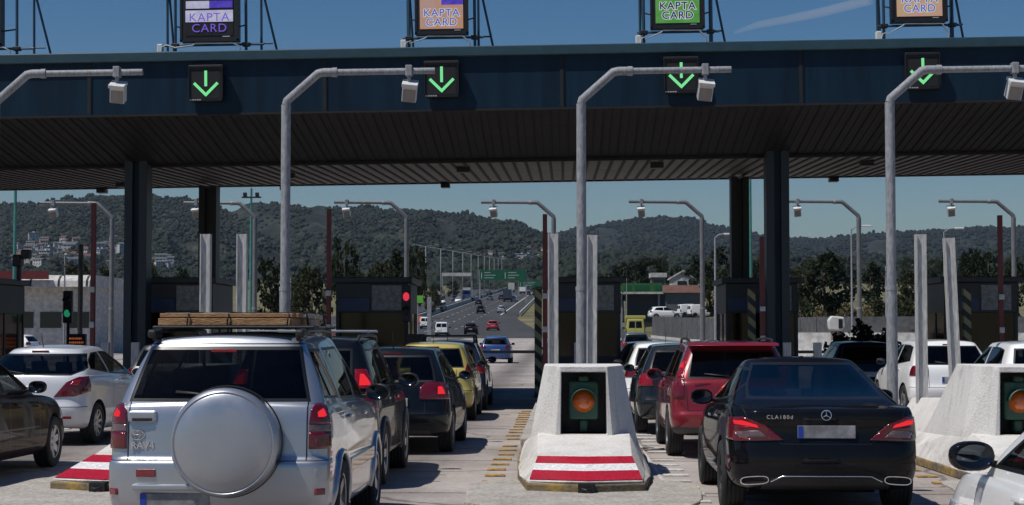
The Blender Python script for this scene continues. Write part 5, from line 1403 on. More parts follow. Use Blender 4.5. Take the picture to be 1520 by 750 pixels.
for i, k in enumerate(range(-3, 3)):
    r_ = bt if i == 0 else copy_tree(bt)
    r_.location = ({-3: -15.0, -2: -9.6, -1: -4.85, 0: .27, 1: 4.6, 2: 9.75}[k], 42.2 if k != 1 else 42.8, .15); tag(r_, BL[k], 'toll booth', 'toll booths under the canopy')

# hazard striped corner posts, red posts, short posts, signals, barriers
def two_band(name, c1, c2, period):
    m, nt, out = nmat(name); L = nt.links.new
    p = N(nt, 'ShaderNodeBsdfPrincipled'); inp(p, 'Roughness', .6); L(p.outputs[0], out.inputs[0])
    tc = N(nt, 'ShaderNodeTexCoord'); sp = N(nt, 'ShaderNodeSeparateXYZ'); L(tc.outputs['Object'], sp.inputs[0])
    a = N(nt, 'ShaderNodeMath', operation='MULTIPLY_ADD'); inp(a, 1, .9); L(sp.outputs[0], a.inputs[0]); L(sp.outputs[2], a.inputs[2])
    md = N(nt, 'ShaderNodeMath', operation='PINGPONG'); inp(md, 1, period); L(a.outputs[0], md.inputs[0])
    gt = N(nt, 'ShaderNodeMath', operation='GREATER_THAN'); inp(gt, 1, period/2); L(md.outputs[0], gt.inputs[0])
    mx = N(nt, 'ShaderNodeMix', data_type='RGBA'); mx.inputs[6].default_value = c4(c1); mx.inputs[7].default_value = c4(c2); L(gt.outputs[0], mx.inputs[0]); L(mx.outputs[2], p.inputs['Base Color'])
    return m
M['hazard'] = two_band('hazard_stripes', (.02, .02, .018), (.30, .26, .12), .16)
M['water_barrier'] = two_band('red_white_plastic', (.45, .06, .05), (.55, .54, .52), 1.1)
m = MB(); m.box(-.085, .085, -.1, .1, 0, 2.55); m.box(-.11, .11, -.12, .12, 0, .06); hz0 = m.build('hazard_post', 'hazard', bevel=.01)
HL = {-1: 'black and yellow striped post left of the booth with poster', 0: 'black and yellow striped post left of the middle red post', 1: 'black and yellow striped post beside the right rear column', 2: 'black and yellow striped post at the corner of the rightmost booth'}
for i, k in enumerate((-1, 0, 1, 2)):
    r_ = hz0 if i == 0 else hz0.copy()
    if i: col.objects.link(r_)
    r_.location = (5*k-.82, 41.2, .15); tag(r_, HL[k], 'striped post', 'hazard striped posts at the booths')
def make_red():
    root = empty('red_post', (0, 0, 0)); m = MB(); m.box(-.05, .05, -.05, .05, 0, 4.2); m.build('shaft', 'redpost', root, bevel=.008)
    m = MB(); m.box(-.06, .06, -.12, -.066, 2.3, 2.42); m.box(-.055, .055, -.11, -.066, 1.55, 1.68); m.build('junction_box', 'cable', root, bevel=.01)
    m = MB(); m.box(-.12, .12, -.12, .12, 0, .03); m.build('base_plate', 'darkcol', root); return root
rp0 = make_red(); RDL = {-2: 'thin dark red post left of the front left column', -1: 'dark red post between the second pole and the poster booth', 0: 'dark red post beside the pale post on the middle island', 1: 'short dark red post left of the right front column', 2: 'dark red post at the right edge before the last booth'}
for i, (k, px, py) in enumerate(((-2, 133, 300), (-1, 487, 310), (0, 809, 318), (1, 1130, 352), (2, 1480, 321))):
    r_ = rp0 if i == 0 else copy_tree(rp0); r_.location = (at(px, 38.8), 38.8, .15); r_.scale = (1, 1, (zt_(py, 38.8)-.15)/4.2); tag(r_, RDL[k], 'red post', 'dark red posts on the islands')
def make_short():
    root = empty('short_post', (0, 0, 0)); m = MB(); m.box(-.085, .085, -.08, -.06, 0, 1.3); m.box(-.085, .085, .06, .08, 0, 1.3); m.box(-.014, .014, -.06, .06, 0, 1.3); m.build('beam', 'post', root)
    m = MB(); m.box(-.13, .13, -.13, .13, 0, .02); m.build('base_plate', 'darkcol', root); return root
sp0 = make_short()
SPL = ['short grey steel post left of the front left column', 'short grey steel post at the foot of the front left column', 'short grey steel post left of the poster booth', 'short grey steel post under the poster booth', 'short grey steel post behind the tall middle posts', 'second short grey steel post behind the tall middle posts', 'short grey steel post at the foot of the right front column', 'short grey steel post right of the right front column', 'short grey steel post before the rightmost booth', 'second short grey steel post before the rightmost booth']
i = 0
for k in (-2, -1, 0, 1, 2):
    for dx in (-.58, .10):
        r_ = sp0 if i == 0 else copy_tree(sp0); r_.location = (5*k+dx + (0 if k != 1 else .35), 39.4, .15); tag(r_, SPL[i], 'short post', 'short steel posts in front of the booths'); i += 1

def signal(X, Y, which, label, group='lane exit signals'):
    root = empty('traffic_signal', (X, Y, .15)); root.scale = (Y/58, Y/58, .96); tag(root, label, 'traffic signal', group)
    m = MB(); m.tube([(0, 0, 0), (0, 0, 2.7)], .055, 12); m.build('pole', 'darkcol', root, smooth=50)
    m = MB(); m.box(-.15, .15, -.14, .1, 1.85, 2.75); hd = m.build('signal_head', 'darkcol', root, bevel=.03)
    for j, z in enumerate((2.47, 2.12)):
        on = (which == 'red' and j == 0) or (which == 'green' and j == 1)
        m = MB(); m.lathe([(.0, -.165), (.08, -.16), (.112, -.135)], (0, 0, z), 'y', 20); m.build('signal_lens', ('red_on' if which == 'red' else 'green_on') if on else 'ledblack', hd, smooth=60)
        m = MB(); prev = None
        for q in range(11):
            a = R(0) + q*R(180)/10; cur = [m.bm.verts.new((.125*math.cos(a), yy, z+.125*math.sin(a))) for yy in (-.30, -.135)]
            if prev: m.bm.faces.new((prev[0], prev[1], cur[1], cur[0]))
            prev = cur
        v = m.build('signal_hood', 'darkcol', hd); md = v.modifiers.new('t', 'SOLIDIFY'); md.thickness = .008
    m = MB(); m.box(.0, .62, -.12, .08, .95, 1.55); db = m.build('display_box', 'darkcol', root, bevel=.02)
    if which == 'green':
        m = MB()
        for rz, n in ((1.42, 7), (1.31, 8), (1.2, 6)):
            x = .08
            for q in range(n):
                w_ = rnd.choice((.03, .05, .06)); m.box(x, x+w_, -.126, -.121, rz-.025, rz+.025); x += w_+.022
        m.build('amber_text', 'amber_on', db)
    elif which == 'red':
        m = MB()
        for q in range(4): m.box(.1+q*.07, .155+q*.07, -.126, -.121, 1.28, 1.32)
        m.build('display_text', 'poster', db)
signal(at(603, 41.4), 41.4, 'red', 'lane signal showing red at the corner of the poster booth')
signal(at(96, 46.5), 46.5, 'green', 'lane signal showing green above a red dot display at the left')
signal(at(783, 47)+.85, 47.5, '', 'unlit lane signal behind the red post on the middle island')
signal(at(1115, 46.5), 46.5, '', 'unlit lane signal between the right columns')
signal(at(1404, 46.5), 46.5, '', 'unlit lane signal left of the rightmost booth')
def make_gate():
    root = empty('toll_barrier', (0, 0, 0)); m = MB(); m.box(-.16, .16, -.16, .16, 0, 1.05); m.build('cabinet', 'darkcol', root, bevel=.02)
    m = MB(); m.box(-2.75, .05, -.20, -.165, .84, .94); m.build('boom', 'darkcol', root, bevel=.01)
    m = MB(); m.lathe([(.09, -.22), (.09, -.16)], (0, 0, .89), 'y', 20, cap=True); m.build('hub', 'steel', root); return root
gt0 = make_gate(); GLB = {-1: 'toll barrier with lowered boom left of the red signal', 0: 'toll barrier with lowered dark boom in front of the blue car', 1: 'toll barrier with lowered boom ahead of the red estate queue', 2: 'toll barrier with lowered boom ahead of the white hatchbacks'}
for i, k in enumerate((0, -1, 1, 2)):
    r_ = gt0 if i == 0 else copy_tree(gt0); r_.location = (5*k-1.0+.02, 58.0, .15); tag(r_, GLB[k], 'toll barrier', 'lowered lane barriers')

# ticket machine like white device on a post at the right
root = empty('toll_camera_post', (at(1240, 62), 62, .1)); tag(root, 'white hooded camera unit on twin posts before the white concrete wall', 'camera post')
m = MB(); m.box(-.13, -.05, -.05, .05, 0, 1.45); m.box(.05, .13, -.05, .05, 0, 1.45); m.build('twin_post', 'steel', root)
m = MB(); m.box(-.22, .22, -.1, .1, 1.30, 1.62); m.build('box', 'housing_f', root, bevel=.02)
m = MB(); m.prism([(-.30, 1.66), (.14, 1.62), (.26, 1.80), (.22, 2.12), (-.22, 2.16), (-.34, 2.0)], -.18, .18, 'y'); hd = m.build('hood', 'housing', root, bevel=.05)
m = MB(); m.box(.02, .16, -.20, -.185, 1.72, 2.05); m.build('lens_window', 'darkcol', hd, bevel=.01)

# two grey posts with a lime panel beyond the red signal
root = empty('lane_sign', (at(618, 70), 70, 0)); tag(root, 'small lime green panel on a grey post right of the red signal', 'sign')
m = MB(); m.box(-.07, .07, -.07, .07, 0, 2.9); m.build('post', 'steel', root)
m = MB(); m.box(-.28, .28, -.09, -.075, 2.85, 3.15); m.build('panel', 'lime', root, bevel=.01)
root = empty('sign_post', (at(637, 70), 70, 0)); tag(root, 'square grey post standing just right of the lime green panel', 'post')
m = MB(); m.box(-.08, .08, -.08, .08, 0, 3.1); m.build('shaft', 'steel', root); m = MB(); m.box(-.14, .14, -.14, .14, 0, .03); m.build('base_plate', 'darkcol', root)

# floodlights on a mast at the left and teal lamp posts
def lamp_post(px, Y, h, mat, label, r=.07, head=None, cross=False, group='thin lamp posts beyond the plaza'):
    z0 = gz(Y) + bank(at(px, Y), Y) - .1
    root = empty('lamp_post', (at(px, Y), Y, z0)); tag(root, label, 'lamp post', group)
    m = MB(); m.tube([(0, 0, 0), (0, 0, h)], [r*1.25, r*.7], 10); m.build('shaft', mat, root, smooth=50)
    if head:
        m = MB(); m.tube([(0, 0, h-.05), (head*.35, 0, h+.18), (head*.8, 0, h+.22)], r*.55, 8); m.build('arm', mat, root, smooth=60)
        m = MB(); m.box(min(head*.8, head*1.5), max(head*.8, head*1.5), -.14, .14, h+.16, h+.28); m.build('lamp_head', 'housing', root, bevel=.04)
    else:
        m = MB(); m.box(-.45, .45, -.06, .06, h-.45, h-.38); m.box(-.36, -.2, -.16, .04, h-.38, h-.2); m.box(.2, .36, -.16, .04, h-.38, h-.2); m.build('lamp_head', 'darkcol', root, bevel=.02)
lamp_post(14, 80, 10.5, 'teal_pole', 'teal lamp post at the left edge, top hidden by the canopy', .085)
lamp_post(370, 80, zt_(275, 80), 'teal_pole', 'teal lamp post with small crossarm behind the second guard post', .07)
lamp_post(1113, 80, 10.5, 'teal_pole', 'teal lamp post between the right canopy columns', .085)
lamp_post(1061, 120, zt_(352, 120), 'steel', 'curved street lamp left of the right rear column', .08, .75)
lamp_post(1262, 120, zt_(330, 120)-.5, 'steel', 'street lamp beside the bent pole over the white wall', .07, .9)
lamp_post(1312, 130, zt_(380, 130)-1, 'steel', 'low grey lamp post left of the right camera pole', .06, None)
lamp_post(1398, 120, zt_(306, 120)-1.8, 'steel', 'street lamp with white head behind the leaning steel post', .07, .9)
lamp_post(90, 70, zt_(375, 70), 'steel', 'thin grey lamp post left of the thin dark red post', .04, None)
lamp_post(430, 140, zt_(405, 140)-.5, 'steel', 'low lamp post among the trees behind the second pole', .05, None)
lamp_post(930, 230, zt_(378, 230)-4.5, 'steel', 'lamp post in front of the green roofed station', .07, None)
root = empty('floodlight_mast', (at(21, 44), 44, 2.99)); tag(root, 'black floodlight cluster on the roof of the leftmost booth', 'floodlight')
m = MB(); m.box(-.05, .05, -.05, .05, 0, .62); m.build('stem', 'darkcol', root); m = MB(); m.box(-.12, .1, -.2, .1, .35, .65); m.build('lamp_head', 'darkcol', root, bevel=.03); m = MB(); m.box(.08, .30, -.16, .1, .55, .78); m.build('lamp_head', 'darkcol', root, bevel=.03)
root = empty('mast', (at(114, 60), 60, .0)); tag(root, 'slim black mast left of the thin dark red post', 'mast')
m = MB(); m.tube([(0, 0, 0), (0, 0, zt_(362, 60))], .09, 10); m.build('shaft', 'darkcol', root, smooth=50); m = MB(); m.box(-.16, .16, -.16, .16, 0, .06); m.build('base_plate', 'darkcol', root)
# ------------------------------------------------------------------ hills
def foliage(name, c1, c2, trans=0.0, hue=0.0):
    m, nt, out = nmat(name); L = nt.links.new
    p = N(nt, 'ShaderNodeBsdfPrincipled'); inp(p, 'Roughness', .75); inp(p, 'Specular IOR Level', .2); L(p.outputs[0], out.inputs[0])
    g = N(nt, 'ShaderNodeNewGeometry'); oi = N(nt, 'ShaderNodeObjectInfo')
    mx = N(nt, 'ShaderNodeMix', data_type='RGBA'); mx.inputs[6].default_value = c4(c1); mx.inputs[7].default_value = c4(c2); L(g.outputs['Random Per Island'], mx.inputs[0])
    h = N(nt, 'ShaderNodeHueSaturation'); mr = N(nt, 'ShaderNodeMapRange'); inp(mr, 3, .75); inp(mr, 4, 1.25); L(oi.outputs['Random'], mr.inputs[0]); L(mr.outputs[0], h.inputs['Value']); L(mx.outputs[2], h.inputs['Color'])
    L(h.outputs[0], p.inputs['Base Color'])
    if trans:
        t = N(nt, 'ShaderNodeBsdfTranslucent'); L(h.outputs[0], t.inputs[0]); ms = N(nt, 'ShaderNodeMixShader'); inp(ms, 0, trans)
        L(p.outputs[0], ms.inputs[1]); L(t.outputs[0], ms.inputs[2]); L(ms.outputs[0], out.inputs[0])
    return m
M['leaf_dark'] = foliage('dark_evergreen_leaves', (.008, .015, .006), (.026, .035, .014), .2)
M['leaf_olive'] = foliage('olive_leaves', (.021, .029, .010), (.055, .060, .024), .25)
M['leaf_dry'] = foliage('dry_bushes', (.10, .085, .04), (.20, .17, .09), .2)
M['bark'] = simple('bark', (.075, .058, .042), .9, var=.3, scale=5)
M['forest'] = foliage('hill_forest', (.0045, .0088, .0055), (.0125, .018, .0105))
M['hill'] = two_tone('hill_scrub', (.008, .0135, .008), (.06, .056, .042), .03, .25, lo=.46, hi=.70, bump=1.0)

def hill(name, tab, y0, yr, p0, p1, base, seed, amp):
    n = int((p1-p0)/10); rows = 26
    def hz(px, v):
        py = interp(tab, px); ry = yr*(1+.10*noise.noise(Vector((px*.004, seed, 0))))
        Y = lerp(y0, ry, v); zr = zt_(py, ry)
        s = v**1.25*(1-.0*v)
        z = lerp(base, zr, s)
        f = amp*math.sin(math.pi*min(1, v))*noise.fractal(Vector((px*.012, v*4.0, seed)), .9, 2.1, 4)
        r = -amp*.6*math.sin(math.pi*min(1, v))*abs(noise.noise(Vector((px*.02+seed, v*1.2, 3.1))))
        return at(px, Y), Y, z + f + r + (noise.noise(Vector((px*.06, seed, 9)))*6 if v > .98 else 0)
    mb = MB(); prev = None
    for j in range(rows+1):
        v = j/rows; cur = [mb.bm.verts.new(hz(lerp(p0, p1, i/n), v)) for i in range(n+1)]
        if prev:
            for i in range(n): mb.bm.faces.new((prev[i], prev[i+1], cur[i+1], cur[i])).smooth = True
        prev = cur
    cur = [mb.bm.verts.new((v.co.x*1.25, v.co.y*1.25, base)) for v in prev]
    for i in range(n): mb.bm.faces.new((prev[i], prev[i+1], cur[i+1], cur[i]))
    o = mb.build(name, 'hill'); o['kind'] = 'structure'
    return hz
LT = [(-500, 330), (0, 302), (60, 297), (130, 291), (200, 289), (250, 291), (300, 299), (330, 311), (345, 312), (370, 301), (420, 302), (490, 308), (560, 308), (640, 314), (700, 321), (735, 326), (770, 331), (806, 345), (850, 362), (900, 385), (1000, 425)]
RT = [(640, 392), (700, 376), (780, 360), (832, 346), (880, 336), (940, 327), (980, 322), (1010, 323), (1060, 335), (1095, 345), (1140, 352), (1200, 356), (1240, 355), (1290, 347), (1340, 346), (1400, 343), (1450, 340), (1520, 341), (1700, 330), (2000, 340)]
FT = [(480, 418), (560, 404), (640, 398), (720, 392), (790, 388), (860, 380), (920, 378), (1000, 384), (1100, 386), (1200, 392), (1300, 390), (1420, 384), (1520, 388), (1800, 390)]
hzL = hill('hill_ridge_near', LT, 1250, 2500, -420, 1000, 38, 1.7, 26)
hzR = hill('hill_ridge_far', RT, 1700, 3900, 640, 1950, 50, 5.2, 30)
hzF = hill('wooded_rise', FT, 800, 1350, 480, 1800, 20, 8.9, 8)
import numpy as np
def forest(name, hz, n, p0, p1, r0, r1, dens, label, seed):
    """low crowns spread over a slope: one mesh, each crown its own island"""
    rg = np.random.default_rng(int(seed*10)); pos = []; t = 0
    while len(pos) < n and t < n*6:
        t += 1; px = rnd.uniform(p0, p1); v = rnd.random()**.8
        if noise.noise(Vector((px*.018, v*3.2, seed))) + rnd.uniform(-.5, .5)*.7 < dens: continue
        pos.append(hz(px, v))
    pos = np.array(pos); n = len(pos); k = 6
    ico = []; lv = ((0.0, .5), (.3, .95), (.62, .9), (.88, .5))
    for (zz, q) in lv:
        for i in range(k): ico.append((q*math.cos(2*math.pi*i/k + zz*2), q*math.sin(2*math.pi*i/k + zz*2), zz))
    ico.append((0, 0, 1.0)); ico = np.array(ico); nv = len(ico)
    r = r0*.8 + (r1*1.25-r0*.8)*rg.random((n, 1))**2.2; jit = rg.uniform(.72, 1.22, (n, nv, 1))
    vv = ico[None]*jit*np.concatenate([r, r*rg.uniform(.8, 1.2, (n, 1)), r*rg.uniform(1.0, 1.7, (n, 1))], 1)[:, None, :]
    vv = (vv + pos[:, None, :] - np.array([0, 0, .5])).reshape(-1, 3)
    quads = [(l*k+i, l*k+(i+1) % k, (l+1)*k+(i+1) % k, (l+1)*k+i) for l in range(3) for i in range(k)]
    tris = [(3*k+i, 3*k+(i+1) % k, nv-1) for i in range(k)]
    off = (np.arange(n)*nv)[:, None, None]
    q = (np.array(quads)[None]+off).reshape(n, -1); tr = (np.array(tris)[None]+off).reshape(n, -1)
    loops = np.concatenate([q, tr], 1).reshape(-1).astype(np.int32)
    sz = np.tile(np.array([4]*len(quads)+[3]*len(tris)), n); st = np.concatenate([[0], np.cumsum(sz)[:-1]])
    me = bpy.data.meshes.new(name); me.vertices.add(len(vv)); me.vertices.foreach_set('co', vv.astype(np.float32).ravel())
    me.loops.add(len(loops)); me.loops.foreach_set('vertex_index', loops); me.polygons.add(len(sz)); me.polygons.foreach_set('loop_start', st.astype(np.int32))
    me.update(calc_edges=True); me.validate(); me.materials.append(M['forest'])
    o = link_mesh(name, me); tag(o, label, 'forest', None, 'stuff')
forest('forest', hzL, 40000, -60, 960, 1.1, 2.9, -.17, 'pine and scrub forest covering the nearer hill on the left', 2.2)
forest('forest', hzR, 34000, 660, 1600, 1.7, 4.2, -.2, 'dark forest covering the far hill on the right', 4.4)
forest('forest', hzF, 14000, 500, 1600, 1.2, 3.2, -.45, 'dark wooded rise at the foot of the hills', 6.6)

# ------------------------------------------------------------------ town houses on the slopes
def make_house(w_, d_, h_, gable, wall, roof):
    root = empty('house', (0, 0, 0))
    m = MB(); m.box(-w_/2, w_/2, -d_/2, d_/2, -4, h_); m.build('wall', wall, root)
    m = MB()
    if gable: m.prism([(-d_/2-.4, h_), (d_/2+.4, h_), (0, h_+2.0)], -w_/2-.4, w_/2+.4, 'x')
    else: m.box(-w_/2-.3, w_/2+.3, -d_/2-.8, d_/2+.3, h_, h_+.3); m.box(-1.2, 1.2, -1, 1, h_+.3, h_+2.2)
    m.build('roof', roof, root)
    for x in (-w_*.3, 0, w_*.3):
        for z in ((1.0, 4.2) if h_ > 5 else (1.0,)):
            m = MB(); m.box(x-.7, x+.7, -d_/2-.06, -d_/2-.02, z, z+1.4); m.build('window', 'window', root)
    return root
HP = [make_house(9, 8, 6, True, 'wall_white', 'roof_red'), make_house(12, 9, 6.4, False, 'wall_white', 'wall_white'), make_house(8, 8, 3.4, True, 'wall_white', 'roof_red'), make_house(14, 8, 6, True, 'wall_white', 'wall_grey')]
used = set()
KM = {}
for c in bpy.data.objects:
    if c.parent: KM.setdefault(c.parent.name, []).append(c)
def town(hz, px, py, group, label):
    best = min((abs(HY - (hz(px, v/60)[2]-CZ)/hz(px, v/60)[1]*F - py), v/60) for v in range(0, 60))[1]
    X, Y, Z = hz(px, best); q = rnd.randrange(4)
    if q not in used: used.add(q); o = HP[q]
    else: o = copy_tree(HP[q], None, KM)
    o.location = (X, Y, Z+1.0); o.rotation_euler = (0, 0, rnd.uniform(-.6, .6)); s = rnd.uniform(.5, .85)*min(1.15, Y/1500)*(.72 if px > 600 else 1); o.scale = (s, s, s)
    tag(o, label, 'house', group)
for _ in range(70):
    px = rnd.gauss(95, 48); py = rnd.gauss(378, 9)
    if 0 < px < 290 and 352 < py < 398: town(hzL, px, py, 'houses of the hillside village on the left', 'small pale house of the hillside village on the left')
for _ in range(14):
    town(hzL, rnd.uniform(205, 250), rnd.uniform(388, 404), 'houses of the hillside village on the left', 'small pale house of the hillside village on the left')
for _ in range(22):
    px = rnd.gauss(765, 28); py = rnd.gauss(384, 7)
    if 690 < px < 815: town(hzL, px, py, 'houses above the highway signs', 'small pale house on the slope above the green highway signs')
for px, py in ((575, 392), (650, 396), (664, 399), (1160, 402), (1185, 398), (1355, 400), (1388, 402)): town(hzF if px > 600 else hzL, px, py, 'scattered houses among the trees', 'pale house scattered among trees at the foot of the hills')
for i, q in enumerate(HP):
    if i not in used: 
        for c in list(q.children): bpy.data.objects.remove(c)
        bpy.data.objects.remove(q)

# ------------------------------------------------------------------ trees
def make_tree(kind, seed):
    rr = random.Random(seed); nm = {'broad': 'broadleaf_tree', 'pine': 'pine_tree', 'cypress': 'cypress_tree', 'bush': 'bush'}[kind]
    root = empty(nm, (0, 0, 0)); H = 1.0
    tk = MB()
    if kind != 'bush':
        tk.tube([(0, 0, -.06), (.01, .01, .2), (rr.uniform(-.03, .03), 0, .55), (0, rr.uniform(-.02, .02), .85)], [.032, .026, .017, .006], 8)
        for i in range(7):
            a = rr.uniform(0, 6.28); z = rr.uniform(.22, .65); l = rr.uniform(.16, .32) if kind != 'cypress' else .06
            tk.tube([(0, 0, z), (l*.6*math.cos(a), l*.6*math.sin(a), z+l*.35), (l*math.cos(a), l*math.sin(a), z+l*.75)], [.012, .008, .003], 6)
    else:
        for i in range(6):
            a = rr.uniform(0, 6.28); tk.tube([(0, 0, -.05), (.3*math.cos(a), .3*math.sin(a), .5)], [.02, .006], 5)
    tk.build('trunk' if kind != 'bush' else 'stems', 'bark', root)
    # leaf clumps
    cl = []
    n = {'broad': 46, 'pine': 40, 'cypress': 34, 'bush': 26}[kind]
    for i in range(n):
        u = rr.random(); a = rr.uniform(0, 6.28)
        if kind == 'broad': z = .26+.70*u; rad = .40*math.sin(math.pi*min(1, (z-.18)/.86))**.7; r_ = rad*math.sqrt(rr.uniform(.15, 1)); s = rr.uniform(.06, .13)
        elif kind == 'pine': z = .40+.55*u; rad = .34*(1-((z-.62)/.42)**2)**.5 if abs(z-.62) < .42 else .05; r_ = rad*math.sqrt(rr.uniform(.1, 1)); s = rr.uniform(.06, .11)
        elif kind == 'cypress': z = .06+.92*u; r_ = .085*math.sin(math.pi*min(1, .12+.86*(1-u)))*rr.uniform(.2, 1); s = rr.uniform(.045, .075)
        else: z = .12+.7*u; r_ = .55*math.sqrt(max(0, 1-u))*math.sqrt(rr.random()); s = rr.uniform(.14, .22)
        cl.append((r_*math.cos(a), r_*math.sin(a), z, s))
    mb = MB(); bm = mb.bm
    for (x, y, z, s) in cl:
        for q in range(34 if kind != 'bush' else 40):
            d = Vector((rr.gauss(0, 1), rr.gauss(0, 1), rr.gauss(0, 1))).normalized()*s*rr.uniform(.5, 1.1)
            c = Vector((x, y, z)) + Vector((d.x, d.y, d.z*.75)); l = rr.uniform(.020, .038)*(1.5 if kind == 'bush' else 1)
            u = Vector((rr.gauss(0, 1), rr.gauss(0, 1), rr.gauss(0, .6))).normalized(); v = u.cross(Vector((rr.gauss(0, 1), rr.gauss(0, 1), rr.gauss(0, 1)))).normalized()
            vs = [bm.verts.new(c + u*l*a_ + v*l*b_) for a_, b_ in ((-1, -.5), (1, -.55), (.8, .6), (-.7, .5))]
            bm.faces.new(vs)
    me = bpy.data.meshes.new('crown'); bm.to_mesh(me); bm.free(); me.materials.append(M['leaf_dark'])
    link_mesh('crown' if kind != 'bush' else 'leaves', me, root)
    return root
TP = {}
for kind, n in (('broad', 3), ('pine', 2), ('cypress', 1), ('bush', 2)): TP[kind] = [make_tree(kind, 100+i*7+len(kind)) for i in range(n)]
TU = set(); KM = {}
for c in bpy.data.objects:
    if c.parent: KM.setdefault(c.parent.name, []).append(c)
def plant(kind, px, py, Y, wpx, leaf='leaf_dark', label=None, group='trees beyond the toll plaza', z0=None, X=None):
    X = at(px, Y) if X is None else X
    q = rnd.choice(TP[kind]); z0 = gz(Y)+bank(X, Y)-.25 if z0 is None else z0
    h = max(1.0, zt_(py, Y)-z0)
    if q.name not in TU: TU.add(q.name); o = q
    else: o = copy_tree(q, None, KM)
    o.location = (X, Y, z0); o.rotation_euler = (0, 0, rnd.uniform(0, 6.28))
    base = {'broad': .84, 'pine': .72, 'cypress': .22, 'bush': 1.2}[kind]
    sx = wpx/F*Y/base; o.scale = (sx, sx, h)
    tag(o, label, {'bush': 'bush'}.get(kind, 'tree'), group)
    for c in o.children:
        if c.name.startswith(('crown', 'leaves')):
            c.material_slots[0].link = 'OBJECT'; c.material_slots[0].material = M[leaf]
    return o
T = [('broad', 400, 378, 150, 70, 'leaf_dark', 'dark round tree behind the second guard post on the left'), ('broad', 462, 398, 130, 62, 'leaf_olive', 'olive green tree between the second pole and the dark red post'),
     ('broad', 440, 410, 150, 50, 'leaf_olive', 'olive tree just right of the second camera pole'), ('broad', 510, 345, 190, 46, 'leaf_dark', 'tall dark tree above the left end of the poster booth'),
     ('broad', 545, 396, 150, 50, 'leaf_olive', 'olive tree above the poster booth'), ('cypress', 590, 370, 190, 24, 'leaf_dark', 'slender dark cypress left of the bent pole above the red signal'), ('pine', 617, 362, 200, 36, 'leaf_olive', 'loose olive tree right of the bent pole above the red signal'),
     ('broad', 566, 388, 180, 48, 'leaf_olive', 'pale olive tree behind the bent pole above the red signal'), ('broad', 225, 396, 180, 50, 'leaf_olive', 'olive tree between the two left columns'), ('broad', 150, 398, 170, 44, 'leaf_olive', 'olive tree left of the front left column'),
     ('broad', 105, 390, 210, 56, 'leaf_olive', 'olive tree behind the white terminal building'), ('broad', 265, 400, 170, 40, 'leaf_dark', 'dark tree left of the thick black left column'),
     ('broad', 893, 400, 190, 56, 'leaf_dark', 'dense dark tree right of the middle camera pole'), ('bush', 880, 440, 185, 40, 'leaf_dark', 'dark bush at the foot of the tree right of the middle pole'), ('pine', 925, 388, 300, 44, 'leaf_dark', 'dark pine behind the green roofed station'),
     ('pine', 962, 382, 330, 52, 'leaf_dark', 'dark pine behind the middle of the station roof'), ('broad', 995, 392, 330, 46, 'leaf_dark', 'dark tree behind the gabled white house'), ('broad', 1035, 384, 300, 50, 'leaf_dark', 'dark tree right of the gabled white house'),
     ('pine', 1075, 366, 240, 60, 'leaf_dark', 'tall dark pine left of the right rear column'), ('broad', 1060, 398, 220, 40, 'leaf_olive', 'olive tree below the tall pine left of the right rear column'), ('broad', 1126, 388, 230, 44, 'leaf_dark', 'dark tree between the right columns'),
     ('broad', 1222, 378, 180, 88, 'leaf_dark', 'large dark spreading tree left of the bent pole on the right'), ('broad', 1188, 396, 200, 40, 'leaf_olive', 'olive tree right of the front right column'), ('bush', 1195, 438, 175, 50, 'leaf_olive', 'olive shrub right of the front right column'),
     ('broad', 1290, 392, 200, 52, 'leaf_dark', 'dark tree right of the bent pole on the right'), ('bush', 1300, 436, 180, 50, 'leaf_olive', 'olive shrub beside the right camera pole'), ('bush', 1255, 446, 170, 40, 'leaf_dry', 'dry yellow shrub behind the grey fence'), ('bush', 1285, 448, 168, 36, 'leaf_dry', 'dry straw shrub nearest the right camera pole'),
     ('bush', 1215, 450, 165, 36, 'leaf_dry', 'dry pale shrub behind the hooded camera unit'), ('bush', 1180, 452, 165, 40, 'leaf_dry', 'dry shrub at the left end of the grey fence'),
     ('broad', 1350, 404, 220, 46, 'leaf_olive', 'olive tree left of the pale right guard post'), ('broad', 1390, 398, 230, 40, 'leaf_dark', 'dark tree between the two right guard posts'), ('pine', 1436, 368, 210, 34, 'leaf_dark', 'dark pine above the rightmost booth'), ('pine', 1462, 372, 215, 40, 'leaf_dark', 'dark bushy pine left of the last red post'), ('broad', 1505, 386, 220, 50, 'leaf_dark', 'dark tree at the right edge above the booth'),
     ('broad', 648, 424, 420, 26, 'leaf_dark', 'small dark tree on the left verge of the highway'), ('broad', 672, 418, 520, 22, 'leaf_olive', 'small olive tree on the left highway verge'), ('broad', 640, 428, 330, 24, 'leaf_olive', 'olive tree by the lime green panel'),
     ('broad', 800, 425, 520, 22, 'leaf_dark', 'dark tree on the right highway verge'), ('broad', 850, 408, 330, 40, 'leaf_dark', 'dark tree behind the middle guard posts'), ('broad', 828, 415, 420, 30, 'leaf_dark', 'dark tree beyond the middle red post')]
for t in T: plant(*t)
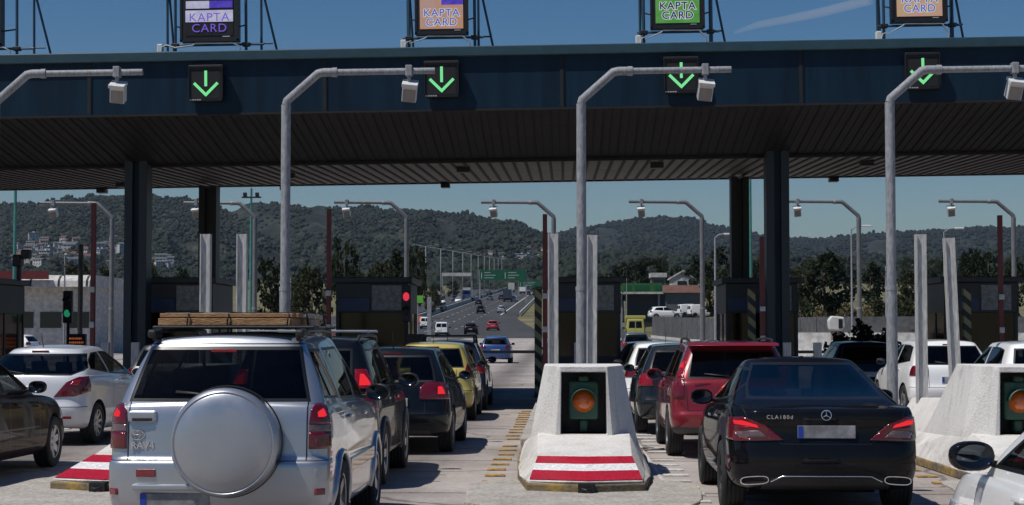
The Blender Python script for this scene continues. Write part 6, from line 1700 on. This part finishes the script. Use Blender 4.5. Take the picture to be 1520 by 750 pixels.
# belts of distant trees
for i in range(46):
    Y = rnd.uniform(420, 760); px = rnd.uniform(845, 1520) if i % 3 else rnd.uniform(440, 650)
    X = at(px, Y); o = plant(rnd.choice(('broad', 'pine', 'broad')), px, zt_(0, Y), Y, rnd.uniform(18, 30), rnd.choice(('leaf_dark', 'leaf_dark', 'leaf_olive')), 'distant tree in the belt at the foot of the hills', 'distant belt trees')
    o.scale = (o.scale[0], o.scale[1], rnd.uniform(7, 12))
for i in range(16):
    Y = rnd.uniform(300, 420); px = rnd.uniform(700, 735)
    o = plant('bush', px, 0, Y+i*28, rnd.uniform(8, 13)*300/(Y+i*28)*1.3, 'leaf_dark', 'oleander bush growing along the highway median', 'bushes along the highway median', X=-27.5)
    o.scale = (1.4, 1.6, rnd.uniform(1.4, 2.4))
for i in range(44):
    Y = rnd.uniform(150, 215); px = rnd.uniform(1170, 1540); o = plant('bush', px, 0, Y, rnd.uniform(20, 46), rnd.choice(('leaf_dark', 'leaf_olive', 'leaf_olive', 'leaf_dry')), 'wild shrub growing on the bank behind the grey fence', 'shrubs on the bank behind the fence')
    o.scale = (o.scale[0], o.scale[0], rnd.uniform(1.2, 3.2))
# dark shrub between the lanes on the right
o = plant('bush', 1283, 490, 46.0, 80, 'leaf_dark', 'dark spiky shrub in a planter behind the right camera pole', 'shrubs near the booths', z0=.15)
o.location.z = .35; o.scale = (1.5, 1.3, 1.75)
for dx_, hz_ in ((-.62, 1.45), (.62, 1.5)):
    o2 = plant('bush', 1283, 490, 46.0, 80, 'leaf_dark', 'dark spiky shrub in a planter behind the right camera pole', 'shrubs near the booths', z0=.15)
    o2.location = (o.location.x+dx_, 46.2, .35); o2.scale = (1.2, 1.1, hz_)
for q in TP.values():
    for r_ in q:
        if r_.name not in TU:
            for c in list(r_.children): bpy.data.objects.remove(c)
            bpy.data.objects.remove(r_)

# ------------------------------------------------------------------ buildings, walls, rails
def bld(name, label, cat, x0, x1, Y, d, z0, z1):
    r_ = empty(name, ((x0+x1)/2, Y, z0)); tag(r_, label, cat); return r_, (x1-x0)/2, z1-z0
r_, hw, h = bld('terminal_building', 'white building with arched canopy roof behind the leftmost booth', 'building', at(-120, 130), at(132, 130), 130, 12, gz(130)-.3, zt_(408, 130))
m = MB(); m.box(-hw, hw, 0, 12, 0, h-.9); m.build('wall', 'wall_white', r_)
for i in range(6):
    x = lerp(-hw, hw, i/6); ww = hw/3
    m = MB(); m.box(x+.3, x+ww-.2, -.06, -.02, 2.2, 3.4); m.build('window', 'window', r_)
m = MB(); prof = [(-1.6, h-.9), (-1.5, h-.45), (-1.0, h-.1), (0, h), (12.4, h), (12.4, h-.9)]; m.prism(prof, -hw-.2, hw+.2, 'x'); m.build('roof', 'wall_white', r_)
for i in range(7):
    x = lerp(-hw, hw, i/6); m = MB(); m.prism([(a-.03 if a < 0 else a, b+.02) for a, b in prof[:4]] + [(0, h-.2), (-1.4, h-.8)], x-.07, x+.07, 'x'); m.build('roof_rib', 'darkcol', r_)
m = MB(); m.box(-hw, -hw+9.8, -1.9, -1.62, h-.35, h+.25); m.build('red_band', 'redpost', r_)
r_, hw, h = bld('filling_station', 'filling station canopy with bright green roof band beyond the slip road', 'filling station', at(917, 260), at(984, 260), 262, 9, gz(260), zt_(420, 260))
m = MB(); m.box(-hw, hw, 0, 8, h-1.3, h); m.build('canopy_band', 'station_green', r_)
m = MB(); m.box(-hw-.3, hw+.1, -.15, 8.1, h-1.62, h-1.32); m.build('canopy_edge', 'wall_white', r_)
m = MB(); m.box(-hw+1.5, hw+.5, 1, 8, 0, h-1.65); m.build('shop', 'booth', r_)
for x in (-hw+.6, hw-.5): m = MB(); m.box(x-.15, x+.15, .4, .7, 0, h-1.6); m.build('pillar', 'steel', r_)
m = MB()
for x in (-hw+1, -hw+2.6, 0.4, 2.2): m.box(x, x+1.0, -.05, -.01, h-1.0, h-.35)
m.build('band_marks', 'sign_green', r_)
r_, hw, h = bld('gabled_house', 'white gabled house above red tiled roofs right of the green roofed station', 'house', at(997, 300), at(1027, 300), 300, 9, gz(300), zt_(414, 300))
m = MB(); m.box(-hw, hw, 0, 8, 0, h); m.prism([(-hw, h), (hw, h), (0.3, h+1.2)], 0.01, 7.99, 'y'); m.build('wall', 'wall_white', r_)
m = MB(); m.prism([(-hw-.3, h-.1), (.3, h+1.25), (hw+.3, h-.1), (hw+.3, h+.15), (.3, h+1.5), (-hw-.3, h+.15)], -.2, 8.2, 'y'); m.build('roof', 'wall_white', r_)
m = MB(); m.box(-.8, .8, -.06, -.02, h-1.3, h-.4); m.build('window', 'window', r_)
r_, hw, h = bld('tiled_shed', 'long low house with red tiled roof in front of the white gabled house', 'house', at(985, 280), at(1042, 280), 280, 7, gz(280), zt_(434, 280))
m = MB(); m.box(-hw, hw, 0, 6, 0, h); m.build('wall', 'booth2', r_); m = MB(); m.prism([(-.5, h-.1), (6.5, h-.1), (3, h+1.2)], -hw-.3, hw+.3, 'x'); m.build('roof', 'roof_red', r_)
m = MB(); m.box(-2, 2, -.06, -.02, 1.0, 2.4); m.build('window', 'window', r_)
r_, hw, h = bld('flat_roof_house', 'small pale flat roofed house above the station roof', 'house', at(967, 320), at(988, 320), 320, 6, gz(320)+1.5, zt_(412, 320))
m = MB(); m.box(-hw, hw, 0, 6, 0, h); m.build('wall', 'booth2', r_); m = MB(); m.box(-hw-.2, hw+.2, -.3, 6.2, h, h+.8); m.build('roof', 'wall_white', r_)
m = MB(); m.box(-.9, .9, -.05, -.01, h-1.6, h-.5); m.build('window', 'window', r_)

# white concrete wall, grey panel fence, rails
r_ = empty('concrete_wall', (0, 0, 0)); tag(r_, 'bright white concrete safety wall behind the right canopy columns', 'wall')
def wall_run(name, pts, w0, w1, h, mat, parent, dz=0.0):
    m = MB(); prev = None
    for (x, y) in pts:
        z = gz(y)+dz
        c = [m.bm.verts.new(p) for p in ((x, y-w0, z), (x, y-w0*.55, z+.3*h), (x, y-w1, z+h), (x, y+w1, z+h), (x, y+w0*.55, z+.3*h), (x, y+w0, z))]
        if prev:
            for i in range(6): m.bm.faces.new((prev[i], prev[(i+1) % 6], c[(i+1) % 6], c[i]))
        else: m.bm.faces.new(c)
        prev = c
    m.bm.faces.new(prev[::-1]); return m.build(name, mat, parent, smooth=20)
wall_run('wall_body', [(11.0, 112), (13.5, 106), (20, 103), (30, 102), (46, 101.5)], .34, .12, 1.7, 'wall_white', r_, -.05)
wall_run('coping', [(11.0, 112), (13.5, 106), (20, 103), (30, 102), (46, 101.5)], .12, .12, .06, 'kerb', r_, 1.66)
for q in range(7):
    x = 14.5+q*3.1; m = MB(); m.box(x-.06, x+.06, 102.0, 102.6, .45, 1.0); m.build('drain_slot', 'darkcol', r_)
r_ = empty('panel_fence', (0, 0, 0)); tag(r_, 'long grey panel fence behind the white concrete wall', 'fence')
m = MB()
def fence(pts, h, zoff):
    for (a, b) in zip(pts[:-1], pts[1:]):
        L_ = math.hypot(b[0]-a[0], b[1]-a[1]); n = max(1, int(L_/2.5))
        for i in range(n):
            p = (lerp(a[0], b[0], i/n), lerp(a[1], b[1], i/n)); q = (lerp(a[0], b[0], (i+.96)/n), lerp(a[1], b[1], (i+.96)/n)); z = gz(p[1])+bank(p[0], p[1])+zoff
            m.bar((p[0], p[1], z+h/2), (q[0], q[1], z+h/2), .06, h)
fence([(9.3, 190), (11.5, 168), (15, 140), (20, 124), (32, 118), (60, 116)], 2.1, .55); m.build('panels', 'wall_grey', r_)
m = MB()
for (a, b) in zip([(9.3, 190), (11.5, 168), (15, 140), (20, 124), (32, 118)], [(11.5, 168), (15, 140), (20, 124), (32, 118), (60, 116)]):
    z0, z1 = gz(a[1])+bank(*a)+.25, gz(b[1])+bank(*b)+.25
    m.bar((a[0], a[1]-.05, z0), (b[0], b[1]-.05, z1), .35, .75)
m.build('plinth', 'wall_white', r_)
r_ = empty('guard_rail', (0, 0, 0)); tag(r_, 'white post guard rail curving along the slip road beside the ambulance', 'guard rail')
pts = [(7.2, 165), (9.5, 140), (12, 124), (16, 112)]
m = MB(); m.tube([(x, y, gz(y)+.75) for x, y in pts], .09, 8); m.build('rail', 'steel', r_)
for (a, b) in zip(pts[:-1], pts[1:]):
    for i in range(5):
        x, y = lerp(a[0], b[0], i/5), lerp(a[1], b[1], i/5); m = MB(); m.box(x-.11, x+.11, y-.06, y+.06, gz(y)-.05, gz(y)+.70); m.build('post', 'wall_white', r_)
r_ = empty('median_barrier', (0, 0, 0)); tag(r_, 'concrete median barrier running along the left side of the highway', 'barrier')
m = MB(); prev = None
for i, y in enumerate(yrange(300, 1150, 40)):
    x = -27.4; c = [m.bm.verts.new(p) for p in ((x-.3, y, gz(y)-.05), (x-.1, y, gz(y)+.9), (x+.1, y, gz(y)+.9), (x+.3, y, gz(y)-.05))]
    if prev:
        for q in range(3): m.bm.faces.new((prev[q], prev[q+1], c[q+1], c[q]))
    prev = c
m.build('barrier_body', 'wall_white', r_)
m = MB(); m.tube([(-27.0, y, gz(y)+1.25) for y in yrange(300, 1150, 40)], .16, 8); m.build('rail', 'booth2', r_)
r_ = empty('verge_rail', (0, 0, 0)); tag(r_, 'pale guard rail along the right verge of the highway', 'guard rail')
m = MB(); m.tube([(-9.2, y, gz(y)+.6) for y in yrange(352, 1100, 40)], .16, 8); m.build('rail', 'wall_white', r_)
m = MB()
for y in yrange(352, 700, 60): x = -9.2; m.box(x-.08, x+.08, y-.08, y+.08, gz(y)-.1, gz(y)+.5)
m.build('posts', 'steel', r_)
# red and white plastic barriers and orange drums where the lanes split
m = MB(); m.prism([(-.35, 0), (.35, 0), (.22, .3), (.12, .95), (-.12, .95), (-.22, .3)], -.95, .95, 'y'); wb = m.build('plastic_barrier', 'water_barrier', bevel=.04)
for i in range(14):
    o = wb if i == 0 else wb.copy()
    if i: col.objects.link(o)
    y = 226+i*5.2; o.location = (lerp(-29.5, -26.6, i/13), y, gz(y)); o.rotation_euler = (0, 0, -.04); o.scale = (1, 2.5, 1)
    tag(o, 'red and white plastic traffic barrier where the highway lanes split', 'barrier', 'plastic barriers where the lanes split')
m = MB(); m.lathe([(.0, 0), (.5, 0), (.5, .1), (.34, .12), (.26, 1.1), (.0, 1.12)], (0, 0, 0), 'z', 16); dr = m.build('traffic_drum', 'amber')
for i in range(5):
    o = dr if i == 0 else dr.copy()
    if i: col.objects.link(o)
    y = 296+i*2.2; o.location = (-26.9+i*.42, y, gz(y)); tag(o, 'orange traffic drum at the head of the median barrier', 'traffic drum', 'orange drums at the median')

# gantry signs over the highway
def gantry(label, x0, x1, Y, py0, py1, mat, panels, name='gantry_sign'):
    z0 = gz(Y); zb, zt = zt_(py1, Y), zt_(py0, Y)
    r_ = empty(name, ((x0+x1)/2, Y, z0)); tag(r_, label, 'road sign'); hw = (x1-x0)/2
    for sx in (-1, 1): m = MB(); m.box(sx*hw-.2, sx*hw+.2, .3, .7, 0, zt-z0); m.build('mast', 'steel', r_)
    m = MB(); m.box(-hw, hw, .3, .7, zt-z0-.9, zt-z0-.4); m.build('beam', 'steel', r_)
    for (a, b) in panels:
        xa, xb = lerp(-hw, hw, a), lerp(-hw, hw, b); m = MB(); m.box(xa, xb, -.05, .2, zb-z0, zt-z0); p_ = m.build('sign_panel', mat, r_)
        m = MB(); h_ = zt-zb
        for q in range(3):
            zz = zb-z0+h_*(.2+.26*q); ln = (xb-xa)*rnd.uniform(.25, .6)
            m.box(xa+(xb-xa)*.2, xa+(xb-xa)*.2+ln, -.07, -.055, zz, zz+h_*.05)
        m.bar((xa+(xb-xa)*.08, -.06, zb-z0+h_*.15), (xa+(xb-xa)*.08, -.06, zb-z0+h_*.75), h_*.06, .02)
        m.build('sign_marks', 'sign_white', p_)
gantry('large green highway sign of two panels over the carriageway', at(712, 480), at(781, 480), 480, 401, 416, 'sign_green', [(0, .5), (.51, 1)])
gantry('smaller green highway sign beyond and right of the large one', at(770, 640), at(803, 640), 640, 417, 426, 'sign_green', [(0, 1)])
gantry('grey backed gantry sign over the opposite carriageway', at(656, 520), at(700, 520), 520, 405, 410, 'wall_white', [(0, 1)])
# median lamps
def make_ml():
    r_ = empty('highway_lamp', (0, 0, 0)); m = MB(); m.tube([(0, 0, 0), (0, 0, 14)], [.10, .06], 8); m.build('shaft', 'steel', r_)
    m = MB(); m.tube([(-2.2, 0, 14.3), (0, 0, 13.9), (2.2, 0, 14.3)], .045, 6); m.build('arm', 'steel', r_)
    for s in (-1, 1): m = MB(); m.box(s*2.2-.4, s*2.2+.4, -.15, .15, 14.2, 14.36); m.build('lamp_head', 'steel', r_)
    return r_
ml = make_ml()
for i in range(11):
    r_ = ml if i == 0 else copy_tree(ml); y = 345+i*42; r_.location = (-27.6, y, gz(y)-.1); tag(r_, 'tall double armed street lamp in the highway median', 'street lamp', 'street lamps along the highway median')

# ------------------------------------------------------------------ vehicles in the queues
silver_suv((-2.80, 13.0, 0))
# timber on the roof bars
lum = empty('timber_stack', (-2.90, 13.85, 1.728)); tag(lum, 'flat stack of sawn planks strapped on the roof of the silver off-road car', 'timber')
for j, (z0, z1) in enumerate(((0, .060), (.063, .100))):
    n = (8, 9)[j]; y = 0
    for q in range(n):
        wd = 1.95/n; m = MB(); xo = rnd.uniform(-.025, .025); m.box(-.54+xo, .54+xo+rnd.uniform(-.03, .02), y+.004, y+wd-.006, z0, z1-rnd.uniform(0, .004))
        m.build('plank', 'wood_pale' if (q > 1 and (j == 1 or rnd.random() < .3)) else 'wood', lum, bevel=.004); y += wd
for y in (.5, 1.5):
    m = MB(); m.tube([(-.60, y, -.03), (-.58, y, .102), (.58, y, .102), (.60, y, -.03)], .010, 6); m.build('strap', 'darkcol', lum)
for x in (-.30, .02, .5):
    m = MB(); m.tube([(x, -.008, -.01), (x+.01, -.01, .09), (x+.02, .1, .104), (x+.05, 1.9, .104)], .006, 6); m.build('cord', 'darkcol', lum)
dark_suv((-3.02, 18.55, 0))
hatch('queued_car', 'black hatchback with round inner tail lamps, third in the queue left of the middle island', (-2.60, 23.85, 0), 'p_ink', 4.2, .85, 1.48, R(-.5), tail=[(.42, .76), (1.0, .76), (1.0, .985), (.50, .985), (.42, .92)], lit=False, brakes=[(.66, .83), (.80, .83), (.80, .93), (.66, .93)])
yel, _ = hatch('queued_car', 'yellow hatchback waiting behind the dark blue car', (-2.72, 33.0, 0), 'p_yellow', 3.7, .83, 1.5, 0, tail=[(.60, .80), (1.0, .80), (1.0, 1.08), (.66, 1.08)], lit=False, rake=.18, brakes=[(.70, .95), (.9, .95), (.9, 1.04), (.70, 1.04)])
drk, cc = hatch('queued_car', 'dark blue car with black roof rack in front of the yellow hatchback', (-2.74, 37.4, 0), 'p_navy', 4.2, .87, 1.52, 0, tail=[(.62, .80), (1.0, .80), (1.0, 1.0), (.66, 1.0)], lit=True)
for y in (.75, 1.75):
    m = MB(); m.tube([(-.58, y, 1.44), (-.56, y, 1.60), (.56, y, 1.60), (.58, y, 1.44)], .028, 8); m.build('roof_bar', 'plastic', drk)
blu, _ = hatch('moving_car', 'bright blue hatchback just past the lowered barrier', (at(735, 95), 95, gz(95)), 'p_blue', 4.1, .88, 1.5, 0, subdiv=1, lit=False, detail=False)
black_sedan((2.16, 15.9, 0), R(-.4))
red_wagon((2.05, 23.2, 0))
hatch('queued_car', 'dark grey hatchback with black mirrors just ahead of the red estate', (1.83, 28.6, 0), 'p_charcoal', 4.1, .87, 1.5, 0, tail=[(.58, .80), (1.0, .80), (1.0, 1.0), (.62, 1.0)], lit=True)
hatch('queued_car', 'white hatchback fourth in the queue right of the middle island', (1.80, 34.2, 0), 'p_white', 4.0, .87, 1.5, 0, lit=False)
hatch('queued_car', 'blue black car ahead of the white hatchback in the queue', (1.85, 40.2, 0), 'p_darkblue', 4.2, .88, 1.48, 0, lit=False, detail=False)
grey_, _ = hatch('moving_car', 'grey tall car seen between the queue and the yellow ambulance', (at(944, 98), 98, gz(98)), 'p_grey', 4.3, .9, 1.7, 0, subdiv=1, lit=True, rake=.2, detail=False)
brown_sedan((-7.42, 18.1, 0))
corsa((-8.13, 25.6, 0))
hatch('queued_car', 'grey car mostly hidden ahead of the silver white hatchback', (-7.85, 33.4, 0), 'p_grey', 4.3, .88, 1.48, 0, lit=False, detail=False)
near_white((2.745, 6.32, 0), R(0))
wh1, _ = hatch('queued_car', 'white hatchback with dark pillar stripe behind the right barrier', (7.75, 28.6, 0), 'p_white', 4.1, .88, 1.54, 0, lit=False, tail=[(.66, .90), (1.0, .90), (1.0, 1.14), (.70, 1.14)])
hatch('queued_car', 'white hatchback behind the pale right guard posts', (7.45, 34.6, 0), 'p_white', 4.0, .88, 1.54, R(2), lit=False)
hatch('queued_car', 'black car in shade behind the right camera pole', (6.9, 41.0, 0), 'p_black', 4.2, .88, 1.48, 0, lit=False, detail=False)

# traffic on the highway
van1, _ = small_van('moving_van', 'small white van with two rear door windows on the highway', (at(655, 217), 217, gz(217)))
def far(root0, px, Y, label, mapping=None, back=False, s=1.0, X=None, rz=0.0):
    r_ = copy_tree(root0); X = at(px, Y) if X is None else X
    r_.location = (X, Y, gz(Y)+.006 + (bank(X, Y) if X > 0 else 0)); r_.rotation_euler = (math.atan(.036) if Y > 330 else .015, 0, rz + (math.pi if back else 0)); r_.scale = (s, s, s)
    tag(r_, label, 'car')
    if mapping: repaint(r_, mapping)
    return r_
far(blu, 698, 228, 'black hatchback left of the red car on the highway', {'paint_blue': 'p_black'})
far(blu, 731, 252, 'red hatchback on the highway', {'paint_blue': 'p_scarlet'})
far(grey_, 713, 368, 'dark tall car left of the silver one further up the highway', {'paint_grey': 'p_ink'}, s=1.0)
far(blu, 744, 372, 'silver hatchback below the dark blue truck on the highway', {'paint_blue': 'p_silver'}, s=1.05)
far(blu, 710, 456, 'dark car close to the median barrier on the highway', {'paint_blue': 'p_ink'})
far(blu, 727, 522, 'grey car in the left highway lane beside the trucks', {'paint_blue': 'p_grey'})
far(grey_, 744, 530, 'dark car left of the dark blue truck', {'paint_grey': 'p_charcoal'})
far(blu, 763, 505, 'pale silver car right of the dark blue truck', {'paint_blue': 'p_pearl'}, s=1.1)
far(blu, 784, 620, 'dark car far up the highway under the smaller sign', {'paint_blue': 'p_ink'})
far(blu, 790, 760, 'dark blue car farthest up the right highway lane', {'paint_blue': 'p_navy'}, s=1.1)
far(blu, 657, 462, 'white car approaching on the opposite carriageway', {'paint_blue': 'p_white'}, True)
far(grey_, 681, 475, 'white tall car approaching beside the blue truck', {'paint_grey': 'p_white'}, True)
far(grey_, 676, 500, 'grey car behind the white one on the opposite carriageway', {'paint_grey': 'p_charcoal'}, True)
far(van1, 631, 262, 'white van with dark rear near the split of the lanes', None); bpy.data.objects[-1]
far(blu, 897, 186, 'dark hatchback on the slip road left of the ambulance', {'paint_blue': 'p_black'}, rz=-.1)
far(grey_, 1020, 176, 'black off-road car turning on the slip road in front of the grey fence', {'paint_grey': 'p_black'}, rz=-1.1, X=12.4)
for px, Y, l in ((1006, 250, 'white van parked left in the row above the grey fence'), (1021, 244, 'tall white van parked at the right of the row above the grey fence')):
    f_ = far(van1, px, Y, l, rz=-1.3); f_.location.z = gz(Y)+2.0; f_['category'] = 'van'
f_ = far(blu, 962, 210, 'white car parked below the filling station', {'paint_blue': 'p_white'}, rz=-1.4); f_.location.z = gz(210)+2.2
for px, Y, l, mp in ((22, 118, 'red and white car parked before the terminal building', 'p_scarlet'), (48, 116, 'white car parked before the terminal building', 'p_white')):
    far(blu, px, Y, l, {'paint_blue': mp}, rz=1.35)
# trucks
def truck(label, px, Y, cab, box, back=False, hb=3.6, name='moving_truck'):
    X = at(px, Y); r_ = empty(name, (X, Y, gz(Y)+.01), math.pi if back else 0); tag(r_, label, 'truck')
    m = MB(); m.box(-1.25, 1.25, 0, 6.5, 1.0, hb); m.build('cargo_box', box, r_, bevel=.05)
    m = MB(); m.prism([(6.6, .6), (8.6, .6), (8.6, 1.6), (8.2, 2.8), (6.6, 2.9)], -1.2, 1.2, 'x'); c = m.build('cab', cab, r_, bevel=.08)
    m = MB(); m.prism([(8.62, 1.65), (8.26, 2.6), (8.23, 2.6), (8.59, 1.65)], -1.05, 1.05, 'x'); m.build('windscreen', 'window', c)
    m = MB(); m.box(-.9, .9, .2, 8.2, .65, .98); m.build('chassis', 'darkcol', r_)
    for y in (1.4, 2.6, 7.5):
        for s in (-1, 1): m = MB(); m.lathe([(0, -.15), (.5, -.15), (.5, .15), (0, .15)], (s*1.05, y, .5), 'x', 18); m.build('wheel', 'tyre', r_)
    for s in (-1, 1): m = MB(); m.box(s*1.0-.15, s*1.0+.15, -.03, .01, .8, .98); m.build('tail_light', 'tail', r_)
truck('dark blue box truck in the middle of the highway', 753, 500, 'p_navy', 'p_navy')
truck('white box truck far up the highway beyond the dark blue one', 759, 705, 'p_white', 'wall_white', hb=3.9)
truck('second white truck under the smaller green sign', 776, 660, 'p_white', 'p_white', hb=2.8)
truck('blue and white truck approaching on the opposite carriageway', 694, 530, 'p_blue', 'wall_white', True)
amb, ca = small_van('ambulance', 'yellow ambulance with blue roof light driving up the slip road', (at(943, 172), 172, gz(172)), 'p_ambulance', 5.4, 1.0, 2.6, cat='ambulance')
m = MB(); m.box(-.8, .8, .5, .9, 2.56, 2.76); m.build('light_bar', 'eu_blue', amb, bevel=.04)
m = MB(); m.box(-1.02, 1.02, .3, 3.0, 2.5, 2.85); m.build('roof_box', 'p_ambulance', amb, bevel=.08)
for s in (-1, 1):
    m = MB(); m.box(s*1.0-.015, s*1.0+.015, .5, 4.4, .95, 1.25); m.build('red_band', 'reflector', amb)

# ------------------------------------------------------------------ contrail and haze
m, nt, out = nmat('contrail_ice'); L = nt.links.new
pv = N(nt, 'ShaderNodeVolumePrincipled'); inp(pv, 'Color', (1, 1, 1, 1)); inp(pv, 'Density', .005)
L(pv.outputs[0], out.inputs['Volume'])
M['contrail'] = m
mb = MB(); Yc = 9000
pts = []
for px, py in ((1090, 48), (1130, 30), (1180, 14), (1240, -6), (1330, -40)): pts.append((at(px, Yc), Yc + (px-1090)*3, zt_(py, Yc)))
mb.tube(pts, [8, 20, 24, 27, 30], 14)
ct = mb.build('contrail', 'contrail'); tag(ct, 'thin white vapour trail crossing the sky at the upper right', 'contrail', None, 'stuff')
m, nt, out = nmat('air_haze'); L = nt.links.new
pv = N(nt, 'ShaderNodeVolumePrincipled'); inp(pv, 'Color', (.60, .78, 1.0, 1)); inp(pv, 'Density', .00004); inp(pv, 'Anisotropy', .2)
L(pv.outputs[0], out.inputs['Volume'])
M['haze'] = m
mb = MB(); mb.box(-6500, 6500, -500, 6500, -2.0, 480)
hb = mb.build('haze', 'haze'); tag(hb, 'thin blue summer haze in front of the hills', 'haze', None, 'stuff'); hb.display_type = 'WIRE'
